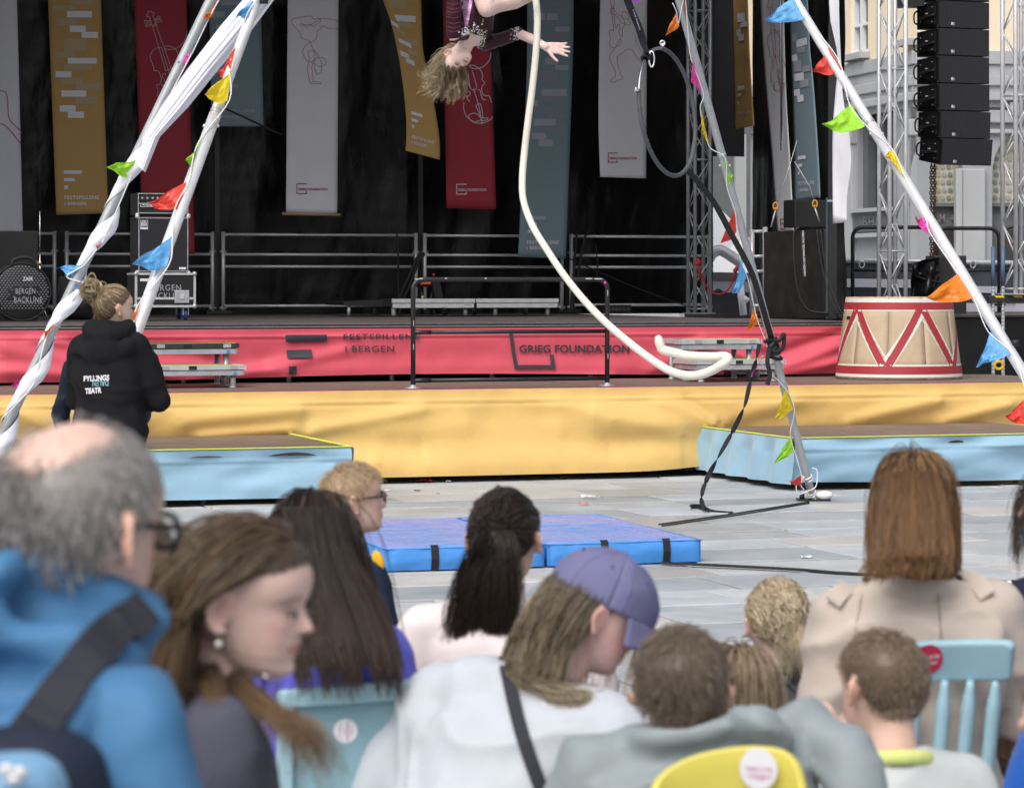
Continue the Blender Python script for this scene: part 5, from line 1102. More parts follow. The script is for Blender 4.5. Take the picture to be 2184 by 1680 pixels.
def hoop_rail(label, x0, x1, Y, ytop, ybot, mids, r=.024, rad=.12):
    t = thing('barrier_rail', label, 'railing', at((x0 + x1) / 2, ybot, Y), 0, 'black tubular railings by the barrier'); A, B = at(x0, ytop, Y), at(x1, ytop, Y); z = A.z; zb_ = 0
    pts = [V(A.x, Y, zb_)] + [V(A.x + rad - rad * math.cos(q), Y, z - rad + rad * math.sin(q)) for q in np.linspace(0, math.pi / 2, 6)] + [V(B.x - rad + rad * math.sin(q), Y, z - rad + rad * math.cos(q)) for q in np.linspace(0, math.pi / 2, 6)] + [V(B.x, Y, zb_)]
    m = MB(); m.tube(pts, r, 10, up=(0, 1, 0)); m.build('frame', M['black_metal'], t)
    for y in mids: m = MB(); zz_ = at(x0, y, Y).z; m.tube([V(A.x, Y, zz_), V(B.x, Y, zz_)], r * .75, 8); m.build('rail', M['black_metal'], t)
hoop_rail('black tubular railing behind the silver truss tower', 1818.5, 1997, 33.5, 485, 760, (577, 668))
hoop_rail('black tubular railing right of the covered box', 1998, 2131, 33.3, 487, 760, (577, 668))
hoop_rail('black tubular railing at the right edge of the picture', 2137, 2330, 33.1, 484, 760, (577, 668))
cvb = thing('covered_box', 'tall box under glossy black plastic behind the orange pennant', 'covered box', at(2010, 700, 31.6))
gloss = mat('black_sheet', (.012, .012, .013), .25, bump=.6, bscale=9, bdist=.05, rvar=.1)
m = MB(); a, b = at(1990, 545, 31.4), at(2062, 545, 31.4); m.box(((a.x + b.x) / 2, 31.7, a.z / 2), (b.x - a.x, .55, a.z)); m.build('body', M['black_plastic'], cvb, bevel=.01)
m = MB()
def pf(u, w):
    x = 1942 + 62 * u; y = (560 - 12 * u) + (46 + 30 * w) * w * (1.2 - .5 * u) + 12 * math.sin(u * 7 + w * 3) * w; p = at(x, y, 31.35); p.y += .18 * mnoise.noise((u * 3, w * 3, 2)) - .1 * math.sin(u * 9 + w * 4); return p
m.grid(pf, 18, 12); m.build('plastic_sheet', gloss, cvb, thick=.004)
m = MB(); m.poly([at(1942, 700, 31.5), at(1946, 640, 31.5), at(1962, 600, 31.5), at(1992, 580, 31.5), at(1992, 700, 31.5)], (0, .3, 0)); m.build('plastic_skirt', gloss, cvb)
m = MB(); m.tube(spline([at(x, y, 31.3) for x, y in ((1945, 585), (1975, 596), (2010, 602), (2040, 598))], 5), .008, 6); m.build('tie_cord', M['black_rubber'], cvb)
# white outer banner by the pole
OB = Plane(*at(1740, 300, 29.0).xy, *at(1815, 300, 28.6).xy)
banner('pale twisted banner hanging from the outer pole in front of the cream wall', OB, [ZW(735, -40), ZW(748, 150), ZW(800, 420), ZW(780, 700), ZW(762, 1000), ZW(765, 1610)], [ZW(808, -40), ZW(812, 200), ZW(822, 420), ZW(838, 700), ZW(885, 1000), ZW(894, 1200), ZW(868, 1400), ZW(862, 1600)], M['banner_grey'], bend=.03)
# ================================================================== THE AERIAL RIG
LA = at(904, -982, 17.0); RA = at(1238, -732, 20.2); RA.z = LA.z
GA = Vector((-3.36, 16.5, 0)); GB = gpt(75, 1302); GC = gpt(1735, 1068); GD = Vector(((2441 - CX) * 17.0 / F, 17.0, 0))
rig = thing('aerial_rig', 'four legged aluminium pole rig that carries the climbing rope, hung with pennants', 'rig', (.2, 18, 0))
def leg_curve(p, q, bend=0.0, n=24):
    out = []
    for i in range(n + 1):
        t = i / n; c = p.lerp(q, t); c.x += bend * math.sin(math.pi * t); out.append(c)
    return out
LEG = {'A': leg_curve(LA + V(.05, .0, 0), GA), 'B': leg_curve(LA - V(.0, .0, 0), GB), 'C': leg_curve(RA, GC, .03), 'D': leg_curve(RA + V(.02, -.03, 0), GD)}
def proj(p): return CX + F * p.x / p.y, HY - F * (p.z - H) / p.y
def legpt(k, py):
    L = LEG[k]
    for i in range(len(L) - 1):
        y0, y1 = proj(L[i])[1], proj(L[i + 1])[1]
        if y0 <= py <= y1: return L[i].lerp(L[i + 1], (py - y0) / (y1 - y0))
    return L[-1] if py > proj(L[-1])[1] else L[0]
LM = {'A': M['galvanised'], 'B': M['silver_pole'], 'C': M['galvanised'], 'D': M['silver_pole']}
LR = {'A': .031, 'B': .031, 'C': .030, 'D': .032}
JOINT = {'A': 690, 'B': 238, 'C': 330, 'D': 262}
for k in 'ABCD':
    L = LEG[k]; m = MB(); m.tube(L, LR[k], 18); lo = m.build('leg', LM[k], rig)
    j = legpt(k, JOINT[k]); j2 = legpt(k, 5000); d = (L[-1] - L[0]).normalized()
    m = MB(); m.tube([j - d * .015, j - d * .012, j + d * .012, j + d * .015], [LR[k], LR[k] + .003, LR[k] + .003, LR[k]], 18); m.build('joint_ring', M['aluminium_dull'], lo)
    if k in 'BD':
        m = MB(); m.tube([j + d * .02, j + d * 1.2, L[-1] - d * .3], LR[k] + .0035, 18); m.build('outer_sleeve', LM[k], lo)
    for s in (-1, 1): m = MB(); m.ball(j + d * .09 + V(s * (LR[k] + .006), 0, 0), .010, 8, 6); m.build('bolt', M['aluminium'], lo)
    g = L[-1]; m = MB(); m.box((g.x, g.y, .012), (.26, .16, .012)); m.tube([g + V(0, 0, .01), g - d * .07], .02, 8); m.lathe([(.02, 0), (.02, .05)], (g.x + .09, g.y, .012), 8); m.lathe([(.02, 0), (.02, .05)], (g.x - .09, g.y, .012), 8); m.build('foot', M['black_metal'], lo)
m = MB(); m.tube([LA, RA], .045, 14); m.build('ridge_beam', M['aluminium'], rig)
for k in (('D', 738), ('B', 10)):
    p = legpt(*k); m = MB(); m.tube([p + V(.03, -.02, .02), p + V(.075, -.02, .02)], .02, 10); m.build('locking_knob', M['black_plastic'], rig)
p = legpt('D', 775); m = MB(); c = p + V(-.12, -.03, -.01); m.tube([c + V(.028 * math.cos(q), 0, .024 * math.sin(q)) for q in np.linspace(0, 6.28, 12)], .009, 6, False); m.build('yellow_ring', mat('ring_yellow', (.55, .35, .01), .4), rig)

# ------------------------------------------------------------------ pennant strings, one per leg
PENN = {
 'A': [('orange', (467, -6), (455, 30), (435, 42), 4), ('pink', (409, 111), (397, 136), (376, 131), 0), ('green', (296, 340), (275, 378), (227, 354), 6), ('red', (221, 515), (208, 532), (206, 528), 0), ('blue', (174, 566), (146, 590), (115.5, 569), -3), ('blue', (178, 604), (167, 618), (160, 612), 0), ('orange', (129, 683), (95, 722), (94, 706), 0), ('pink', (78, 798), (67, 831), (23, 821), 5), ('yellow', (8, 884), (-4, 905), (-20, 895), 0)],
 'B': [('blue', (543, -2), (529, 37), (504, 34), 3), ('red', (503, 99), (492, 150), (464, 158), 8), ('yellow', (493, 152), (485, 214), (437, 196), 14), ('green', (433, 291), (415, 333), (397, 347), 8), ('red', (398, 387), (378, 443), (317, 430), 10), ('blue', (367, 503), (357, 566), (281, 562), 10), ('orange', (299, 650), (281, 702), (268, 690), 4)],
 'C': [('orange', (1441, 29), (1449, 56), (1420, 72), 6), ('orange', (1458, -4), (1466, 62), (1463, 20), 0), ('pink', (1477, 127), (1497, 199), (1474, 172), 0), ('yellow', (1495, 234), (1513, 311), (1497, 285), 0), ('green', (1543, 337), (1553, 398), (1565, 376), 0), ('red', (1566, 447), (1571, 494), (1537, 515), 12), ('blue', (1581, 548), (1592, 592), (1563, 629), 10), ('orange', (1608, 653), (1619, 685), (1594, 703), 5), ('pink', (1635, 748), (1622, 770), (1602, 803), 0), ('yellow', (1676, 828), (1691, 872), (1653, 892), 6), ('green', (1688, 926), (1693, 961), (1650, 988), 6), ('red', (1708, 1014), (1711, 1034), (1682, 1028), 3)],
 'D': [('blue', (1690, -6), (1720, 39), (1631, 40), 10), ('red', (1768, 101), (1795, 148), (1733, 153), 10), ('green', (1815, 223), (1845, 270), (1755, 266), 14), ('yellow', (1905, 319), (1933, 381), (1889, 330), 0), ('pink', (1969, 463), (1988, 499), (1951, 466), 8), ('orange', (2042, 583), (2074, 636), (1976, 631), 12), ('blue', (2112, 708), (2156, 755), (2085, 784), 0), ('red', (2190, 846), (2196, 902), (2146, 887), 8)],
}
ORDN = {'A': 'along the pole wrapped in white silk', 'B': 'along the bright silver pole behind the woman in the hoodie', 'C': 'along the bare grey pole right of the aerial hoop', 'D': 'along the bright pole in front of the loudspeakers'}
for k, L in PENN.items():
    b0_ = legpt(k, max(-60, L[0][1][1] - 30)); t = thing('pennant_string', 'bright plastic pennants strung ' + ORDN[k], 'bunting', b0_, 0, 'pennant strings on the rig legs')
    cord = []
    for n_, (colr, a, b, tip, sag) in enumerate(L):
        Ya_ = legpt(k, a[1]).y - .045; Yb_ = legpt(k, b[1]).y - .045
        A, B, Tp = at(*a, Ya_), at(*b, Yb_), at(*tip, (Ya_ + Yb_) / 2 - .03 + .1 * math.sin(n_ * 2.1)); sd_ = n_ * 3.7 + ord(k)
        cord += [A, B]
        m = MB(); N_ = 14
        def pf(u, w):
            e = A.lerp(B, u); c = e.lerp(Tp, w); ln = (Tp - e).length
            c = c - V(0, 0, sag / 370 * math.sin(math.pi * w) * (.15 + u)) + V(0, 0, .012 * math.sin(w * 7 + sd_) * w)
            c.y += .05 * mnoise.noise((w * 2.5 + sd_, u * 2, 1)) * w * 1.4 + .02 * mnoise.noise((w * 8 + sd_, u * 6, 4)) * min(1, w * 4) + .012 * math.sin(w * 10 + u * 5 + sd_) * w
            c.x += .008 * mnoise.noise((w * 5 + sd_, u * 4, 9)) * w
            return c
        vs_ = []; fs_ = []
        for j in range(N_ + 1):
            for i in range(N_ + 1): vs_.append(pf(i / N_, j / N_))
        for j in range(N_):
            for i in range(N_): q = j * (N_ + 1) + i; fs_.append((q, q + 1, q + N_ + 2, q + N_ + 1))
        m.add(vs_, fs_, True); fo = m.build('pennant', M['flag_' + colr], t); fo['label'] = colr + ' pennant'
    cord = [cord[0] + (cord[0] - cord[1]) * .8] + cord + [cord[-1] + (cord[-1] - cord[-2]) * .5]
    cord = [c + V(.012 * math.sin(i * 2.3), -.004, 0) for i, c in enumerate(cord)]
    m = MB(); m.tube(spline(cord, 5), .0035, 6); m.build('cord', M['string_white'], t)
for py in (1012, 1046, 1050):
    p = legpt('C', py); m = MB(); dd = (GC - RA).normalized(); a_ = dd.orthogonal().normalized(); b_2 = dd.cross(a_)
    m.tube([p + a_ * (.036 * math.cos(q)) + b_2 * (.036 * math.sin(q)) + dd * .004 * q for q in np.linspace(0, 12, 26)], .006, 5); o = m.build('lashing', M['string_white'], rig)
m = MB(); p = legpt('C', 1030); m.tube(spline([p + V(-.04, -.05, .05), p + V(-.10, -.05, 0), p + V(-.09, -.05, -.08), p + V(-.02, -.05, -.06), p + V(.05, -.05, -.02), p + V(.06, -.05, .10), p + V(.02, -.05, .12)], 6), .005, 5); m.build('lashing', M['string_white'], rig)
m = MB(); p = GC; m.ball((p.x + .08, p.y - .05, .05), (.07, .05, .035), 12, 8); tag(m.build('white_bag', M['string_white']), 'small white plastic bag by the foot of the bare grey pole', 'bag')

# ------------------------------------------------------------------ white silk wound round the left pole
silk = thing('aerial_silk', 'long white silk wound round the left rear pole and stretched upwards', 'aerial silk', legpt('A', 400))
axd = (GA - LA).normalized(); e1 = (V(1, 0, 0) - axd * axd.x).normalized(); e2 = axd.cross(e1)       # e2 points towards / away from the camera
if e2.y > 0: e2 = -e2                              # e2 faces the camera
pts_wrap = []
y_start, y_end = 322, 1010
Pst, Pen = legpt('A', y_start), legpt('A', y_end); Lw = (Pen - Pst).length; pitch = .46; hw = .125
m = MB(); nu_, nw_ = 170, 14
def wrapf(u, w):
    ax_p = u * Lw; th = R(-20) + 2 * math.pi * ax_p / pitch; ww = (w - .5) * 2
    dth = -.30 * ww
    c = Pst.lerp(Pen, u) + axd * (ww * hw * (.85 + .15 * math.sin(u * 23)))
    out = .5 + .5 * math.cos(th - R(-15))
    r_ = .037 + .045 * (1 - ww * ww) * out + .0018 * math.sin(ww * 9 + u * 5) + .003 * mnoise.noise((u * 30, ww * 4, 3))
    return c + e1 * (r_ * math.cos(th + dth)) + e2 * (r_ * math.sin(th + dth))
m.grid(wrapf, nu_ * 1, nw_); m.build('wound_cloth', M['white_silk'], silk)
m = MB()
def loosef(u, w):
    ww = (w - .5) * 2
    Lx = [(292, 352), (306, 292), (343, 228), (398, 150), (472, 54), (518, 0), (556, -50)]; Rx = [(310, 368), (341, 292), (402, 228), (465, 150), (536, 66), (585, 0), (628, -50)]
    k = u * (len(Lx) - 1); i = min(int(k), len(Lx) - 2); f_ = k - i
    a = (Lx[i][0] + (Lx[i + 1][0] - Lx[i][0]) * f_, Lx[i][1] + (Lx[i + 1][1] - Lx[i][1]) * f_); b = (Rx[i][0] + (Rx[i + 1][0] - Rx[i][0]) * f_, Rx[i][1] + (Rx[i + 1][1] - Rx[i][1]) * f_)
    px, py = a[0] + (b[0] - a[0]) * w, a[1] + (b[1] - a[1]) * w
    Y_ = 16.42 + .28 * u; Y_ += (.012 * math.sin(w * 15 + u * 2) + .010 * math.sin(w * 34 - u * 3) + .012 * math.sin(w * 7 + 1)) * (.35 + .9 * u) - .05 * math.sin(math.pi * w)
    return at(px, py, Y_)
m.grid(loosef, 60, 34); m.build('stretched_cloth', M['white_silk'], silk)

# ------------------------------------------------------------------ the climbing rope
rp_px = [(1096, -980, 18.7), (1110, -500, 17.6), (1134, -120, 16.6), (1141, -20, 16.3), (1146, 40, 16.3), (1143, 110, 16.3), (1135, 190, 16.3), (1126, 260, 16.3), (1118, 330, 16.3), (1114, 385, 16.25), (1117, 430, 16.2), (1136, 482, 16.1), (1168, 535, 16.0), (1204, 588, 15.9), (1250, 645, 15.8), (1300, 695, 15.7), (1360, 745, 15.6), (1405, 777, 15.5), (1440, 795, 15.4), (1477, 801, 15.3), (1512, 793, 15.25), (1540, 777, 15.2), (1553, 766, 15.2), (1545, 760, 15.25), (1520, 761, 15.3), (1470, 759, 15.4), (1437, 752, 15.45), (1414, 746, 15.5), (1409, 738, 15.5), (1404, 722, 15.5), (1401, 716, 15.5)]
P = spline([at(*p) for p in rp_px], 6)
rr0 = [.0195 if i < len(P) * .45 else .0195 + .006 * min(1, (i - len(P) * .45) / (len(P) * .25)) for i in range(len(P))]
for i in range(8): rr0[-1 - i] = .011 + i * .0018
m = MB(); m.tube(P, rr0, 12); tag(m.build('climbing_rope', M['rope_cotton']), 'thick cream climbing rope curving down from the rig with a whirling end', 'rope')

# ------------------------------------------------------------------ aerial hoop and its straps
hc = at(1424, 239, 19.6); HR = .442
M['hoop_steel'] = mat('hoop_steel', (.30, .31, .33), .25, metal=1.0)
hp = thing('aerial_hoop', 'steel aerial hoop wrapped in black tape, tied to the right pole', 'aerial hoop', hc)
h2 = V(-.06, .12, .99).normalized(); h1 = V(.475, .88, 0); h1 = (h1 - h2 * h1.dot(h2)).normalized()
def hoop_pt(q, dr=0): return hc + h1 * ((HR + dr) * math.cos(q)) + h2 * ((HR + dr) * math.sin(q))
m = MB(); m.tube([hoop_pt(q) for q in np.linspace(R(92), R(170), 26)], .0115, 12); m.build('bare_steel', M['hoop_steel'], hp)
m = MB(); n = 150; m.tube([hoop_pt(q) for q in np.linspace(R(168), R(453), n)], [.0145 + .0012 * (i % 3 == 0) for i in range(n)], 12); m.build('taped_part', mat('grip_tape', (.075, .08, .09), .65, bump=.4, bscale=90, bdist=.002, var=.25), hp)
for q in (91, 169):
    m = MB(); c = hoop_pt(R(q), .028); d = (c - hc).normalized(); sd_ = d.cross(V(0, 1, 0)).normalized(); m.tube([c - d * .03, c + d * .012], .009, 8); m.tube([c + d * .012 + d * (.016 * math.cos(a)) + sd_ * (.016 * math.sin(a)) for a in np.linspace(0, 6.28, 12)], .006, 6, False); m.build('lug', M['chrome'], hp)
qk = R(128); kp = hoop_pt(qk)
tgt = (hoop_pt(qk + .05) - hoop_pt(qk - .05)).normalized(); oa = tgt.orthogonal().normalized(); ob = tgt.cross(oa)
m = MB()
for k in range(4): c = kp + tgt * (-.03 + k * .02); m.tube([c + oa * (.026 * math.cos(q)) + ob * (.026 * math.sin(q)) for q in np.linspace(0, 6.28, 12)], .011, 6, False)
m.build('knot', M['black_webbing'], hp)['kind'] = 'stuff'
m = MB(); c = kp + V(.03, -.03, -.02); m.tube([c + V(.03 * math.cos(q) * .6, .01 * math.sin(q), .055 * math.sin(q)) for q in np.linspace(0, 6.28, 16)], .006, 6, False); m.build('steel_ring', M['chrome'], hp)
m = MB(); sp_ = spline([kp + V(0, -.02, .02), at(1373, 95, 19.1), at(1364, 63, 18.9), at(1346, 21, 18.75), at(1336, -10, 18.65), at(1310, -120, 18.6), RA.lerp(LA, .15)], 8)
m.strap(sp_, [.028 + .024 * min(1, i / 12) for i in range(len(sp_))], (1, -.35, 0), .006); ss = m.build('hanging_strap', M['black_webbing'], None); tag(ss, 'broad black strap with white lettering from which the aerial hoop hangs', 'strap')
m = MB(); text_on(m, 'SLIDE JARRLIN', lambda x, y: at(1351 + x * .33, 21 + x, 18.66 + x * .003) + V(-y * .0030, 0, y * .0010), 0, 2.0, 43, -2.0, .02, 1.1); m.build('lettering', M['print_white'], ss)
m = MB(); m.ball(at(1338, -10, 18.55) + V(.06, 0, .0), .05, 10, 8); tag(m.build('swivel', mat('swivel_pink', (.45, .12, .55), .25, metal=.6)), 'pink anodised swivel at the top edge by the hoop strap', 'swivel')
hb = hoop_pt(R(305)); kn = legpt('C', 737)
m = MB(); pts = spline([hb + V(0, .0, -.01), at(1520, 428, 20.0), at(1560, 500, 20.4), at(1600, 575, 20.9), at(1622, 640, 21.3), kn + V(0, .02, .02)], 8)
m.strap(pts, .045, (1, -.6, .3), .004); tag(m.build('tether_strap', M['black_webbing']), 'black tether strap running from the hoop down to the knot on the grey pole', 'strap')
kt = thing('strap_knot', 'black strap knotted round the grey pole with one end hanging to the ground', 'strap', kn)
dC = (GC - RA).normalized(); a_ = dC.orthogonal().normalized(); b_2 = dC.cross(a_)
m = MB()
for k in range(5): c = kn + dC * (-.04 + .028 * k + (.03 if k > 3 else 0)); m.tube([c + a_ * (.040 * math.cos(q)) + b_2 * (.040 * math.sin(q)) + dC * .02 * math.sin(q + k) for q in np.linspace(0, 6.28, 14)], .012, 6, False)
m.tube(spline([kn + V(-.07, -.05, .03), kn + V(-.02, -.08, .05), kn + V(.04, -.08, .04), kn + V(.08, -.05, .09), kn + V(.07, -.06, -.02), kn + V(.0, -.08, -.05)], 6), .016, 6)
m.build('knot', M['black_webbing'], kt)['kind'] = 'stuff'
m = MB(); Yk = kn.y - .06
pts = spline([at(1620, 733, Yk), at(1612, 770, Yk), at(1600, 815, Yk), at(1588, 865, Yk), at(1565, 915, Yk), at(1540, 960, Yk), at(1512, 1012, Yk), at(1499, 1045, Yk - .05), at(1497, 1070, Yk - .1), gpt(1502, 1084, .012), gpt(1520, 1089, .010), gpt(1562, 1092, .008)], 8)
sides = [V(math.cos(i * .35 - .8), -.5 - .4 * math.sin(i * .35), 0) if i < len(pts) * .8 else V(0, 1, .1) for i in range(len(pts))]
m.strap(pts, .038, sides, .004); m.build('hanging_end', M['black_webbing'], kt)
m = MB(); m.strap(spline([gpt(1505, 1085, .03), gpt(1490, 1080, .025), gpt(1475, 1080, .03), gpt(1474, 1085, .012)], 5), .036, (0, .4, 1), .004); m.strap(spline([gpt(1499, 1076, .06), gpt(1505, 1084, .04), gpt(1512, 1088, .015)], 5), .03, (0, .4, 1), .004); m.build('buckle_end', M['black_webbing'], kt)['kind'] = 'stuff'
m = MB(); m.strap(spline([kn + V(-.03, -.07, 0), kn + V(-.05, -.08, -.12), kn + V(-.03, -.08, -.22), kn + V(-.05, -.07, -.30)], 5), .035, (1, -.4, 0), .004); m.build('short_end', M['black_webbing'], kt)

# ------------------------------------------------------------------ lines and cables on the ground
for k, (a, lb) in enumerate((((1725, 1070, 1560, 1096, 1405, 1118), 'upper one of two thin dark guy lines from the grey pole foot to the mats'), ((1726, 1073, 1560, 1100, 1412, 1121), 'lower one of two thin dark guy lines from the grey pole foot to the mats'))):
    m = MB(); m.tube([gpt(a[0], a[1], .03), gpt(a[2], a[3], .02), gpt(a[4], a[5], .012)], .006, 6); tag(m.build('guy_line', M['black_rubber']), lb, 'line', 'guy lines on the ground')
m = MB(); m.strap(spline([gpt(x, y, .012) for x, y in ((1410, 1200), (1550, 1206), (1700, 1214), (1790, 1221), (1960, 1230), (2120, 1238), (2300, 1243))], 6), .05, (0, 1, 0), .012); o = m.build('ground_cable', M['black_rubber']); tag(o, 'flat black cable running right from the mats across the paving', 'cable')
m = MB(); c = gpt(2152, 1240, .02); m.box(c, (.02, .06, .012)); m.build('white_tie', M['string_white'], o)
m = MB(); m.strap(spline([gpt(x, y, .012) for x, y in ((120, 1140), (260, 1143), (372, 1147), (450, 1149), (600, 1160), (770, 1172))], 6), .05, (0, 1, 0), .012); tag(m.build('ground_cable', M['black_rubber']), 'flat black cable on the paving at left beside the blue platform', 'cable')

# ------------------------------------------------------------------ two crash mats
mtop = mat('mat_top', (.10, .17, .58), .24, var=.0, vscale=2.5, bump=.35, bscale=1.6, bdist=.06, rvar=.06, stretch=(1, 2.5, 1))
nt = mtop.node_tree; bb = nt.nodes['Principled BSDF']
tcn = nt.nodes.new('ShaderNodeTexCoord'); mpn = nt.nodes.new('ShaderNodeMapping'); mpn.inputs['Scale'].default_value = (1.1, 2.6, 1); mpn.inputs['Rotation'].default_value = (0, 0, .5); nt.links.new(tcn.outputs['Object'], mpn.inputs[0])
nz = nt.nodes.new('ShaderNodeTexNoise'); nz.inputs['Scale'].default_value = .9; nz.inputs['Detail'].default_value = 1.5; nz.inputs['Distortion'].default_value = 1.2; nt.links.new(mpn.outputs[0], nz.inputs['Vector'])
rpn = nt.nodes.new('ShaderNodeValToRGB'); rpn.color_ramp.elements[0].position = .40; rpn.color_ramp.elements[0].color = (.20, .42, .92, 1); rpn.color_ramp.elements[1].position = .58; rpn.color_ramp.elements[1].color = (.30, .41, .90, 1); nt.links.new(nz.outputs[0], rpn.inputs[0]); nt.links.new(rpn.outputs[0], bb.inputs['Base Color'])  # paler, lilac blue patches put the sky's reflection into the top colour
mside = mat('mat_side', (.065, .28, .72), .4, var=.05, vscale=5, bump=.15, bscale=9, bdist=.02)
def crash_mat(label, c, rz, w, d, h, straps, logo=None):
    t = thing('crash_mat', label, 'crash mat', (c[0], c[1], .004), rz, 'blue crash mats')
    m = MB(); n = 26
    def f(u, w_):
        x, y = (u - .5) * w, (w_) * d; e = min(u, 1 - u) * w; g = min(w_, 1 - w_) * d; k = min(1, e / .05) * min(1, g / .05)
        return V(x, y, h - .014 * (1 - k) ** 2 + k * (.008 * mnoise.noise((x * 2 + c[0], y * 1.4, 1)) + .005 * mnoise.noise((x * 6 + c[0], y * 3, 5)) - .006 * math.sin(math.pi * u)))
    m.grid(f, n, n * 2); m.build('top_sheet', mtop, t, local=True)
    m = MB()
    per = [(-.5, 0), (.5, 0), (.5, 1), (-.5, 1), (-.5, 0)]
    for i in range(4):
        p, q = per[i], per[i + 1]; nn = V(q[1] - p[1], -(q[0] - p[0]), 0).normalized()
        def g(u, w_):
            x, y = (p[0] + (q[0] - p[0]) * u) * w, (p[1] + (q[1] - p[1]) * u) * d; L_ = w if i % 2 == 0 else d
            e = min(u, 1 - u) * L_; k = min(1, e / .04)
            b = (.012 * math.sin(math.pi * w_) + .006 * mnoise.noise((u * L_ * 7 + c[0], w_ * 2, i)) + .004 * mnoise.noise((u * L_ * 18, w_ * 4, i + 9))) * k - .012 * (1 - k) ** 2
            return V(x, y, 0) + nn * b + V(0, 0, .003 + (h - .014 - .003) * (1 - w_))
        m.grid(g, 40 if i % 2 == 0 else 60, 8)
    m.add([(-w / 2, 0, .002), (w / 2, 0, .002), (w / 2, d, .002), (-w / 2, d, .002)], [(3, 2, 1, 0)]); m.build('side_cover', mside, t, local=True)
    m = MB(); m.tube([V((x) * w, y * d, h - .012) for x, y in per], .005, 6); m.build('piping', mside, t, local=True)
    for s in straps:
        m = MB(); m.strap([V(s, .015, h + .004), V(s, -.006, h - .008), V(s, -.019, h * .5), V(s, -.008, .006)], .047, (1, 0, 0), .004); m.build('strap', M['black_webbing'], t, local=True)
    if logo is not None:
        m = MB(); fn = lambda x, y: V(logo + x, -.0205, h * .52 - y)
        for st_ in ([(0, -.035), (.012, -.02), (-.006, -.002), (.008, .016), (-.004, .04)], [(.0, -.005), (-.025, .004), (-.03, -.012)], [(.006, -.012), (.03, -.02), (.038, -.006)], [(.004, .012), (.026, .02), (.03, .035)], [(0, .014), (-.022, .022), (-.024, .036)]): stroke_on(m, st_, .009, fn)
        m.build('printed_lizard', M['black_webbing'], t, local=True)['kind'] = 'stuff'
crash_mat('left blue crash mat with a single black strap showing', (-.275, 17.02), R(17.0), .99, 2.0, .145, (-.195,))
crash_mat('right blue crash mat with two black straps and a small black lizard mark', (.69, 17.33), R(17.0), .99, 2.0, .145, (-.135, .265), -.275)

# ------------------------------------------------------------------ litter on the paving
lit = [('red_scrap', (905, 1026), (.14, .03), 'flag_red', 'crumpled red plastic strip lying before the yellow skirt'), ('paper_scrap', (1257, 1060), (.13, .03), 'string_white', 'flat white paper strip lying behind the crash mats'), ('red_wrapper', (1246, 1074), (.07, .03), 'pale_red', 'pale red wrapper lying behind the right crash mat'), ('leaf_scrap', (1203, 1018), (.07, .035), 'leaf_tan', 'dry tan leaf lying near the yellow skirt'), ('plastic_scrap', (1470, 1004), (.17, .07), 'string_white', 'crumpled clear white plastic by the platform corner'),
       ('paper_scrap', (957, 1026), (.045, .02), 'string_white', 'white paper flake right of the red strip'), ('paper_scrap', (826, 1046), (.05, .02), 'string_white', 'white paper flake left of the red strip'), ('leaf_scrap', (890, 1046), (.05, .02), 'black_rubber', 'dark leaf scrap below the red strip'), ('leaf_scrap', (934, 1052), (.03, .015), 'leaf_tan', 'tan leaf scrap below the red strip'), ('paper_scrap', (1720, 1188), (.07, .025), 'string_white', 'white paper scrap beside the cable at right')]
M['pale_red'] = mat('pale_red', (.65, .22, .20), .5); M['leaf_tan'] = mat('leaf_tan', (.45, .28, .10), .7)
for nm, (x, y), (sx, sy), mk, lb in lit:
    m = MB(); c = gpt(x, y, .008); k = x * .13
    m.grid(lambda u, w: V(c.x + (u - .5) * sx, c.y + (w - .5) * sy * 2.2 * (1 - .5 * abs(u - .5)), .008 + max(-.004, .02 * sx / .1 * (mnoise.noise((u * 3 + k, w * 3, 1)) + .35))), 8, 6); tag(m.build(nm, M[mk], None, thick=.002), lb, 'litter')
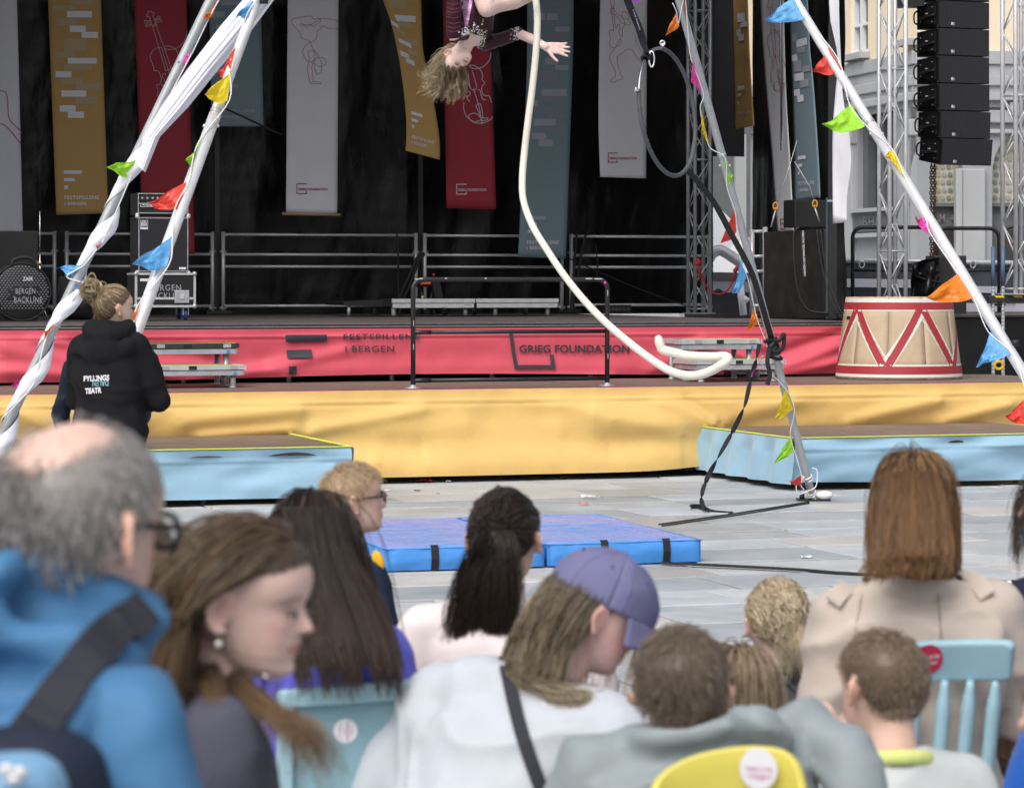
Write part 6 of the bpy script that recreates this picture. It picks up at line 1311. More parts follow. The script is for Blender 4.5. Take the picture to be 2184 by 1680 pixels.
# ================================================================== PEOPLE: shared builders
def lerp_tab(z, T): return np.interp(z, [t[0] for t in T], [t[1] for t in T])
FRONT = [(0, .25), (.03, .32), (.08, .362), (.14, .345), (.2, .368), (.24, .36), (.27, .378), (.33, .365), (.42, .365), (.5, .352), (.56, .385), (.65, .405), (.75, .385), (.85, .315), (.93, .2), (.98, .09), (1.0, .0)]
BACK = [(0, .02), (.05, -.03), (.1, -.09), (.2, -.2), (.3, -.33), (.4, -.42), (.5, -.465), (.6, -.48), (.7, -.465), (.8, -.41), (.9, -.30), (.97, -.16), (1.0, -.05)]
HALF = [(0, .07), (.05, .16), (.1, .215), (.2, .268), (.3, .30), (.4, .325), (.5, .345), (.6, .36), (.7, .36), (.8, .325), (.9, .235), (.96, .14), (1.0, .02)]
def head_grid(nz=76, na=76, soft=1.0):
    z = np.linspace(0, 1, nz); a = np.linspace(0, 2 * np.pi, na, endpoint=False)
    f, b, w = lerp_tab(z, FRONT), lerp_tab(z, BACK), lerp_tab(z, HALF)
    k = np.array([.25, .5, .25])
    for arr in (f, b, w): arr[1:-1] = np.convolve(arr, k, 'valid')
    cy, ry = (f + b) / 2, (f - b) / 2
    ca, sa = np.cos(a), np.sin(a); e = .86
    X = w[:, None] * (np.sign(ca) * np.abs(ca) ** e)[None]; Y = cy[:, None] + ry[:, None] * (np.sign(sa) * np.abs(sa) ** e)[None]; Z = np.repeat(z[:, None], na, 1)
    g = lambda x, s: np.exp(-(x / s) ** 2); ax = np.abs(X); fr = np.clip((Y - cy[:, None]) / np.maximum(ry[:, None], 1e-3), 0, 1) ** .7
    nose = np.interp(Z, [.322, .34, .365, .40, .45, .50, .555], [0, .085, .115, .10, .066, .036, 0]) * g(X, np.interp(Z, [.34, .40, .55], [.062, .046, .04]))
    d = nose + .032 * g(ax - .058, .024) * g(Z - .365, .026) - .042 * g(ax - .15, .075) * g(Z - .50, .05) + .026 * g(ax - .15, .058) * g(Z - .492, .032) + .014 * g(ax - .13, .09) * g(Z - .562, .026)
    d += .026 * g(X, .085) * g(Z - .256, .018) + .030 * g(X, .075) * g(Z - .208, .02) - .016 * g(X, .10) * g(Z - .232, .008) - .012 * g(X, .1) * g(Z - .16, .02) + .02 * g(X, .08) * g(Z - .085, .04) + .018 * g(ax - .21, .08) * g(Z - .38, .08)
    Y = Y + d * fr * soft
    return np.stack([X, Y, Z], -1)
HG = head_grid()
class Head:
    def __init__(self, crown, hh, yaw=0, pitch=0, roll=0, mat3=None, tall=1.0):
        self.hh = hh
        self.R = mat3 if mat3 is not None else np.array((Matrix.Rotation(R(yaw), 3, 'Z') @ Matrix.Rotation(R(-pitch), 3, 'X') @ Matrix.Rotation(R(roll), 3, 'Y')))
        self.o = np.array(crown) - self.R @ (np.array((0, -.05, 1.0)) * hh)
    def w(self, p): return (np.asarray(p, float) * self.hh) @ self.R.T + self.o
    def l(self, p): return ((np.asarray(p, float) - self.o) @ self.R) / self.hh
    def V(self, *p): return Vector(self.w(p))
def add_np_grid_closed(mb, G):                    # rings of points closed round and capped
    nz, na = G.shape[:2]; b = len(mb.v); mb.v.extend([tuple(p) for p in G.reshape(-1, 3)])
    for i in range(nz - 1):
        for j in range(na): mb.f.append((b + i * na + j, b + i * na + (j + 1) % na, b + (i + 1) * na + (j + 1) % na, b + (i + 1) * na + j)); mb.sm.append(True)
    mb.f.append(tuple(b + j for j in reversed(range(na)))); mb.f.append(tuple(b + (nz - 1) * na + j for j in range(na))); mb.sm += [True, True]
def limb(mb, pts, rad, n=14, flat=1.0, up=None):
    mb.tube(pts, rad, n, True, flat, up)
    for i, p in enumerate(pts):
        if i in (0, len(pts) - 1) or len(pts) < 6: mb.ball(p, rad[i] * .985 if isinstance(rad, (list, tuple)) else rad, 12, 8)
def loft(mb, rings, n=28, e=.9):                   # rings: (centre, right vector * half width, forward vector * half depth)
    a = np.linspace(0, 2 * np.pi, n, endpoint=False); ca, sa = np.sign(np.cos(a)) * np.abs(np.cos(a)) ** e, np.sign(np.sin(a)) * np.abs(np.sin(a)) ** e
    G = np.stack([np.array(c)[None] + ca[:, None] * np.array(rv)[None] + sa[:, None] * np.array(fv)[None] for c, rv, fv in rings])
    add_np_grid_closed(mb, G)
def remeshed(mb, voxel, smooth=4):
    me = bpy.data.meshes.new('tmp'); me.from_pydata(mb.v, [], mb.f); me.update()
    o = bpy.data.objects.new('tmp', me); COL.objects.link(o)
    md = o.modifiers.new('r', 'REMESH'); md.mode = 'VOXEL'; md.voxel_size = voxel; md.use_smooth_shade = True
    if smooth: s = o.modifiers.new('s', 'SMOOTH'); s.iterations = smooth; s.factor = .5
    dg = bpy.context.evaluated_depsgraph_get(); ev = o.evaluated_get(dg); m2 = ev.to_mesh()
    nv, nf = len(m2.vertices), len(m2.polygons); v = np.empty(nv * 3); m2.vertices.foreach_get('co', v); nn = np.empty(nv * 3); m2.vertices.foreach_get('normal', nn)
    tot = np.empty(nf, np.int32); m2.polygons.foreach_get('loop_total', tot); li = np.empty(len(m2.loops), np.int32); m2.loops.foreach_get('vertex_index', li)
    ev.to_mesh_clear(); bpy.data.objects.remove(o); bpy.data.meshes.remove(me)
    assert (tot == 4).all()
    return v.reshape(-1, 3), li.reshape(-1, 4), nn.reshape(-1, 3)
def wrinkle(v, nn, amp, f=6.0, seed=0.0, stretch=(1, 1, 1)):
    out = np.empty(len(v)); sx, sy, sz = stretch; N = mnoise.noise
    for i, p in enumerate(v):
        x, y, z = p[0] * f * sx + seed, p[1] * f * sy, p[2] * f * sz
        wx = N((x * .5, y * .5, z * .5 + 7)) * 1.3
        out[i] = (1 - abs(N((x + wx, y - wx, z * 1.2 + wx)))) ** 3 - .45 + .35 * N((x * 2.3 + 4, y * 2.3, z * 2.3)) + .6 * N((x * .45, y * .45, z * .45 + 3))
    return v + nn * (amp * out)[:, None]
def garment(name, mb, voxel, material, parent, amp=.006, f=6.0, seed=0.0, smooth=5, stretch=(1, 1, 1), label=None):
    v, fc, nn = remeshed(mb, voxel, smooth)
    if amp: v = wrinkle(v, nn, amp, f, seed, stretch)
    o = np_mesh(name, v, fc, material, parent)
    if label: o['label'] = label
    return o
SKIN = mat('skin', (.6, .4, .33), .5, attr='Col', spec=.35, sss=.12, var=.08, vscale=32, bump=.12, bscale=160, bdist=.002, rvar=.08)
HAIR = mat('hair', (.1, .07, .05), .42, attr='Col', spec=.35)
def cloth(n, c, rough=.8, bump=.2, bs=60, **k): return mat(n, c, rough, var=.07, vscale=6, bump=bump, bscale=bs, bdist=.004, sheen=.12 if sum(c) > .6 else 0, spec=.4 if sum(c) > .6 else .15, wr=.85, wscale=4.5, **k)
def skin_colour(H, v, tone, lips=(.46, .17, .17), brow=(.12, .075, .05), blush=.5, brow_k=.75):
    p = H.l(v); X, Y, Z = p.T; ax = np.abs(X); g = lambda x, s: np.exp(-(x / s) ** 2); c = np.repeat(np.array(tone)[None], len(v), 0)
    inh = ((Y > -.6) & (Y < .6) & (Z > -.1) & (Z < 1.1) & (ax < .6)).astype(float); fr = inh * np.clip((Y - .12) / .12, 0, 1)
    def mix(w, col):
        nonlocal c
        w = np.clip(w, 0, 1)[:, None]; c = c * (1 - w) + np.array(col)[None] * w
    mix(fr * blush * g(ax - .22, .10) * g(Z - .36, .09), (tone[0] * .95, tone[1] * .62, tone[2] * .62))
    mix(fr * .35 * g(X, .06) * g(Z - .375, .05), (tone[0] * .97, tone[1] * .68, tone[2] * .66))
    mix(fr * .9 * np.clip(1.25 - (X / .125) ** 2 - ((Z - .232) / .042) ** 2, 0, 1) ** .6, lips)
    mix(fr * .6 * g(Z - .231, .006) * (ax < .115), (lips[0] * .4, lips[1] * .4, lips[2] * .4))
    zb = .575 - .25 * np.clip(ax - .15, 0, 1) + .06 * np.clip(ax - .06, 0, .1)
    mix(fr * brow_k * g(Z - zb, .014) * (1 / (1 + np.exp(-(ax - .06) / .012))) * (1 / (1 + np.exp((ax - .25) / .015))), brow)
    mix(fr * .3 * g(ax - .15, .08) * g(Z - .49, .035), (tone[0] * .72, tone[1] * .58, tone[2] * .56))
    mix(inh * .45 * np.clip((ax - .335) / .03, 0, 1) * g(Z - .47, .15) * (Y < .12), (tone[0] * .95, tone[1] * .62, tone[2] * .55))
    mix(fr * .75 * g(ax - .048, .018) * g(Z - .335, .012), (.10, .03, .025))
    return c
def add_ear(mb, H, sgn, out=.22, size=1.0):
    c = np.array((sgn * .345, -.045, .455)); up = np.array((0, -.18, 1.0)); up /= np.linalg.norm(up); fw = np.array((-sgn * out, 1, .15)); fw /= np.linalg.norm(fw); n = np.cross(up, fw) * sgn * -1
    if n[0] * sgn < 0: n = -n
    c = c + n * .03
    pts = []
    for q in np.linspace(R(-60), R(215), 16):
        rx, rz = .078 * size, .128 * size; pts.append(H.V(*(c - fw * (rx * math.cos(q - R(90)) * -1) * -1 * 1.0 + up * rz * math.cos(q - R(75)) + n * (.035 + .02 * math.sin(q)))))
    pts = [H.V(*(c + fw * (.07 * size * math.cos(q)) + up * (.125 * size * math.sin(q)) * (1 if math.sin(q) > 0 else 1.05) - fw * .02 + n * (.028 - .045 * math.cos(q) * .6))) for q in np.linspace(R(20), R(290), 18)]
    limb(mb, pts, [.019 * H.hh + .001] * len(pts), 8)
    mb.ball(H.V(*(c - fw * .01)), (.02 * H.hh, .062 * H.hh * size, .105 * H.hh * size), 12, 8, (Vector(H.R @ n), Vector(H.R @ fw), Vector(H.R @ up)))
    mb.ball(H.V(*(c - up * .125 * size - fw * .0 + n * .0)), .026 * H.hh, 8, 6)
def add_hand(mb, wrist, dirv, normal, size=.17, spread=.25, curl=.25, thumb=1, thumb_out=.9):
    w = Vector(wrist); d = Vector(dirv).normalized(); n = Vector(normal); n = (n - d * n.dot(d)).normalized(); s = d.cross(n) * thumb       # s points to the thumb side
    L = size; pw = .40 * L
    for i in range(5): t = i / 4 - .5; limb(mb, [w + d * .02 * L + s * (t * pw * .55), w + d * (.50 - .04 * abs(t)) * L + s * (t * pw * .86)], [.075 * L, .072 * L], 8, .7, n)
    lens = (.42, .47, .44, .34); off = (.36, .12, -.12, -.34)
    tips = []
    for k in range(4):
        b = w + d * (.50 - .03 * (k == 3)) * L + s * (off[k] * pw * 1.08); fd = (d + s * (off[k] * spread * 2.2)).normalized(); pts = [b]; r = [.062 * L]
        for j, fr_ in enumerate((.44, .32, .24)):
            fd = (fd + n * (-curl * (.5 + .5 * j))).normalized(); pts.append(pts[-1] + fd * (lens[k] * L * fr_)); r.append((.058, .052, .040)[j] * L)
        limb(mb, pts, r, 8); tips.append(pts[-1])
    b = w + d * .16 * L + s * (.40 * pw); fd = (d * (1 - .5 * thumb_out) + s * thumb_out - n * .15).normalized(); pts = [b, b + fd * .22 * L, b + fd * .36 * L + d * .03 * L, b + fd * .46 * L + d * .09 * L]; limb(mb, pts, [.085 * L, .072 * L, .058 * L, .044 * L], 8)

# ------------------------------------------------------------------ hair
EC, ER = np.array((0, -.035, .555)), np.array((.362, .452, .452))
def hairline(p, front=.86, side=.52, nape=.22):
    return p[:, 2] > np.interp(p[:, 1], [-.5, -.25, -.12, .02, .12, .26, .38], [nape, nape + .02, .40, side, side + .12, front - .06, front])
def roots(n, mask, rng):
    out = []
    tot = 0
    while tot < n:
        d = rng.normal(size=(n * 3, 3)); d /= np.linalg.norm(d, axis=1)[:, None]; p = EC + d * ER; p = p[mask(p)]; out.append(p); tot += len(p)
    return np.concatenate(out)[:n]
def grow(H, rt, length, comb, steps=12, grav=.25, stiff=.55, jitter=.08, layer=(0.0, .10), ells=(), rng=None, gvec=(0, 0, -1), curl=0.0, curl_f=3.0, lift=.0):
    n = len(rt); P = H.w(rt); nrm = (rt - EC) / ER ** 2; nrm /= np.linalg.norm(nrm, axis=1)[:, None]; D = nrm @ H.R.T
    lay = rng.uniform(*layer, n); fly = rng.random(n) < .06; lay[fly] += rng.uniform(.03, .09, fly.sum()); L = length if isinstance(length, np.ndarray) else np.full(n, length); ds = L / (steps - 1); out = [P.copy()]; g = np.array(gvec, float); rj = rng.normal(size=(n, 3))
    D = D * lift + (comb(rt, 0.0) @ H.R.T) * (1 - lift)
    for i in range(1, steps):
        t = i / (steps - 1); pl = H.l(P); C = comb(pl, t) @ H.R.T; ct = C * (1 - t) * 1.0
        D = stiff * D + (1 - stiff) * (ct + g * (grav + t * .9)) + jitter * (rj * .6 + rng.normal(size=(n, 3)) * .5)
        D /= np.linalg.norm(D, axis=1)[:, None] + 1e-9
        Q = P + D * ds[:, None]
        q = (H.l(Q) - EC) / ER; r = np.linalg.norm(q, axis=1); lim = 1.03 + lay; m_ = r < lim; q[m_] *= (lim[m_] / r[m_])[:, None]; Q[m_] = H.w(EC + q[m_] * ER)
        for (c, rad, M3) in ells:
            q = ((Q - c) @ M3) / rad; r = np.linalg.norm(q, axis=1); lm = 1.02 + lay * .8; m_ = r < lm; q[m_] *= (lm[m_] / np.maximum(r[m_], 1e-6))[:, None]; Q[m_] = c + (q[m_] * rad) @ M3.T
        D = Q - P; D /= np.linalg.norm(D, axis=1)[:, None] + 1e-9; P = Q; out.append(P.copy())
    S = np.stack(out, 1)
    if curl:
        t = np.linspace(0, 1, steps)[None]; ph = rng.uniform(0, 6.28, (n, 1)); fr = curl_f * rng.uniform(.7, 1.3, (n, 1)); a = curl * rng.uniform(.5, 1.4, (n, 1)) * t ** .8
        S[:, :, 0] += a * np.sin(fr * 6.28 * t + ph); S[:, :, 1] += a * np.cos(fr * 6.28 * t + ph) * .8; S[:, :, 2] += a * .5 * np.sin(fr * 6.28 * t * 1.3 + ph * 2)
    return S
def strands_mesh(S, r0, r1, cols):                # three sided tapering tubes
    n, m, _ = S.shape; T = np.gradient(S, axis=1); T /= np.linalg.norm(T, axis=2)[..., None] + 1e-9
    ref = np.where(np.abs(T[..., 2:3]) > .9, np.array((1., 0, 0)), np.array((0, 0, 1.))); A = np.cross(T, ref); A /= np.linalg.norm(A, axis=2)[..., None] + 1e-9; B = np.cross(T, A)
    rad = (np.linspace(r0, r1, m)[None] * (.45 + .85 * ((np.arange(n) * .618) % 1)[:, None]))[..., None]
    vs = np.stack([S + rad * (A * math.cos(q) + B * math.sin(q)) for q in (0, 2.094, 4.189)], 2).reshape(-1, 3)
    i = np.arange(n * m * 3).reshape(n, m, 3); fs = np.concatenate([np.stack([i[:, :-1, k], i[:, :-1, (k + 1) % 3], i[:, 1:, (k + 1) % 3], i[:, 1:, k]], -1).reshape(-1, 4) for k in range(3)])
    c = np.repeat(cols, 3, axis=1).reshape(-1, 3) if cols.ndim == 3 else np.repeat(np.repeat(cols[:, None], m, 1), 3, axis=1).reshape(-1, 3)
    return vs, fs, c
def strand_cols(n, m, root, tip, var, rng, streak=None, streak_p=0.0):
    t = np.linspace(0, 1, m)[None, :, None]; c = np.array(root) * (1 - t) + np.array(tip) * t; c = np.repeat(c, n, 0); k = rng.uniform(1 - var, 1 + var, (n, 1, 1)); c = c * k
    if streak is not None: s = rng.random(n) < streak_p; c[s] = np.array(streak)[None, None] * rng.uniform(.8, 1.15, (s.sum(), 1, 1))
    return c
def cap_faces(H, mask, off=.03):
    nz, na = HG.shape[:2]; P = HG.reshape(-1, 3); k = mask(P); ctr = EC; Q = P + (P - ctr) * off; idx = np.arange(nz * na).reshape(nz, na)
    f = np.stack([idx[:-1], np.roll(idx, -1, 1)[:-1], np.roll(idx, -1, 1)[1:], idx[1:]], -1).reshape(-1, 4); f = f[k[f].all(1)]
    return H.w(Q), f
def hair_object(parent, chunks, name='hair', label=None):
    vs, fs, cs, b = [], [], [], 0
    for v, f, c in chunks: vs.append(v); fs.append(np.asarray(f) + b); cs.append(c); b += len(v)
    o = np_mesh(name, np.concatenate(vs), np.concatenate(fs), HAIR, parent, True, np.concatenate(cs))
    if label: o['label'] = label
    return o
def solid_chunk(mb, voxel, col, smooth=4):
    v, f, _ = remeshed(mb, voxel, smooth); return v, f, np.repeat(np.array(col)[None], len(v), 0)
def cap_chunk(H, mask, off, col): v, f = cap_faces(H, mask, off); return v, f, np.repeat(np.array(col)[None], len(v), 0)

# ------------------------------------------------------------------ a dressed figure
def figure(label, crown, hh, hyaw, hpitch=0, hroll=0, byaw=None, k=1.0, sw=.17, lean=0, sit=False, top=None, trousers=None, voxel=.008, tone=(.60, .43, .36), arms=None, amp=.006, f=6.0, extra=None, ears=(1, 1), ear_out=.22, legs=True, gvox=.011, torso=.46, depth=1.0, seed=0.0, shoe=None, infl=1.0, sleeve=True, side=0.0, neck=1.0, stretch=(1, 1, 1), brow=(.12, .075, .05), blush=.5, gsmooth=5, group='people of the audience', top_name='jacket', drop=.11, shz=0.0):
    H_ = Head(crown, hh, hyaw, hpitch, hroll); byaw = hyaw * .4 if byaw is None else byaw
    B = np.array(Matrix.Rotation(R(byaw), 3, 'Z')); rt, fw, up = B[:, 0], B[:, 1], np.array((0, 0, 1.))
    ax = math.sin(R(lean)) * fw + math.cos(R(lean)) * up + math.sin(R(side)) * rt; ax /= np.linalg.norm(ax); ff = np.cross(ax, rt) * 1.0; ff = ff if ff @ fw > 0 else -ff
    nt_ = H_.w((0, -.13, .14)); NB = nt_ - ax * (drop * k) - fw * .015 * k
    S = NB - ax * (.045 * k); Hp = S - ax * (torso * k)
    sh = [S + rt * (s * sw * k) - ax * (.012 * k) + up * (shz * s * k) for s in (-1, 1)]
    root = thing('person', label, 'person', (Hp[0], Hp[1], 0), 0, group)
    arms = arms or {}
    J = []
    for s in (-1, 1):
        e, w = arms.get(s, ((.24, -.02, -.27), (.13, .20, -.36)))
        J.append([sh[(s + 1) // 2], S + rt * (s * e[0] * k) + ff * (e[1] * k) + ax * (e[2] * k), S + rt * (s * w[0] * k) + ff * (w[1] * k) + ax * (w[2] * k)])
    # skin
    mb = MB(); add_np_grid_closed(mb, H_.w(HG))
    for s, e_ in zip((-1, 1), ears):
        if e_: add_ear(mb, H_, s, ear_out)
    limb(mb, [Vector(H_.w((0, -.12, .30))), Vector(nt_), Vector(NB - ax * .05 * k)], [.052 * k * neck, .052 * k * neck, .062 * k * neck])
    def torso_rings(m): return [(NB, rt * .06 * k * m, ff * .055 * k * m), (S + ax * .012 * k, rt * .115 * k * m, ff * .07 * k * m * depth), (S - ax * .045 * k, rt * (sw * .98) * k * m, ff * .095 * k * m * depth), (S - ax * .16 * k, rt * .158 * k * m, ff * .115 * k * m * depth), (S - ax * .30 * k, rt * .142 * k * m, ff * .108 * k * m * depth), (Hp + ax * .05 * k, rt * .165 * k * m, ff * .118 * k * m * depth), (Hp - ax * .06 * k, rt * .15 * k * m, ff * .11 * k * m * depth)]
    loft(mb, torso_rings(.78))
    for s, (a, b, c) in zip((-1, 1), J):
        limb(mb, [Vector(a), Vector(b), Vector(c)], [.034 * k, .031 * k, .025 * k]); d = Vector(c) - Vector(b); add_hand(mb, c, d, Vector(-rt * s), .17 * k, thumb=1)
    if sit: LG = [[Hp + rt * s * .09 * k, Hp + rt * s * .12 * k + fw * .40 * k - up * .02 * k, Hp + rt * s * .12 * k + fw * .42 * k - up * max(.05, Hp[2] - .08 - .02 * k)] for s in (-1, 1)]
    else: LG = [[Hp + rt * s * .085 * k, np.array((*(Hp[:2] + rt[:2] * s * .095 * k + fw[:2] * .02), Hp[2] * .52)), np.array((*(Hp[:2] + rt[:2] * s * .10 * k), .08))] for s in (-1, 1)]
    if legs:
        for a, b, c in LG: limb(mb, [Vector(a), Vector(b), Vector(c)], [.065 * k, .045 * k, .032 * k])
    v, fc, nn = remeshed(mb, voxel, 2); body = np_mesh('body', v, fc, SKIN, root, True, skin_colour(H_, v, tone, brow=brow, blush=blush))
    # clothes
    g = MB(); loft(g, torso_rings(1.09 * infl)); limb(g, [Vector(sh[0]), Vector(S), Vector(sh[1])], [.062 * k * infl, .07 * k * infl, .062 * k * infl])
    for (a, b, c) in J: limb(g, [Vector(a), Vector((a + b) / 2), Vector(b), Vector((b + c) / 2), Vector(b + (c - b) * .93)], [q * k * infl for q in (.062, .058, .052, .047, .040)])
    if extra: extra(g, dict(H=H_, S=S, NB=NB, ax=ax, rt=rt, ff=ff, fw=fw, k=k, Hp=Hp, J=J))
    gm_ = garment(top_name, g, gvox, top, root, amp, f, seed, smooth=gsmooth, stretch=stretch)
    if legs and trousers:
        t = MB(); loft(t, [(Hp + ax * .06 * k, rt * .155 * k, ff * .115 * k), (Hp - ax * .02 * k, rt * .17 * k, ff * .125 * k), (Hp - ax * .09 * k, rt * .155 * k, ff * .11 * k)])
        for a, b, c in LG: limb(t, [Vector(a), Vector((a + b) / 2), Vector(b), Vector((b + c) / 2), Vector(c)], [q * k for q in (.088, .078, .062, .055, .05)])
        garment('trousers', t, .014, trousers, root, .005, 7, seed + 3)
        for a, b, c in LG:
            m = MB(); m.ball((c[0] + fw[0] * .06 * k, c[1] + fw[1] * .06 * k, .045), (.05 * k, .13 * k, .045), 12, 8, (Vector(rt), Vector(fw), Vector((0, 0, 1)))); m.ball((c[0], c[1], .06), .05 * k, 10, 8); o = m.build('shoe', shoe or M['black_rubber'], root)
    return root, H_, dict(S=S, NB=NB, ax=ax, rt=rt, ff=ff, fw=fw, k=k, Hp=Hp, J=J, top=gm_, body=body)
def sh_ells(I, r=1.0):
    k = I['k']; M3 = np.stack([I['rt'], I['ff'], I['ax']], 1); return [(I['S'] - I['ax'] * .13 * k, np.array((.235, .125, .17)) * k * r, M3)]
def glasses(root, H, col, r=.010, w=.105, hgt=.07):
    t = MB()
    for s in (-1, 1):
        t.tube([H.V(s * (.155 + w * math.cos(q) * (1 if abs(math.cos(q)) < .8 else .97)), .445 - .03 * abs(math.cos(q) * .5 + .5 * 1), .495 + hgt * math.sin(q)) for q in np.linspace(0, 6.283, 18)], r * H.hh, 6, False)
        t.tube([H.V(s * .255, .40, .525), H.V(s * .345, .30, .53), H.V(s * .375, .05, .535), H.V(s * .38, -.06, .52), H.V(s * .372, -.13, .43)], r * H.hh * 1.05, 6)
    t.tube([H.V(-.055, .455, .505), H.V(0, .475, .515), H.V(.055, .455, .505)], r * H.hh, 6)
    o = t.build('glasses', col, root)
    for s in (-1, 1):
        l = MB(); l.add([H.V(s * (.155 + w * math.cos(q)), .425, .495 + hgt * math.sin(q)) for q in np.linspace(0, 6.283, 17)[:-1]], [tuple(range(16))]); l.build('lens', M['lens'], o)
    return o
M['lens'] = mat('lens', (.9, .92, .95), .05, trans=.9, spec=.6)
def eyes(root, H, sides):
    for s in sides:
        for nm, dx, rx, rz, c in (('eye_white', 0, .058, .017, (.30, .26, .25)), ('iris', .012, .034, .0185, (.022, .022, .026))):
            t = MB(); t.ball(H.V(s * (.155 + dx * 0), .374 + (.006 if nm == 'iris' else 0), .461), (rx * H.hh, .016 * H.hh, rz * H.hh), 12, 8, tuple(Vector(H.R[:, i]) for i in range(3))); t.build(nm, mat(nm, c, .2), root)
def lashes(root, H, col=(.03, .02, .015), sides=(-1, 1), z=.478, w=.012):
    t = MB()
    for s in sides: t.tube([H.V(s * x, .372 + .014 - abs(x - .15) * .55, z - .012 * (1 - ((x - .15) / .08) ** 2)) for x in np.linspace(.075, .235, 9)], [.004 * H.hh + w * H.hh * math.sin(math.pi * i / 8) * .8 for i in range(9)], 6)
    t.build('eyelashes', mat('lashes', col, .6), root)
from mathutils.bvhtree import BVHTree
def bvh_of(o):
    me = o.data; mw = root_matrix(o); return BVHTree.FromPolygons([mw @ v.co for v in me.vertices], [tuple(p.vertices) for p in me.polygons])
CAMP = Vector((0, 0, H))
def on_surf(bv, x, y, off=.003):
    d = Vector(((x - CX) / F, 1, (HY - y) / F)).normalized(); h = bv.ray_cast(CAMP, d)
    return (h[0] - d * off) if h[0] else None
# ================================================================== PEOPLE: one by one
def comb_long(part=0.0, back=.3, out=.8):
    def c(p, t):
        x = p[:, 0] - part; s = np.tanh(x / .07); top = np.clip((p[:, 2] - .66) / .34, 0, 1)
        s = s * np.clip((p[:, 1] + .42) / .5, .08, 1); return np.stack([s * (.10 + out * top), -back * top - .08, -(.35 + .9 * (1 - top))], 1)
    return c
def comb_short(crown=(0, -.28, .95), spin=.5, fwd=.3):
    def c(p, t):
        d = p - np.array(crown); d /= np.linalg.norm(d, axis=1)[:, None] + 1e-6; n = (p - EC) / ER ** 2; n /= np.linalg.norm(n, axis=1)[:, None]
        s = np.cross(n, d); d = d + .9 * np.sin(p[:, [1, 2, 0]] * 211 + p * 173) * np.exp(-(np.linalg.norm(p - np.array(crown), axis=1) / .16) ** 2)[:, None]; v = d + spin * s * np.exp(-np.linalg.norm(p - np.array(crown), axis=1) / .25)[:, None] + np.array((0, fwd, 0)); v = v - n * (v * n).sum(1)[:, None] * .9 + n * .16
        return v / (np.linalg.norm(v, axis=1)[:, None] + 1e-6)
    return c
def comb_to(target):
    def c(p, t): d = np.array(target) - p; return d / (np.linalg.norm(d, axis=1)[:, None] + 1e-6)
    return c
def short_hair(root, H, n, col, tip, length=(.018, .032), mask=None, var=.3, r=.0008, crown=(0, -.28, .95), spin=.5, fwd=.3, seed=1, cap=.04, lift=.25, layer=(0, .07), grav=.08, label=None, streak=None, sp=0):
    rng = np.random.default_rng(seed); mask = mask or (lambda p: hairline(p)); rt = roots(n, mask, rng); L = rng.uniform(*length, n)
    L = L * np.interp(rt[:, 2], [.2, .45, .75], [.45, .7, 1.0])
    S = grow(H, rt, L, comb_short(crown, spin, fwd), 6, grav, .5, .16, layer, rng=rng, lift=lift)
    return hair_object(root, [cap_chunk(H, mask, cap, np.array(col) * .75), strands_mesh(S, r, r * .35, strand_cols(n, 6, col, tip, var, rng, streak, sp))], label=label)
def long_hair(root, H, I, n, length, col, tip, part=0, mask=None, var=.3, r=.0016, seed=2, steps=16, back=.3, out=.8, layer=(.02, .16), grav=.3, jitter=.05, stiff=.6, ells=None, base=None, streak=None, sp=0, curl=0.0, curl_f=2, extra_chunks=(), cap=.05, label=None):
    rng = np.random.default_rng(seed); mask = mask or (lambda p: hairline(p)); rt = roots(n, mask, rng); L = rng.uniform(*length, n)
    S = grow(H, rt, L, comb_long(part, back, out), steps, grav, stiff, jitter, layer, sh_ells(I) if ells is None else ells, rng, curl=curl, curl_f=curl_f)
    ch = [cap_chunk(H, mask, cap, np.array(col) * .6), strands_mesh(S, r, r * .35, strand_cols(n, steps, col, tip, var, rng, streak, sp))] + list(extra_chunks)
    return hair_object(root, ch, label=label)
def bundle(p0s, path, n, spread, r, col, tip, var, rng, steps=11, curl=0, frizz=.0, taper=.6):
    """a lock of hair: strands that follow a path, spread about it"""
    P = np.array([tuple(q) for q in spline(path, 8)]); t = np.linspace(0, 1, steps); idx = t * (len(P) - 1); i0 = np.minimum(idx.astype(int), len(P) - 2); base = P[i0] + (P[i0 + 1] - P[i0]) * (idx - i0)[:, None]
    sp = np.interp(t, np.linspace(0, 1, len(spread)), spread); off = rng.normal(size=(n, 3)); off /= np.linalg.norm(off, axis=1)[:, None]; off *= rng.random((n, 1)) ** .5
    S = base[None] + off[:, None] * sp[None, :, None]
    if curl: ph = rng.uniform(0, 6.28, (n, 1)); a = curl * t[None] ** .7 * rng.uniform(.5, 1.3, (n, 1)); S[:, :, 0] += a * np.sin(t[None] * 15 + ph); S[:, :, 2] += a * np.cos(t[None] * 13 + ph)
    if frizz: S = S + rng.normal(size=S.shape) * frizz * t[None, :, None]
    end = rng.uniform(taper, 1.0, n); k = np.clip(t[None] / 1.0, 0, 1) * end[:, None]; ii = k * (steps - 1); a = np.minimum(ii.astype(int), steps - 2); ar = np.arange(n)[:, None]; S = S[ar, a] + (S[ar, a + 1] - S[ar, a]) * (ii - a)[..., None]
    return strands_mesh(S, r, r * .4, strand_cols(n, steps, col, tip, var, rng))

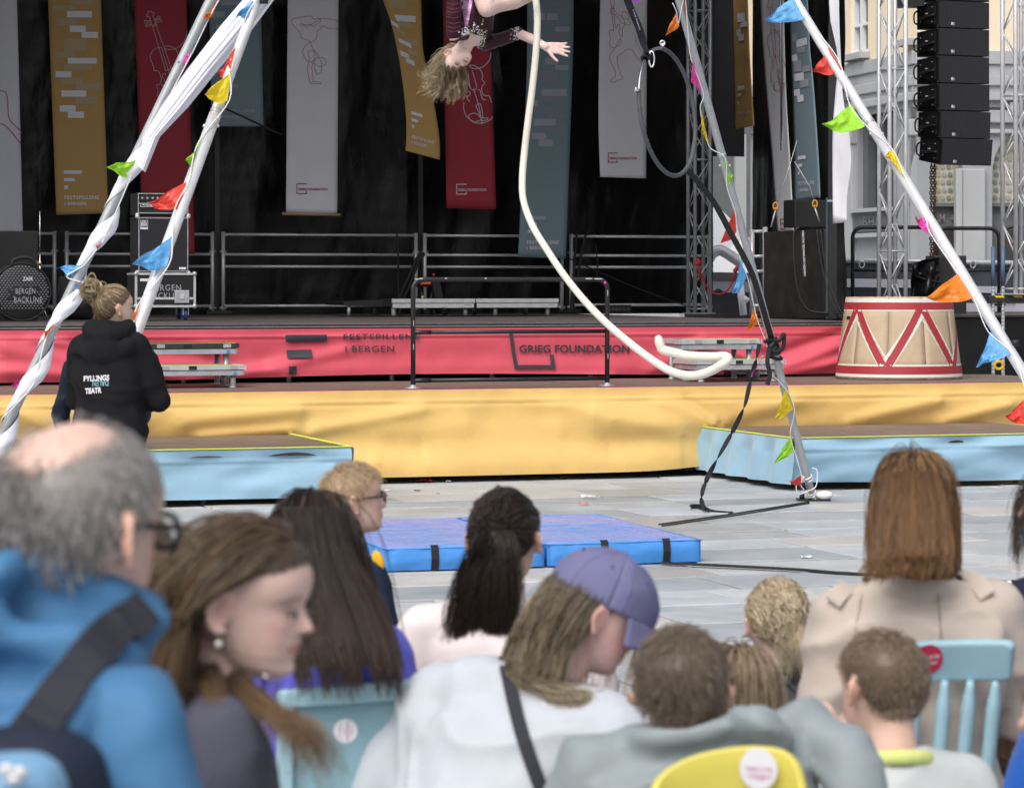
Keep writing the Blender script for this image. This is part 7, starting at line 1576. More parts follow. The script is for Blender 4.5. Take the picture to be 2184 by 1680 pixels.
# ------------------------------------------------ standing woman in the black hoodie
hood = cloth('hoodie_black', (.0105, .0105, .012), .9)
jeans = cloth('jeans_pale', (.42, .48, .56)); dkt = cloth('trousers_dark', (.02, .02, .025)); navy = cloth('navy_shell', (.012, .016, .028), .45)
def hood_extra(g, I):
    c = I['NB']; rt, ff, ax, k = I['rt'], I['ff'], I['ax'], I['k']
    limb(g, [Vector(c + rt * .075 * math.cos(q) + ff * (.07 * math.sin(q) - .015) + ax * (.055 + .0 * math.sin(q))) for q in np.linspace(0, 6.283, 18)], [.026] * 18, 10)
    limb(g, [Vector(c + rt * .095 * math.cos(q) + ff * (.085 * math.sin(q) - .02) + ax * (.035 + .03 * math.sin(q))) for q in np.linspace(0, 6.283, 18)], [.042] * 18, 10)
    limb(g, [Vector(c + rt * x - ff * (.105 - abs(x) * .3) + ax * (-.06 - .045 * (1 - (x / .12) ** 2))) for x in np.linspace(-.12, .12, 9)], [.045] * 9, 10)
    g.ball(Vector(c - ff * .09 - ax * .07), (.10, .06, .09), 14, 9, (Vector(rt), Vector(ff), Vector(ax)))
wY = 14.5
r_, Hh, I = figure('woman with blond messy bun in a black hoodie, standing before the left platform', at(240, 612, wY), .222, -62, -3, 0, -14, 1.0, .152, 2, False, hood, jeans, .010,
                   arms={-1: ((.205, .06, -.28), (.08, .25, -.34)), 1: ((.245, .06, -.27), (.04, .26, -.29))}, extra=hood_extra, amp=.016, f=5, infl=1.12, torso=.475, drop=.062, seed=4.2, gvox=.011, group=None, tone=(.60, .42, .34), top_name='hoodie', side=0)
bl = (.36, .27, .155); bld_ = (.13, .09, .055)
rng = np.random.default_rng(5); msk = lambda p: hairline(p, .84); n = 1100; rt_ = roots(n, msk, rng)
tie = np.array((0, -.40, .90)); S = grow(Hh, rt_, np.linalg.norm(rt_ - tie, axis=1) * Hh.hh * 1.02 + .01, comb_to(tie), 9, 0, .35, .03, (.01, .07), rng=rng, gvec=(0, 0, 0))
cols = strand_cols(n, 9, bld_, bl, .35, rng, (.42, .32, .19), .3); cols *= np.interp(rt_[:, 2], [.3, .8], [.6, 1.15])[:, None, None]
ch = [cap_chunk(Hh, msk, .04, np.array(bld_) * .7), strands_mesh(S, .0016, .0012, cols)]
bc = Hh.w(tie + np.array((-.08, -.09, .04)))
for kx in range(48):
    a = rng.uniform(0, 6.28); rad = rng.uniform(.022, .048); ax1 = rng.normal(size=3); ax1 /= np.linalg.norm(ax1); ax2 = np.cross(ax1, rng.normal(size=3)); ax2 /= np.linalg.norm(ax2); c0_ = bc + rng.normal(size=3) * .020
    pth = [c0_ + rad * (ax1 * math.cos(q) + ax2 * math.sin(q)) * (1 + .1 * math.sin(2 * q)) for q in np.linspace(a, a + 4.2, 6)]
    ch.append(bundle(None, pth, 16, [.004, .008, .004], .0012, bl, (.45, .35, .22), .35, rng, 10, frizz=.001))
for kx in range(16):
    d = rng.normal(size=3); d[1] *= .4; d /= np.linalg.norm(d); ch.append(bundle(None, [bc, bc + d * .05, bc + d * .075 + np.array((-.03, 0, rng.uniform(-.03, .02)))], 3, [.004, .01, .02], .0007, bl, (.5, .4, .27), .2, rng, 8))
for kx in range(8):
    p = Hh.w((rng.uniform(-.25, .2), -.46, rng.uniform(.2, .4))); ch.append(bundle(None, [p, p + np.array((-.01, -.01, -.03)), p + np.array((rng.uniform(-.05, .02), -.01, -.07))], 4, [.002, .006, .012], .0008, bld_, bl, .3, rng, 8))
m = MB(); m.ball(bc, .045, 12, 8); ch.append(solid_chunk(m, .006, np.array(bld_)))
hair_object(r_, ch)
t = MB(); p = Hh.w(tie); t.tube([Vector(p + Hh.R @ (np.array((math.cos(q), .35 * math.sin(q), math.sin(q) * .6)) * .028)) for q in np.linspace(0, 6.28, 14)], .006, 6, False); t.build('hair_tie', mat('scrunchie', (.22, .13, .07), .7), r_)
bv = bvh_of(I['top'])
def back_print(txt, x0, y0, x1, y1, mk, slope=0, flip=False, bold=.035):
    m = MB(); vs, fs = text_shape(txt, bold, 1.0); pts = []
    for p in vs:
        u, w = (1 - p[0], 1 - p[1]) if flip else (p[0], p[1]); x = x0 + (x1 - x0) * u; y = y1 + (y0 - y1) * w + slope * (x - x0); q = on_surf(bv, x, y, .004); pts.append(q if q is not None else at(x, y, wY - .1))
    m.add(pts, fs); m.build('printed_lettering', M[mk], r_)
M['print_bright'] = mat('print_bright', (.75, .75, .78), .7); M['print_cyan'] = mat('print_cyan', (.22, .42, .50), .7)
back_print('FYLLINGS', 178.5, 801.5, 233, 813.5, 'print_bright', -.045); back_print('DALEN', 197, 812, 231.5, 824, 'print_cyan', -.03, True, .02); back_print('TEATR', 181.5, 828, 216.5, 840, 'print_bright', -.07)
# ------------------------------------------------ companion in navy behind her
r2, H2, I2 = figure('person in a shiny navy jacket mostly hidden behind the woman in the hoodie', at(236, 652, 15.2), .20, -30, 10, 0, -10, .98, .17, 3, False, navy, dkt, .012, arms={-1: ((.25, .02, -.27), (.23, .06, -.50)), 1: ((.2, .05, -.27), (.1, .2, -.36))}, amp=.012, f=7, seed=9, group=None, torso=.46)
short_hair(r2, H2, 500, (.09, .06, .035), (.13, .09, .05), seed=8)

# ------------------------------------------------ man with the bald patch, blue jacket and rucksack
blue_shell = cloth('blue_shell', (.062, .172, .330), .55, bump=.1)
mY = 3.25
def man_extra(g, I):
    limb(g, [at(-60, 1190, mY - .03), at(60, 1186, mY - .05), at(150, 1215, mY - .055), at(235, 1275, mY - .05), at(300, 1322, mY - .03)], [.036, .034, .031, .028, .028]); g.ball(at(40, 1330, mY - .01), (.12, .09, .11), 14, 9); g.ball(Vector(I['NB']) + V(0, .0, -.03), .118, 14, 9)
    c, rt, ff, ax, k = I['NB'], I['rt'], I['ff'], I['ax'], I['k']
    limb(g, [Vector(c + rt * .105 * math.cos(q) + ff * (.10 * math.sin(q) - .005) + ax * (.020 - .02 * math.sin(q))) for q in np.linspace(0, 6.283, 20)], [.030] * 20, 10)
    limb(g, [Vector(c + rt * .10 * math.cos(q) + ff * (.095 * math.sin(q) - .005) + ax * (.075 - .03 * math.sin(q))) for q in np.linspace(R(-230), R(-60), 14)], [.024] * 14, 10)
    limb(g, [Vector(c + rt * x - ff * (.13 - abs(x) * .3) + ax * (-.045 - .05 * (1 - (x / .17) ** 2))) for x in np.linspace(-.17, .17, 11)], [.045] * 11, 10)
r_, Hm, I = figure('balding grey haired man with glasses in a blue hooded jacket, nearest at left', at(176, 897, mY), .238, -37, 5, 3, -46, 1.02, .196, 6, False, blue_shell, dkt, .0064, tone=(.66, .45, .38), arms={-1: ((.27, .03, -.28), (.2, .2, -.42)), 1: ((.275, .05, -.28), (.2, .22, -.42))}, extra=man_extra, amp=.021, f=6, seed=2.2, gvox=.011, drop=.07, infl=1.10, ear_out=.30, torso=.5, gsmooth=4, neck=1.12, blush=.7)
def man_mask(p):
    q = p - np.array((.0, -.20, 1.0)); b = np.sqrt((q[:, 0] / .25) ** 2 + (q[:, 1] / .33) ** 2 + (q[:, 2] / .30) ** 2); return hairline(p, .90, .54, .25) & (b > 1.0)
rng = np.random.default_rng(3); n = 4200; rt_ = roots(n, lambda p: hairline(p, .90, .54, .25), rng); q_ = rt_ - np.array((0, -.20, 1.0)); b__ = np.sqrt((q_[:, 0] / .25) ** 2 + (q_[:, 1] / .33) ** 2 + (q_[:, 2] / .30) ** 2); rt_ = rt_[(b__ > rng.uniform(.84, 1.14, n)) | (rng.random(n) < .05)]; n = len(rt_); S = grow(Hm, rt_, rng.uniform(.012, .024, n), comb_short((0, -.2, 1.0), .15, .1), 5, .3, .5, .05, (0, .035), rng=rng, lift=.25)
hair_object(r_, [cap_chunk(Hm, lambda p: man_mask(p) & man_mask(p + np.array((0, .03, .05)) * np.sign(p[:, 2:3] - .0)) & man_mask(p * .93 + np.array((0, -.014, .07))), .022, (.24, .22, .21)), strands_mesh(S, .0008, .0005, strand_cols(n, 5, (.30, .285, .28), (.52, .505, .50), .4, rng, (.14, .13, .125), .3))])
glasses(r_, Hm, M['black_plastic'], .017, .115, .085)
bag = thing('rucksack', 'dark rucksack with a pale blue pocket on the balding man\'s back', 'rucksack', Vector(I['S'] - I['ff'] * .2))
webm = cloth('rucksack_webbing', (.035, .036, .046), .8, bs=200); bagm = cloth('rucksack_cloth', (.025, .03, .05), .6); bagb = cloth('rucksack_pocket', (.16, .33, .52), .5)
S_, ff, rt, ax = I['S'], I['ff'], I['rt'], I['ax']
X3 = (np.array((1., 0, 0)), np.array((.15, .9, 0)))
m = MB(); loft(m, [(np.array(at(x, y, 2.96)), X3[0] * w, X3[1] * d) for x, y, w, d in ((20, 1548, .03, .03), (24, 1566, .062, .06), (28, 1610, .084, .09), (32, 1700, .098, .11), (32, 1980, .105, .12), (32, 2150, .09, .1), (32, 2170, .05, .06))], 30, .75); garment('pack', m, .010, bagm, bag, .006, 8, 5)
m = MB(); loft(m, [(np.array(at(x, y, 2.87)), X3[0] * w, X3[1] * d) for x, y, w, d in ((16, 1606, .02, .02), (18, 1618, .045, .04), (20, 1660, .058, .05), (20, 1800, .064, .05), (20, 1920, .06, .05), (20, 1940, .03, .03))], 24, .75); garment('front_pocket', m, .009, bagb, bag, .004, 9, 6)
for x, y in ((15, 1640), (42, 1646), (30, 1662)): m = MB(); m.ball(at(x, y, 2.815), (.010, .005, .006), 8, 6); m.build('zip_pull', M['aluminium'], bag)
bv = bvh_of(I['top'])
def strap_on(bv, pts, w, material, name, parent, th=.006, side=None, fb=6.2, off=.008, n=6):
    P = []
    for x, y, z in spline([(p[0], p[1], 0) for p in pts], n):
        q = on_surf(bv, x, y, off); P.append(q) if q is not None else 0
    if len(P) < 2: P = [at(x, y, fb + .2) for x, y in [p[:2] for p in pts]]
    for _ in range(4): P = [P[0]] + [(P[i - 1] + P[i] * 2 + P[i + 1]) / 4 - (P[i] - CAMP).normalized() * .001 for i in range(1, len(P) - 1)] + [P[-1]]
    m = MB(); sd = []
    for i in range(len(P)):
        t_ = (P[min(i + 1, len(P) - 1)] - P[max(0, i - 1)]).normalized(); v_ = bv.find_nearest(P[i])[1] * .6 - (P[i] - CAMP).normalized(); sd.append(t_.cross(v_))
    m.strap(P, w, sd, th); return m.build(name, material, parent)
strap_on(bv, [(312, 1296), (285, 1320), (240, 1345), (190, 1400), (130, 1475), (70, 1555), (20, 1620), (-30, 1690)], .045, webm, 'shoulder_strap', bag, .010)

# ------------------------------------------------ girl turned in profile
knit = cloth('grey_knit', (.085, .085, .115), .95, .5, 120)
gY = 3.9
r_, Hg, I = figure('girl with long brown hair and pearl earring looking down beside the balding man', at(536, 1108, gY), .212, -103, 9, 2, -75, .84, .175, 4, False, knit, dkt, .005, tone=(.70, .49, .43), extra=None, amp=.005, f=9, seed=7, ears=(0, 1), blush=.4, drop=.075, infl=1.05, brow=(.16, .105, .07), group='people of the audience', top_name='sweater')
lashes(r_, Hg, (.05, .03, .025), (-1, 1), .484, .011); eyes(r_, Hg, (-1, 1))
brn, brt = (.075, .052, .036), (.26, .165, .085)
rng = np.random.default_rng(21)
gm_mask = lambda p: hairline(p, .79, .58, .24) & ~((p[:, 0] > .18) & (p[:, 1] > -.16) & (p[:, 2] < .60)) & ~((p[:, 1] > .14) & (p[:, 2] < .68))
n = 1400; rt_ = roots(n, gm_mask, rng)
def cg(p, t):
    x = p[:, 0]; s = np.tanh(x / .05); top = np.clip((p[:, 2] - .62) / .38, 0, 1); return np.stack([s * (.12 + .9 * top), -.75 - .1 * top, -(.30 + .7 * (1 - top))], 1)
S = grow(Hg, rt_, rng.uniform(.26, .42, n), cg, 12, .35, .6, .05, (.01, .10), sh_ells(I, .92), rng)
q_ = Hg.l(S.reshape(-1, 3)); lim = np.interp(q_[:, 2], [-.1, .45, .58, .68, .76, .86], [-.17, -.17, -.10, .12, .27, .38]) - .05 * np.repeat(rng.random(n), 12); m_ = (q_[:, 0] > -.05) & (q_[:, 1] > lim) & (q_[:, 2] > -.25); q_[m_, 1] = lim[m_]
e_ = (q_ - EC) / ER; rr_ = np.linalg.norm(e_, axis=1); m_ = rr_ < 1.05; e_[m_] *= (1.05 / rr_[m_])[:, None]; S = Hg.w(EC + e_ * ER).reshape(n, 12, 3); S[:, 1:-1] = (S[:, :-2] + 2 * S[:, 1:-1] + S[:, 2:]) / 4
ch = [cap_chunk(Hg, gm_mask, .035, np.array(brn) * .75), strands_mesh(S, .0013, .0006, strand_cols(n, 12, brn, brt, .3, rng, (.17, .125, .085), .18))]
for kx in range(22):                               # locks brought forward over the near shoulder
    x0 = 500 + rng.uniform(-28, 25); w = rng.uniform(0, 1)
    Y0 = gY - .02; pth = [at(468 + rng.uniform(-22, 14), 1390 + rng.uniform(-20, 25), gY + .02), at(505 + 22 * w, 1465, gY - .04), at(565 + 45 * w, 1522 + 10 * w, gY - .14), at(628 + 70 * w, 1578 + 30 * rng.uniform(-.6, 1), gY - .17), at(672 + rng.uniform(-70, 90), 1660 + rng.uniform(-40, 60), gY - .16)]
    ch.append(bundle(None, pth, 12, [.008, .014, .019, .025, .030], .0010, (.08, .054, .036), (.25, .16, .085), .4, rng, 14, frizz=.002))
for kx in range(10):
    pth = [at(440 + rng.uniform(-30, 20), 1400, gY + .0), at(455 + rng.uniform(-35, 15), 1480, gY - .08), at(470 + rng.uniform(-40, 40), 1580, gY - .15), at(490 + rng.uniform(-40, 60), 1690, gY - .15)]
    ch.append(bundle(None, pth, 18, [.010, .016, .020, .020], .0011, (.085, .058, .038), (.27, .17, .09), .3, rng, 12, frizz=.002))
hair_object(r_, ch)
e_ = MB(); p = Hg.V(.375, -.04, .315); e_.ball(p + V(.0, -.008, 0), .0035, 8, 6); er = e_.build('earring', M['chrome'], r_); e_ = MB(); e_.ball(p + V(.0, -.008, -.014), .0052, 10, 7); e_.build('pearl', mat('pearl', (.8, .78, .74), .2), er)
m = MB(); m.ball(at(566, 1443, gY - .05), .004, 8, 6); m.build('necklace_bead', M['chrome'], r_)

# ------------------------------------------------ long dark hair, on the pale blue panel chair
viol = cloth('violet_top', (.10, .10, .50), .8)
r_, Hd, I = figure('girl with very long straight dark hair and violet blue top, on the panel backed chair', at(664, 1047, 6.0), .20, -8, 4, 0, -14, .94, .18, 3, True, viol, dkt, .012, tone=(.6, .43, .36), infl=1.06, seed=3, arms={1: ((.255, -.02, -.27), (.14, .2, -.36))})
ch = []; rng = np.random.default_rng(31); n = 1700; rt_ = roots(n, lambda p: hairline(p), rng); dk0, dk1 = (.020, .0150, .013), (.052, .033, .025)
S = grow(Hd, rt_, rng.uniform(.34, .52, n), comb_long(.02, .4, .32), 12, .5, .6, .025, (.02, .08), sh_ells(I, .72), rng)
S[:, :, 0] += (np.linspace(0, 1, 12)[None] ** 1.5) * .055
chs = [cap_chunk(Hd, lambda p: hairline(p), .06, dk0), strands_mesh(S, .0015, .0008, strand_cols(n, 12, dk0, dk1, .35, rng, (.085, .055, .042), .15))]
def sheet(ch, rows, n, r, c0, c1, rng, var=.4, frizz=.0015):
    for kx in range(n):
        a = rng.uniform(-1, 1); e = rng.uniform(.45, 1.12); pth = [at(x + w * a + rng.uniform(-5, 5), y0 + (y - y0) * (e if i == len(rows) - 1 else 1), Y - d * math.sqrt(max(0, 1 - a * a))) for i, (x, y, Y, w, d) in enumerate(rows) for y0 in [rows[max(0, i - 1)][1]]]
        ch.append(bundle(None, pth, 14, [.006, .009, .010, .011, .010], r, c0, c1, var, rng, 10, frizz=frizz, taper=.82))
m = MB(); loft(m, [(at(x, y, 5.98 - o_), (w, 0, 0), (0, d, 0)) for x, y, o_, w, d in ((670, 1130, .02, .066, .07), (678, 1200, .10, .072, .05), (696, 1290, .18, .088, .035), (718, 1370, .22, .098, .03), (735, 1420, .25, .09, .02))]); chs.append(solid_chunk(m, .010, np.array(dk0) * .7))
sheet(chs, [(664, 1085, 5.95, 60, .06), (674, 1180, 5.90, 74, .08), (702, 1280, 5.82, 104, .07), (728, 1380, 5.74, 120, .05), (744, 1490, 5.70, 116, .03)], 84, .0016, dk0, dk1, rng)
hair_object(r_, chs)
teal = mat('chair_teal', (.20, .35, .41), .45, var=.05, vscale=5, dirt=.05); chair_blue = mat('chair_blue', (.30, .475, .55), .42, var=.05, vscale=5, dirt=.05)
# ------------------------------------------------ blond boy with glasses
nav2 = cloth('navy_fleece', (.016, .026, .048), .9, .5, 90)
r_, Hb, I = figure('blond boy with dark red glasses in a navy top, standing before the mats', at(742, 994, 8.0), .192, -80, -6, 0, -50, .78, .165, 3, False, nav2, dkt, .0060, tone=(.68, .48, .41), brow=(.35, .22, .12), seed=6, arms={1: ((.235, .04, -.27), (.10, .2, -.36))}, amp=.008, ear_out=.3, drop=.10)
short_hair(r_, Hb, 1900, (.46, .33, .20), (.66, .51, .34), (.022, .045), lambda p: hairline(p, .85, .50, .26), .2, .0009, (0, -.30, .93), .4, .45, 12, .05, .25, (0, .10), .05, streak=(.30, .18, .09), sp=.25)
glasses(r_, Hb, mat('glasses_red', (.06, .008, .016), .35), .013, .10, .075)
bv = bvh_of(I['top'])
for (x, y, w) in ((811, 1195, .05),):
    m = MB(); p = on_surf(bv, x - 4, y, .006) or at(x, y, 7.85); m.ball(p, (.016, .012, .030), 12, 8, (V(.94, 0, .3), V(0, 1, 0), V(-.35, 0, .94))); m.build('yellow_patch', mat('patch_yellow', (.80, .46, .02), .9), r_)

# ------------------------------------------------ dark ponytail, pale pink top
pink = cloth('pale_pink_top', (.74, .66, .66), .7, .15)
pY = 6.7
r_, Hp_, I = figure('woman with a dark brown ponytail in a pale pink top, before the right mat', at(1076, 1049, pY), .216, -16, 3, 0, 6, .98, .19, 4, True, pink, dkt, .010, tone=(.62, .44, .37), seed=11, amp=.007, arms={-1: ((.26, .02, -.28), (.1, .2, -.34))}, depth=1.05, drop=.075)
rng = np.random.default_rng(41); n = 1500; msk = lambda p: hairline(p, .86, .52, .22); rt_ = roots(n, msk, rng); tie = np.array((.02, -.50, .62)); dp0, dp1 = (.017, .0125, .0105), (.040, .027, .021)
S = grow(Hp_, rt_, np.linalg.norm(rt_ - tie, axis=1) * Hp_.hh * 1.05 + .012, comb_to(tie), 9, 0, .35, .03, (.02, .10), rng=rng, gvec=(0, 0, 0))
ch = [cap_chunk(Hp_, msk, .06, dp0), strands_mesh(S, .0014, .0011, strand_cols(n, 9, dp0, dp1, .35, rng, (.07, .047, .037), .2))]
tw = Vector(Hp_.w(tie))
for kx in range(72):
    a = rng.uniform(-1, 1); q = rng.uniform(0, 1)
    pth = [tw + V(.01 * a, .02, .01), tw + V(.042 * a, -.035, -.03), tw + V(-.012 + .072 * a, -.055, -.11 - .02 * q), tw + V(-.022 + .085 * a + .01 * math.sin(kx), -.05, -.18 - .03 * q), tw + V(-.035 + .08 * a + rng.uniform(-.02, .012), -.04, -.225 - .055 * q)]
    ch.append(bundle(None, pth, 18, [.010, .018, .018, .014, .010], .0011, dp0, dp1, .4, rng, 10, frizz=.0025, taper=.8))
m = MB(); loft(m, [(tw + V(x, y, z), (w, 0, 0), (0, .022, 0)) for x, y, z, w in ((0, -.01, .0, .015), (-.005, -.025, -.05, .035), (-.02, -.03, -.12, .055), (-.03, -.03, -.18, .05))]); ch.append(solid_chunk(m, .008, np.array(dp0) * .8))
hair_object(r_, ch)

# ------------------------------------------------ woman in the lilac cap, white sweatshirt
white = cloth('white_sweat', (.46, .49, .54), .75, .2, 70)
cY = 5.7
r_, Hc, I = figure('woman in a lilac cap and pale sweatshirt leaning forward, strap across her back', at(1318, 1196, cY), .222, -84, 26, 0, -32, 1.06, .21, 20, True, white, jeans, .0088, tone=(.64, .42, .38), blush=1.0, seed=13, amp=.022, f=5, infl=1.19, side=16, arms={-1: ((.29, .03, -.26), (.16, .25, -.34)), 1: ((.26, .10, -.27), (.10, .30, -.30))}, drop=.095, shz=-.03, top_name='sweatshirt', gvox=.012, ear_out=.3)
rng = np.random.default_rng(51); n = 2200; msk = lambda p: hairline(p, .8, .50, .18) & (p[:, 2] < .80); rt_ = roots(n, msk, rng); bh0, bh1 = (.17, .13, .085), (.50, .41, .28)
def cc(p, t): return np.stack([np.tanh(p[:, 0] / .08) * .25, -.65 * np.ones(len(p)), -.65 * np.ones(len(p))], 1)
keep = ~((rt_[:, 0] > .15) & (rt_[:, 1] > -.02)); rt_ = rt_[keep]; n = len(rt_)
S = grow(Hc, rt_, rng.uniform(.20, .29, n), cc, 12, .55, .55, .022, (.01, .08), sh_ells(I, 1.1), rng)
ch = [cap_chunk(Hc, msk, .03, np.array(bh0) * .8), strands_mesh(S, .0010, .0006, strand_cols(n, 12, bh0, bh1, .35, rng, (.11, .085, .06), .35))]
hair_object(r_, ch)
lil = cloth('lilac_cotton', (.15, .15, .275), .85, .35, 60)
capt = thing('baseball_cap', 'faded lilac baseball cap worn by the woman in the pale sweatshirt', 'cap', Vector(Hc.w((0, 0, 1))))
m = MB()
def capf(u, w):
    q = 2 * math.pi * u; ph = w * math.pi / 2; x, y = math.cos(q) * math.sin(ph), math.sin(q) * math.sin(ph); z = math.cos(ph)
    zz_ = .60 + .475 * z ** .9 - .03 * y * (1 - z); rr = 1.0 + .014 * math.sin(6 * q + .5) * (1 - z) - .012 * abs(math.sin(3 * q)) ** 6 + .03 * mnoise.noise((x * 2.2, y * 2.2, z * 2.2 + 4)) + .015 * mnoise.noise((x * 5, y * 5, z * 5 + 1))
    return Hc.V(.405 * x * rr, -.02 + .515 * y * rr, zz_ * (1 if w < 1 else 1) + (.02 * mnoise.noise((x * 3, y * 3, 2)) if w < .9 else 0))
m.grid(capf, 72, 26); cb_ = m.build('crown', lil, capt, thick=.003)
for q in range(6):
    m = MB(); a = q / 6 + .04; m.tube([Vector(capf(a, w)) + Vector(Hc.R @ np.array((math.cos(2 * math.pi * a) * math.sin(w * 1.57), math.sin(2 * math.pi * a) * math.sin(w * 1.57), math.cos(w * 1.57)))) * .0015 for w in np.linspace(.02, .98, 14)], .0016, 5); m.build('seam', lil, cb_)
    m = MB(); a = (q + .5) / 6 + .04; c = Vector(capf(a, .52)); m.ball(c, .0042, 8, 6); m.build('eyelet', cloth('eyelet_lilac', (.07, .065, .16)), cb_)
m = MB(); m.ball(Vector(capf(0, 0)), .008, 10, 7); m.build('button', lil, cb_)
m = MB()
def visf(u, w): a = R(25 + 130 * u); rr = 1 + .62 * w * math.sin(math.pi * (.08 + .84 * u)) ** .6; return Hc.V(.40 * math.cos(a) * (1 + .05 * w), -.02 + .515 * math.sin(a) * rr, .595 - .16 * w - .10 * w * math.cos(a) ** 2 * 1.0 + .0 * w)
m.grid(visf, 24, 8); m.build('visor', lil, capt, thick=.005)
bv = bvh_of(I['top'])
sb_ag = thing('shoulder_bag', 'broad black shoulder strap running down the back of the pale sweatshirt', 'shoulder bag', Vector(I['S']))
strap_on(bv, [(1074, 1378), (1080, 1420), (1092, 1480), (1108, 1545), (1128, 1610), (1158, 1690)], .027, webm, 'strap', sb_ag, .004, off=.006)
m = MB(); c = I['Hp'] + I['rt'] * .22 + I['ff'] * .12; m.box(Vector(c), (.09, .26, .2), (Vector(I['rt']), Vector(I['ff']), Vector((0, 0, 1)))); m.build('pouch', bagm, sb_ag, bevel=.02)

# ------------------------------------------------ boy in the grey jacket
greyj = cloth('grey_green_shell', (.235, .275, .29), .6, .12)
jY = 5.05
def jack_extra(g, I):
    c, rt, ff, ax = I['NB'], I['rt'], I['ff'], I['ax']
    limb(g, [Vector(c + rt * .085 * math.cos(q) + ff * (.08 * math.sin(q) - .01) + ax * (.01 + .012 * math.cos(q))) for q in np.linspace(0, 6.283, 16)], [.026] * 16, 10)
    limb(g, [at(1580, 1545, jY - .1), at(1622, 1542, jY - .12), at(1652, 1572, jY - .1)], [.028, .034, .03])
    limb(g, [at(1640, 1600, jY - .03), at(1720, 1560, jY + .0), at(1790, 1600, jY - .05), at(1840, 1700, jY - .1)], [.062, .060, .056, .05])
r_, Hj, I = figure('boy with short brown hair in a grey jacket, in front of the yellow chair', at(1452, 1342, jY), .206, -3, 2, 0, -2, .92, .175, 4, False, greyj, dkt, .0085, tone=(.64, .44, .37), extra=jack_extra, amp=.018, f=5.5, seed=15, infl=1.16, ear_out=.55, gvox=.010, arms={-1: ((.25, .0, -.27), (.12, .2, -.34)), 1: ((.20, .06, -.26), (.10, .2, -.3))}, drop=.012)
short_hair(r_, Hj, 2400, (.125, .095, .068), (.225, .178, .135), (.026, .045), lambda p: hairline(p, .86, .50, .15), .2, .0009, (0, -.22, .97), .5, .1, 17, .045, .18, (0, .07), .10, streak=(.30, .25, .20), sp=.15)
# ------------------------------------------------ small boy with cropped hair, white top
wshirt = cloth('white_shirt', (.48, .51, .515), .8, .2); lime = cloth('lime_collar', (.58, .64, .22), .8)
kY = 5.6
def k_extra(g, I): pass
r_, Hk, I = figure('small boy with cropped fair hair and a lime collar, in front of the spindle chair', at(1882, 1347, kY), .208, 34, 5, 2, 8, .86, .165, 5, False, wshirt, dkt, .0082, tone=(.66, .44, .36), amp=.007, f=6, seed=18, infl=1.1, ear_out=.5, drop=.07, neck=1.02, arms={-1: ((.24, .07, -.24), (.12, .27, -.12)), 1: ((.25, .0, -.27), (.04, .25, -.16))})
short_hair(r_, Hk, 2600, (.15, .105, .075), (.28, .22, .155), (.012, .026), lambda p: hairline(p, .87, .52, .20), .2, .0009, (.04, -.26, .96), .6, .15, 19, .035, .22, (0, .04), .08, streak=(.36, .29, .2), sp=.2)
m = MB(); c, rt, ff, ax = I['NB'], I['rt'], I['ff'], I['ax']; limb(m, [Vector(c + rt * .066 * math.cos(q) + ff * (.064 * math.sin(q)) + ax * (-.012 - .015 * math.sin(q))) for q in np.linspace(0, 6.283, 18)], [.017] * 18, 10); garment('collar', m, .006, lime, r_, .002, 12)
# hands of the clapping child, seen past his face
hnd = MB(); add_hand(hnd, at(1790, 1622, kY + .05), V(-.25, .15, .95), V(.7, -.6, 0), .135, .3, .35, 1); add_hand(hnd, at(1838, 1640, kY + .05), V(-.35, .1, .8), V(-.6, -.7, .2), .13, .25, .7, -1)
limb(hnd, [at(1790, 1625, kY + .05), at(1812, 1700, kY + .02)], [.024, .028]); limb(hnd, [at(1838, 1642, kY + .05), at(1850, 1710, kY + .02)], [.024, .028])
v, fc, nn = remeshed(hnd, .0035, 2); o = np_mesh('hand', v, fc, SKIN, r_, True, np.repeat(np.array((.66, .43, .37))[None], len(v), 0))

# ------------------------------------------------ woman in the beige trench coat on the spindle chair
beige = cloth('beige_trench', (.50, .43, .375), .75, .15, 80)
tY = 6.5
def tr_extra(g, I):
    c, rt, ff, ax, k = I['NB'], I['rt'], I['ff'], I['ax'], I['k']
    limb(g, [Vector(c + rt * .08 * math.cos(q) + ff * (.075 * math.sin(q) - .01) + ax * .0) for q in np.linspace(0, 6.283, 16)], [.026] * 16, 10)
    loft(g, [(I['Hp'] + ax * .05, rt * .18, ff * .13), (I['Hp'] - ax * .05, rt * .215, ff * .17), (np.array((*I['Hp'][:2], .32)) - fw_ * .05, rt * .235, ff * .14)], 28)
fw_ = np.array((0, 1, 0))
r_, Ht, I = figure('woman with straight auburn hair in a beige trench coat, sitting on the spindle chair', at(1948, 969, tY), .222, 12, 2, 0, 2, 1.0, .178, 6, True, beige, beige, .0105, tone=(.62, .44, .37), extra=tr_extra, amp=.020, f=5.5, seed=22, infl=1.1, arms={-1: ((.225, .00, -.27), (.16, .24, -.32)), 1: ((.235, .06, -.24), (.06, .27, -.26))}, torso=.50, gvox=.011, top_name='trench_coat', gsmooth=4, shz=.01)
ch = []; au0, au1 = (.10, .052, .024), (.27, .15, .070)
rng = np.random.default_rng(61); n = 2200; msk = lambda p: hairline(p, .86, .5, .22); rt_ = roots(n, msk, rng); S = grow(Ht, rt_, rng.uniform(.13, .20, n), comb_long(.03, .25, .45), 12, .45, .6, .02, (.02, .10), sh_ells(I, 1.1), rng)
tch = []; sheet(tch, [(1946, 1010, tY - .07, 58, .04), (1948, 1080, tY - .12, 70, .06), (1946, 1150, tY - .17, 80, .06), (1938, 1205, tY - .20, 90, .06), (1926, 1240, tY - .21, 98, .05)], 84, .0015, au0, au1, rng)
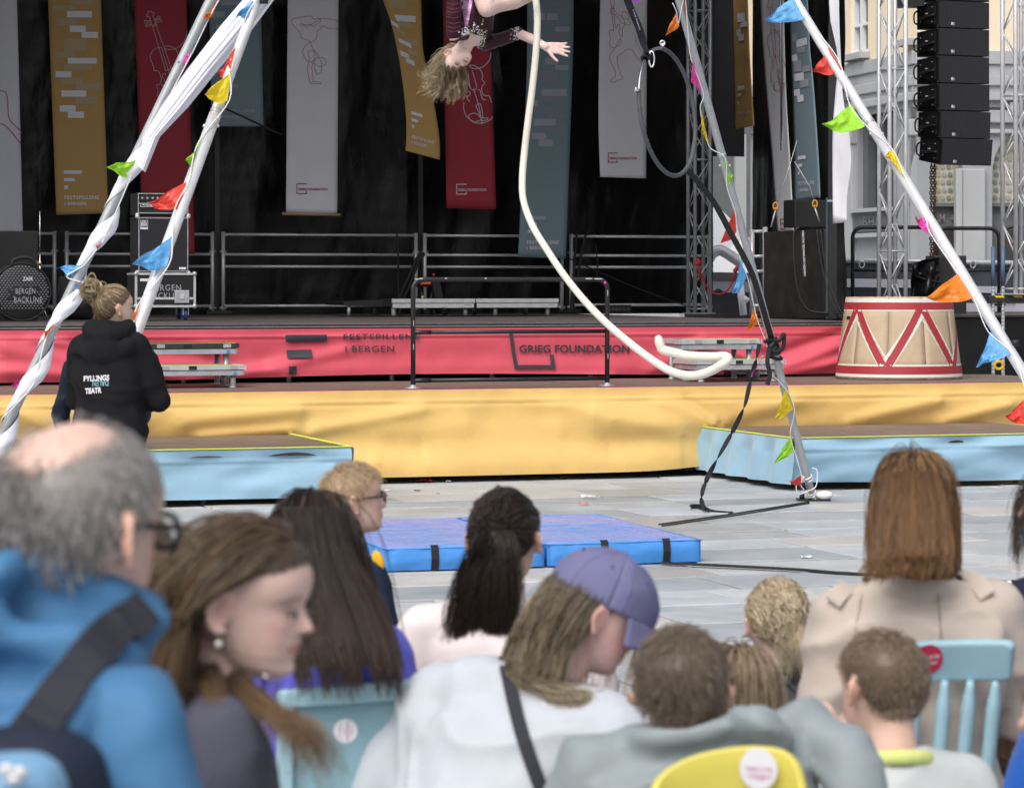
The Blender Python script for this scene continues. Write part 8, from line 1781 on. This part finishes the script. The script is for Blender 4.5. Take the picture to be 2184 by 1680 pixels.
hair_object(r_, tch + [cap_chunk(Ht, msk, .06, np.array(au0) * .7), strands_mesh(S, .0012, .0008, strand_cols(n, 12, au0, au1, .45, rng, (.36, .21, .10), .22))] + [solid_chunk(MBx, .010, np.array(au0) * .7) for MBx in [(lambda m: (loft(m, [(at(x, y, tY - o_), (w, 0, 0), (0, d, 0)) for x, y, o_, w, d in ((1946, 1040, .02, .085, .08), (1946, 1110, .04, .088, .06), (1946, 1160, .07, .092, .04), (1944, 1195, .085, .085, .03))]), m)[1])(MB())]])
glasses(r_, Ht, M['black_plastic'], .012)
bv = bvh_of(I['top'])
for s, pts in ((-1, [(1846, 1236), (1818, 1246), (1792, 1262), (1776, 1284)]), (1, [(2046, 1232), (2070, 1236), (2092, 1250), (2106, 1270)])):
    o = strap_on(bv, pts, .040, beige, 'epaulette', r_, .007, off=.009)
    b_ = MB(); p = on_surf(bv, *pts[0], .016); b_.ball(p or at(*pts[0], tY), .008, 8, 6) ; b_.build('button', M['black_plastic'], o)
strap_on(bv, [(1992, 1160), (1998, 1230), (2003, 1300), (2008, 1366)], .0022, cloth('seam_beige', (.22, .18, .15)), 'back_seam', r_, .002, off=.002)
strap_on(bv, [(1850, 1225), (1832, 1290), (1822, 1360), (1815, 1400)], .0016, cloth('seam_beige', (.30, .25, .21)), 'sleeve_seam', r_, .002, off=.002)
# ------------------------------------------------ blonde with low bun, leather jacket
leath = cloth('dark_leather', (.035, .037, .043), .42, .3, 50)
bY = 7.5
r_, Hq, I = figure('woman with blond hair in a low messy bun and a dark leather jacket, sitting low', at(1656, 1242, bY), .214, 8, 10, 0, 4, .9, .17, 8, True, leath, dkt, .011, seed=25, amp=.010, infl=1.08, drop=.045)
rng = np.random.default_rng(71); n = 1100; msk = lambda p: hairline(p, .86, .52, .24); rt_ = roots(n, msk, rng); tie = np.array((.05, -.53, .34)); pb0, pb1 = (.42, .32, .20), (.66, .57, .41)
S = grow(Hq, rt_, np.linalg.norm(rt_ - tie, axis=1) * Hq.hh * 1.04 + .012, comb_to(tie), 9, .0, .35, .06, (.02, .13), rng=rng, gvec=(0, 0, 0), curl=.004)
ch = [cap_chunk(Hq, msk, .06, np.array(pb0) * .7), strands_mesh(S, .0016, .0012, strand_cols(n, 9, pb0, pb1, .3, rng, (.24, .17, .10), .25))]
tw = Vector(Hq.w(tie))
for kx in range(26):
    a = rng.uniform(-1, 1); up_ = rng.uniform(0, 1); pth = [tw + V(.03 * a, 0, .02), tw + V(.035 * a - .01, -.045, .022 * up_), tw + V(-.01 + .05 * a, -.06, -.03 - .02 * up_), tw + V(-.005 + .055 * a + rng.uniform(-.02, .02), -.045, -.075 - .05 * up_)]
    ch.append(bundle(None, pth, 18, [.006, .012, .012, .008], .0012, (.24, .175, .11), pb1, .35, rng, 10, frizz=.003, taper=.6))
m = MB(); m.ball(tw + V(0, -.02, -.02), (.05, .03, .045), 12, 8); ch.append(solid_chunk(m, .008, (.15, .11, .075)))
hair_object(r_, ch)
bv = bvh_of(I['top'])
for k_, pts in enumerate(([(1664, 1440), (1700, 1472), (1738, 1515)], [(1622, 1462), (1634, 1500), (1638, 1530)])): strap_on(bv, pts, .010 if k_ == 0 else .004, leath, 'bag_strap' if k_ == 0 else 'jacket_seam', r_, .004, off=.004)
# ------------------------------------------------ little fair girl between the boys
r_, Hl, I = figure('little girl with fair streaked hair between the grey jacket and the leather jacket', at(1572, 1378, 6.2), .186, -14, 4, 0, 0, .8, .16, 3, False, cloth('plum_top', (.10, .06, .08)), dkt, .010, seed=27)
long_hair(r_, Hl, I, 900, (.17, .25), (.27, .20, .13), (.52, .42, .29), seed=28, layer=(.02, .12), streak=(.15, .10, .065), sp=.3, steps=12)
# ------------------------------------------------ dark haired child behind the man
r_, Hx, I = figure('dark haired child mostly hidden between the balding man and the girl', at(344, 1168, 6.3), .2, -5, 5, 0, 0, .85, .16, 3, False, cloth('rust_top', (.35, .12, .05)), dkt, .010, seed=29)
long_hair(r_, Hx, I, 800, (.14, .2), (.04, .03, .024), (.10, .075, .06), seed=30, steps=10, curl=.004)
# ------------------------------------------------ people cut by the right edge
r_, Hr, I = figure('person with dark hair bowing forward, cut by the right edge of the picture', at(2262, 1016, 7.0), .22, 10, 30, 14, 10, 1.0, .18, 22, True, cloth('navy_jumper', (.02, .025, .05)), dkt, .014, seed=33, side=-34)
long_hair(r_, Hr, I, 900, (.13, .18), (.028, .02, .017), (.075, .05, .04), seed=34, steps=11, layer=(.02, .12), cap=.06)
r_, Hs, I = figure('child with brown hair low behind the post of the spindle chair', at(2154, 1392, 7.1), .2, 0, 6, 0, 0, .8, .16, 4, False, dkt, dkt, .011, seed=35)
long_hair(r_, Hs, I, 700, (.13, .17), (.10, .062, .036), (.20, .13, .08), seed=36, steps=10)
bright = cloth('bright_blue_shell', (.02, .12, .52), .55)
r_, Hu, I = figure('person in a bright blue jacket and black trousers at the right edge', at(2425, 1160, 6.1), .22, 0, 4, 0, 0, 1.0, .185, 4, True, bright, cloth('black_trousers', (.010, .010, .013)), .011, seed=37, arms={-1: ((.27, .02, -.25), (.16, .24, -.30))})
short_hair(r_, Hu, 600, (.06, .045, .03), (.1, .075, .05), seed=38)
r_, Hv, I = figure('person in a white top nearest the bottom right corner', at(2300, 1380, 4.4), .21, 0, 4, 0, 0, .95, .18, 4, False, white, dkt, .011, seed=39, arms={-1: ((.24, .06, -.22), (.13, .2, -.3))})
short_hair(r_, Hv, 600, (.1, .07, .05), (.16, .12, .08), seed=40)
# ================================================================== CHAIRS
sticker_red = mat('sticker_red', (.47, .025, .065), .5); sticker_white = mat('sticker_white', (.70, .70, .74), .5); sticker_pink = mat('sticker_print', (.55, .10, .22), .5)
def spindle_chair():
    Yc_ = 6.22; c = at(2040, 1500, Yc_); t = thing('spindle_chair', 'pale blue spindle back chair with a round red sticker, under the trench coat woman', 'chair', (c.x, c.y, 0))
    zt0, zt1 = at(0, 1458, Yc_).z, at(0, 1370, Yc_).z
    def rail(u, w):
        px = 1925 + (2158 - 1925) * u; z = zt0 + (zt1 - zt0) * w; p = at(px, 1400, Yc_); rnd = max(0, (u - .93) / .07); rl = max(0, (.05 - u) / .05); cur = .035 * (1 - (2 * u - 1) ** 2)
        zz_ = z + (.008 * u) - (.03 * rnd ** 2 * (w - .5) * 2 + .03 * rl ** 2 * (w - .5) * 2) * abs(zt1 - zt0) * 4
        return Vector((p.x, Yc_ + cur - .03 * w, zz_))
    m = MB(); m.grid(rail, 30, 8); o = m.build('top_rail', chair_blue, t); sm = o.modifiers.new('thick', 'SOLIDIFY'); sm.thickness = .024; sm.offset = 0; bv_ = o.modifiers.new('bevel', 'BEVEL'); bv_.width = .006; bv_.segments = 2
    sz = .45
    prof = lambda f: [(f, .0)]
    for px, pb in ((1952, 1935), (2017, 1990), (2072, 2040), (2126, 2092), (1842 + 95, 1925)):
        a = at(px, 1452, Yc_); a.y += .012; b = at(pb, 1400, Yc_); b = Vector((b.x, Yc_ + .03, sz))
        n = 26; P = [a.lerp(b, i / n) for i in range(n + 1)]
        def rad(t_): return .008 + .008 * min(1, t_ * 7) + .006 * math.exp(-((t_ - .80) / .03) ** 2) + .005 * math.exp(-((t_ - .86) / .02) ** 2) - .003 * math.exp(-((t_ - .83) / .015) ** 2) + .004 * math.exp(-((t_ - .93) / .05) ** 2)
        m = MB(); m.tube(P, [rad(i / n) for i in range(n + 1)], 12); m.build('spindle', chair_blue, t)
    m = MB(); loft(m, [((c.x - .02, c.y + .20, z), (w, 0, 0), (0, d, 0)) for z, w, d in ((sz - .03, .19, .19), (sz - .02, .21, .21), (sz, .21, .21), (sz + .005, .20, .2))], 30, .8); m.build('seat', chair_blue, t)
    for sx in (-1, 1):
        for sy in (0, 1): m = MB(); m.tube([(c.x - .02 + sx * .15, c.y + .05 + sy * .3, sz - .02), (c.x - .02 + sx * .2, c.y + sy * .42, .0)], [.018, .014], 10); m.build('leg', chair_blue, t)
    m = MB(); p = at(1978, 1406, Yc_); ds = lambda q, r: rail(.228 + r * math.cos(q) / .239, .58 + r * math.sin(q) / (zt1 - zt0)) + V(0, -.0145, 0); qs = np.linspace(0, 6.283, 27)[:-1]; m.add([ds(0, 0)] + [ds(q, .0345) for q in qs], [(0, 1 + i, 1 + (i + 1) % 26) for i in range(26)]); s = m.build('sticker', sticker_red, t)
    m = MB(); fn = lambda x, y: rail(.228 + x / .239, .58 - y / (zt1 - zt0)) + V(0, -.0165, 0); text_on(m, 'Vask å his', fn, -.025, -.008, .026, .002, .02, 1.0, -.1); text_on(m, 'i byggen', fn, -.016, .006, .022, .016, .02, 1.0, -.1); m.build('sticker_lettering', sticker_white, s)
spindle_chair()
def panel_chair():
    Yc_ = 5.76; t = thing('panel_chair', 'teal chair with a framed panel back and round white sticker, behind the long dark hair', 'chair', at(790, 1500, Yc_) * V(1, 1, 0).x if 0 else (at(790, 1500, Yc_).x, Yc_, 0))
    x0, x1, zt, zb = at(590, 0, Yc_).x, at(893, 0, Yc_).x, at(0, 1459, Yc_).z, .42
    f = lambda a, b, z0, z1, y, d: MB().box(((a + b) / 2, y, (z0 + z1) / 2), (b - a, d, z1 - z0))
    tl = .012
    m = MB(); m.add([(x0, Yc_ - .016, zt - .036 - tl), (x1, Yc_ - .016, zt - .028), (x1, Yc_ - .016, zt + tl), (x0, Yc_ - .016, zt - tl), (x0, Yc_ + .016, zt - .036 - tl), (x1, Yc_ + .016, zt - .028), (x1, Yc_ + .016, zt + tl), (x0, Yc_ + .016, zt - tl)], [(0, 1, 2, 3), (5, 4, 7, 6), (3, 2, 6, 7), (1, 5, 6, 2), (4, 0, 3, 7), (4, 5, 1, 0)]); m.build('top_rail', chair_blue, t, bevel=.006)
    for a, b in ((x0, x0 + .034), (x1 - .034, x1)): f(a, b, 0, zt - .04, Yc_, .03).build('post', chair_blue, t, bevel=.006)
    f(x0 + .03, x1 - .03, zb + .03, zt - .026, Yc_ + .012, .008).build('back_panel', teal, t)
    f(x0 + .034, x1 - .034, zb, zb + .035, Yc_, .026).build('lower_rail', chair_blue, t, bevel=.005)
    m = MB(); loft(m, [(((x0 + x1) / 2, Yc_ + .2, z), (w, 0, 0), (0, .2, 0)) for z, w in ((.41, .19), (.415, .2), (.445, .2), (.45, .19))], 28, .6); m.build('seat', teal, t)
    for a in (x0 + .02, x1 - .02): m = MB(); m.tube([(a, Yc_ + .36, .42), (a, Yc_ + .38, 0)], [.02, .015], 10); m.build('leg', chair_blue, t)
    m = MB(); p = at(737, 1559, Yc_); m.lathe([(.0245, 0), (.0245, .0015)], (p.x, Yc_ + .007, p.z), 24, (V(1, 0, 0), V(0, 0, 1), V(0, -1, 0))); s = m.build('sticker', sticker_white, t)
    m = MB(); fn = lambda x, y: Vector((p.x + x, Yc_ + .0045, p.z - y))
    for xx, l, w in ((-.012, .016, .0012), (.004, .021, .002), (.012, .008, .001), (-.002, .006, .001)): stroke_on(m, [(xx + .001, -l), (xx - .001, l)], w, fn, False)
    m.build('sticker_print', sticker_pink, s)
panel_chair()
def yellow_chair():
    Yc_ = 4.55; ym = mat('chair_yellow', (.64, .56, .10), .4, var=.04, vscale=4); c = at(1555, 1640, Yc_); t = thing('yellow_chair', 'yellow curved back chair with a round white sticker, at the bottom edge', 'chair', (c.x, c.y, 0))
    L_ = [(1392, 1700), (1402, 1670), (1430, 1645), (1480, 1622), (1540, 1608), (1600, 1601), (1650, 1602), (1685, 1612), (1706, 1640), (1716, 1700)]
    P = spline([(x, y, 0) for x, y in L_], 6)
    def bk(u, w):
        k = u * (len(P) - 1); i = min(int(k), len(P) - 2); q = P[i].lerp(P[i + 1], k - i); p = at(q.x, q.y, Yc_); return Vector((p.x, Yc_ + .05 * (1 - (2 * u - 1) ** 2) + .03 * w, p.z * (1 - w) + .47 * w))
    m = MB(); m.grid(bk, 48, 12); o = m.build('back', ym, t); sm = o.modifiers.new('thick', 'SOLIDIFY'); sm.thickness = .014; sm.offset = 0; b = o.modifiers.new('bevel', 'BEVEL'); b.width = .005; b.segments = 2
    m = MB(); loft(m, [((c.x, Yc_ + .25, z), (w, 0, 0), (0, .2, 0)) for z, w in ((.43, .18), (.44, .2), (.46, .2), (.465, .18))], 28, .7); m.build('seat', ym, t)
    for sx in (-1, 1):
        for sy in (0, 1): m = MB(); m.tube([(c.x + sx * .15, Yc_ + .1 + sy * .28, .44), (c.x + sx * .19, Yc_ + .05 + sy * .4, 0)], .014, 10); m.build('leg', M['aluminium'], t)
    m = MB(); p = at(1621, 1646, Yc_); yy = bk(.62, .25).y - .009
    fy = lambda x: Yc_ + .05 * (1 - (2 * (.69 + x / .23) - 1) ** 2) - .0105; vs_ = [Vector((p.x, fy(0), p.z))] + [Vector((p.x + .0295 * math.cos(q), fy(.0295 * math.cos(q)), p.z + .034 * math.sin(q))) for q in np.linspace(0, 6.283, 25)[:-1]]; m.add(vs_, [(0, 1 + i, 1 + (i + 1) % 24) for i in range(24)]); s = m.build('sticker', sticker_white, t)
    m = MB(); fn = lambda x, y: Vector((p.x + x, fy(x) - .003, p.z - y)); text_on(m, 'Vask å his', fn, -.021, -.006, .021, .003, .0, 1.0); text_on(m, 'i byggen', fn, -.018, .007, .020, .016, .0, 1.0); m.build('sticker_lettering', sticker_pink, s)
yellow_chair()
# ================================================================== THE PERFORMER, hanging upside down from the rope
pfY = 16.3
def PZ(x, y, dy=0.0): return at((x / 4.55 + 1240) / 1.4066, y / 4.55 / 1.4066, pfY + dy)
Hf = Head((0, 0, 0), .190, mat3=np.array([[.66169, .32397, -.67617], [.68519, -.62746, .36988], [-.30444, -.70805, -.63717]])); Hf.o = np.array(PZ(734, 657.5))
pf = thing('person', 'performer in a jewelled burgundy leotard hanging upside down from the climbing rope', 'person', PZ(870, -400))
prt, pff = np.array((.52, .83, -.10)), np.array((.84, -.53, .05))
def rings(m): return [(PZ(752, 590, -.02), prt * .050 * m, pff * .045 * m), (PZ(800, 505), prt * .105 * m, pff * .062 * m), (PZ(835, 410), prt * .135 * m, pff * .080 * m), (PZ(852, 250), prt * .128 * m, pff * .088 * m), (PZ(868, 50), prt * .112 * m, pff * .078 * m), (PZ(880, -150), prt * .120 * m, pff * .085 * m), (PZ(880, -350), prt * .145 * m, pff * .10 * m), (PZ(880, -470), prt * .12 * m, pff * .09 * m)]
NA = [PZ(560, 455, -.12), PZ(548, 200, -.15), PZ(552, -120, -.16), PZ(620, -420, -.12)]
FArm = [PZ(975, 595, .13), PZ(1200, 540, .12), PZ(1425, 455, .10), PZ(1640, 545, .05), PZ(1805, 640, 0)]
b = MB(); add_np_grid_closed(b, Hf.w(HG)); add_ear(b, Hf, -1, .3)
limb(b, [Vector(Hf.w((0, -.12, .35))), Vector(Hf.w((0, -.10, .08))), PZ(735, 560, 0), PZ(800, 470, 0)], [.047, .046, .048, .055]); loft(b, rings(.93))
limb(b, [PZ(690, 600, -.03), PZ(850, 560, .04)], [.028, .03])
limb(b, NA, [.038, .035, .031, .026]); add_hand(b, NA[-1], NA[-1] - NA[-2], V(0, -1, 0), .15)
limb(b, FArm, [.036, .033, .030, .029, .0215]); add_hand(b, FArm[-1], V(1, -.05, -.13), V(.1, 1, -.1), .148, .34, .10, -1, .75)
limb(b, [PZ(870, -430, -.06), PZ(930, -150, -.14), PZ(1000, 112, -.18)], [.075, .064, .0535]); limb(b, [PZ(1000, 112, -.18), PZ(1160, 62, -.10), PZ(1380, 0, -.04), PZ(1620, -85, .12), PZ(1760, -130, .1)], [.0535, .047, .054, .040, .03])
limb(b, [PZ(900, -430, .08), PZ(1100, -950, .05), PZ(1330, -1500, .03), PZ(1400, -2050, .03), PZ(1420, -2150, -.05)], [.07, .056, .045, .03, .03]); limb(b, [PZ(1082, 100, .05), PZ(1078, 200, .04), PZ(1064, 252, .03)], [.014, .015, .009])
v, fc, nn = remeshed(b, .0046, 2); c = skin_colour(Hf, v, (.68, .49, .44), (.42, .15, .16), (.22, .14, .085), .3, .7)
np_mesh('body', v, fc, SKIN, pf, True, c)
lashes(pf, Hf, (.03, .02, .018), (-1, 1), .482, .010)
velvet = mat('burgundy_velvet', (.030, .0032, .0085), .5, var=.5, vscale=9, bump=.6, bscale=26, bdist=.008, spec=.3); velvet.node_tree.nodes['Principled BSDF'].inputs['Sheen Tint'].default_value = (.8, .35, .5, 1)
g = MB(); loft(g, rings(1.03)[1:]); limb(g, NA[:3] + [NA[3]], [.047, .044, .037, .03]); limb(g, FArm[:3], [.046, .039, .036]); limb(g, [PZ(560, 455, -.12), PZ(800, 440, 0), PZ(975, 590, .13)], [.046, .05, .046])
lo = garment('leotard', g, .0048, velvet, pf, .0035, 16, 3, 3); bv = bvh_of(lo)
gl = mat('purple_glitter', (.34, .18, .33), .35, metal=.5, var=.9, vscale=140, rvar=.2)
m = MB(); q = [on_surf(bv, *[k / 1 for k in ((x / 4.55 + 1240) / 1.4066, y / 4.55 / 1.4066)], .002) for y in np.linspace(-120, 360, 13) for x in [725 + 92 * t_ * (1 - max(0, (y - 40) / 420)) for t_ in (-.8, -.4, 0, .4, .85)]]
q = [p if p is not None else None for p in q]
for j in range(12):
    for i in range(4):
        f_ = [j * 5 + i, j * 5 + i + 1, (j + 1) * 5 + i + 1, (j + 1) * 5 + i]
        if all(q[k] is not None for k in f_): m.add([q[k] for k in f_], [(0, 1, 2, 3)], True)
m.build('glitter_panel', gl, pf)
jew = [mat('jewel_clear', (.75, .78, .85), .12, spec=.9, coat=.6), mat('jewel_gold', (.72, .66, .40), .15, spec=.9, coat=.6)]
def jewels(name, pts):
    for kk in (0, 1):
        m = MB()
        for i, (x, y, r) in enumerate(pts):
            if i % 3 == 0 and kk == 0 or i % 3 and kk == 1: continue
            p = on_surf(bv, (x / 4.55 + 1240) / 1.4066, y / 4.55 / 1.4066, .001)
            if p is not None: m.ball(p, r, 6, 4)
        m.build(name, jew[kk], pf)['kind'] = 'stuff'
rr_ = random.Random(9); arcp = spline([(670, 480, 0), (740, 440, 0), (820, 425, 0), (890, 450, 0), (925, 510, 0), (905, 580, 0), (860, 640, 0), (800, 685, 0)], 20); J_ = []
for i in range(190):
    p = arcp[rr_.randrange(len(arcp))]; cx_, cy_ = 790, 570; e = rr_.random() ** 1.6 * 85 - 8; dx, dy = p.x - cx_, p.y - cy_; L_ = math.hypot(dx, dy); J_.append((p.x + dx / L_ * e, p.y + dy / L_ * e, rr_.uniform(.0018, .0048)))
J_ += [(835, 342, .006), (828, 310, .003), (938, 335, .006), (950, 295, .004), (952, 268, .003), (980, 438, .006), (1003, 422, .003)]
jewels('neckline_jewels', J_)
jewels('cuff_jewels', [(rr_.uniform(1400, 1446) - 90 * (rr_.random() ** 3), rr_.uniform(362, 548), rr_.uniform(.0014, .0030)) for i in range(130)])
lin_ = MB()
lin_.tube([Vector(p) for p in (PZ(500, 545, -.14), PZ(560, 545, -.15), PZ(640, 505, -.13), PZ(720, 470, -.11), PZ(800, 460, -.09), PZ(858, 480, -.04), PZ(862, 540, .0), PZ(820, 610, .02), PZ(765, 672, .03))], .006, 6); lin_.build('neckline_trim', cloth('trim_beige', (.40, .30, .28)), pf)
rng = np.random.default_rng(81); msk = lambda p: hairline(p, .84, .54, .22) & ~((p[:, 0] < -.2) & (p[:, 1] > -.12) & (p[:, 2] < .58)); n = 600; rt_ = roots(n, msk, rng); h0, h1 = (.20, .145, .085), (.46, .36, .23)
def cp(p, t): return np.stack([p[:, 0] * .4, -.75 + 0 * p[:, 0], .15 + .5 * p[:, 2]], 1)
S = grow(Hf, rt_, rng.uniform(.12, .22, n), cp, 13, .75, .6, .08, (.02, .10), (), rng, gvec=(-.18, .05, -1), curl=.010, curl_f=2.2)
ch = [cap_chunk(Hf, msk, .05, np.array(h0) * .8), strands_mesh(S, .0009, .0005, strand_cols(n, 13, h0, h1, .35, rng, (.58, .48, .34), .25))]
for kx in range(70):
    x0, y0 = rng.uniform(370, 730), rng.uniform(930, 1050); dx = rng.uniform(-110, 50); L_ = rng.uniform(200, 370)
    pth = [PZ(x0, y0 - 60, rng.uniform(-.06, .10)), PZ(x0 + dx * .3, y0 + L_ * .4, 0 + rng.uniform(-.05, .06)), PZ(x0 + dx * .75 + 20 * math.sin(kx), y0 + L_ * .8, rng.uniform(-.05, .05)), PZ(x0 + dx, y0 + L_ + rng.uniform(-10, 40), 0)]
    kc = rng.uniform(.6, 1.3); ch.append(bundle(None, pth, 14, [.009, .008, .006, .004], .0010, np.array(h0) * kc, np.array(h1) * kc, .25, rng, 14, curl=.013, taper=.8))
for pts in ([(400, 980), (300, 1010), (180, 1040), (100, 985), (60, 970), (75, 1040), (110, 1045)], [(400, 1010), (310, 1060), (190, 1030), (120, 1000)], [(400, 1060), (280, 1120), (190, 1190), (110, 1180)], [(400, 1100), (250, 1180), (130, 1240), (80, 1260), (45, 1285)], [(420, 1150), (300, 1230), (190, 1280), (120, 1315)], [(430, 1180), (330, 1260), (250, 1310), (290, 1360)], [(420, 1120), (260, 1190), (180, 1150), (195, 1120)], [(440, 1200), (380, 1290), (300, 1330), (330, 1300)]):
    ch.append(bundle(None, [PZ(x, y, rng.uniform(-.02, .04)) for x, y in pts], 14, [.010, .008, .006, .004], .0009, h0, (.50, .40, .27), .25, rng, 16, curl=.004, taper=.85))
hair_object(pf, ch)
ru = mat('ruched_edge', (.16, .04, .06), .5)
for y in (40, 105, 150, 225, 300, 360, 410):
    q = [on_surf(bv, (x / 4.55 + 1240) / 1.4066, (y + 26 * math.sin((x - 458) / 57.3)) / 4.55 / 1.4066, .001) for x in range(462, 640, 16)]; q = [p for p in q if p is not None]
    if len(q) > 3: m = MB(); m.tube(q, .0016, 5); m.build('ruched_fold', ru, pf)
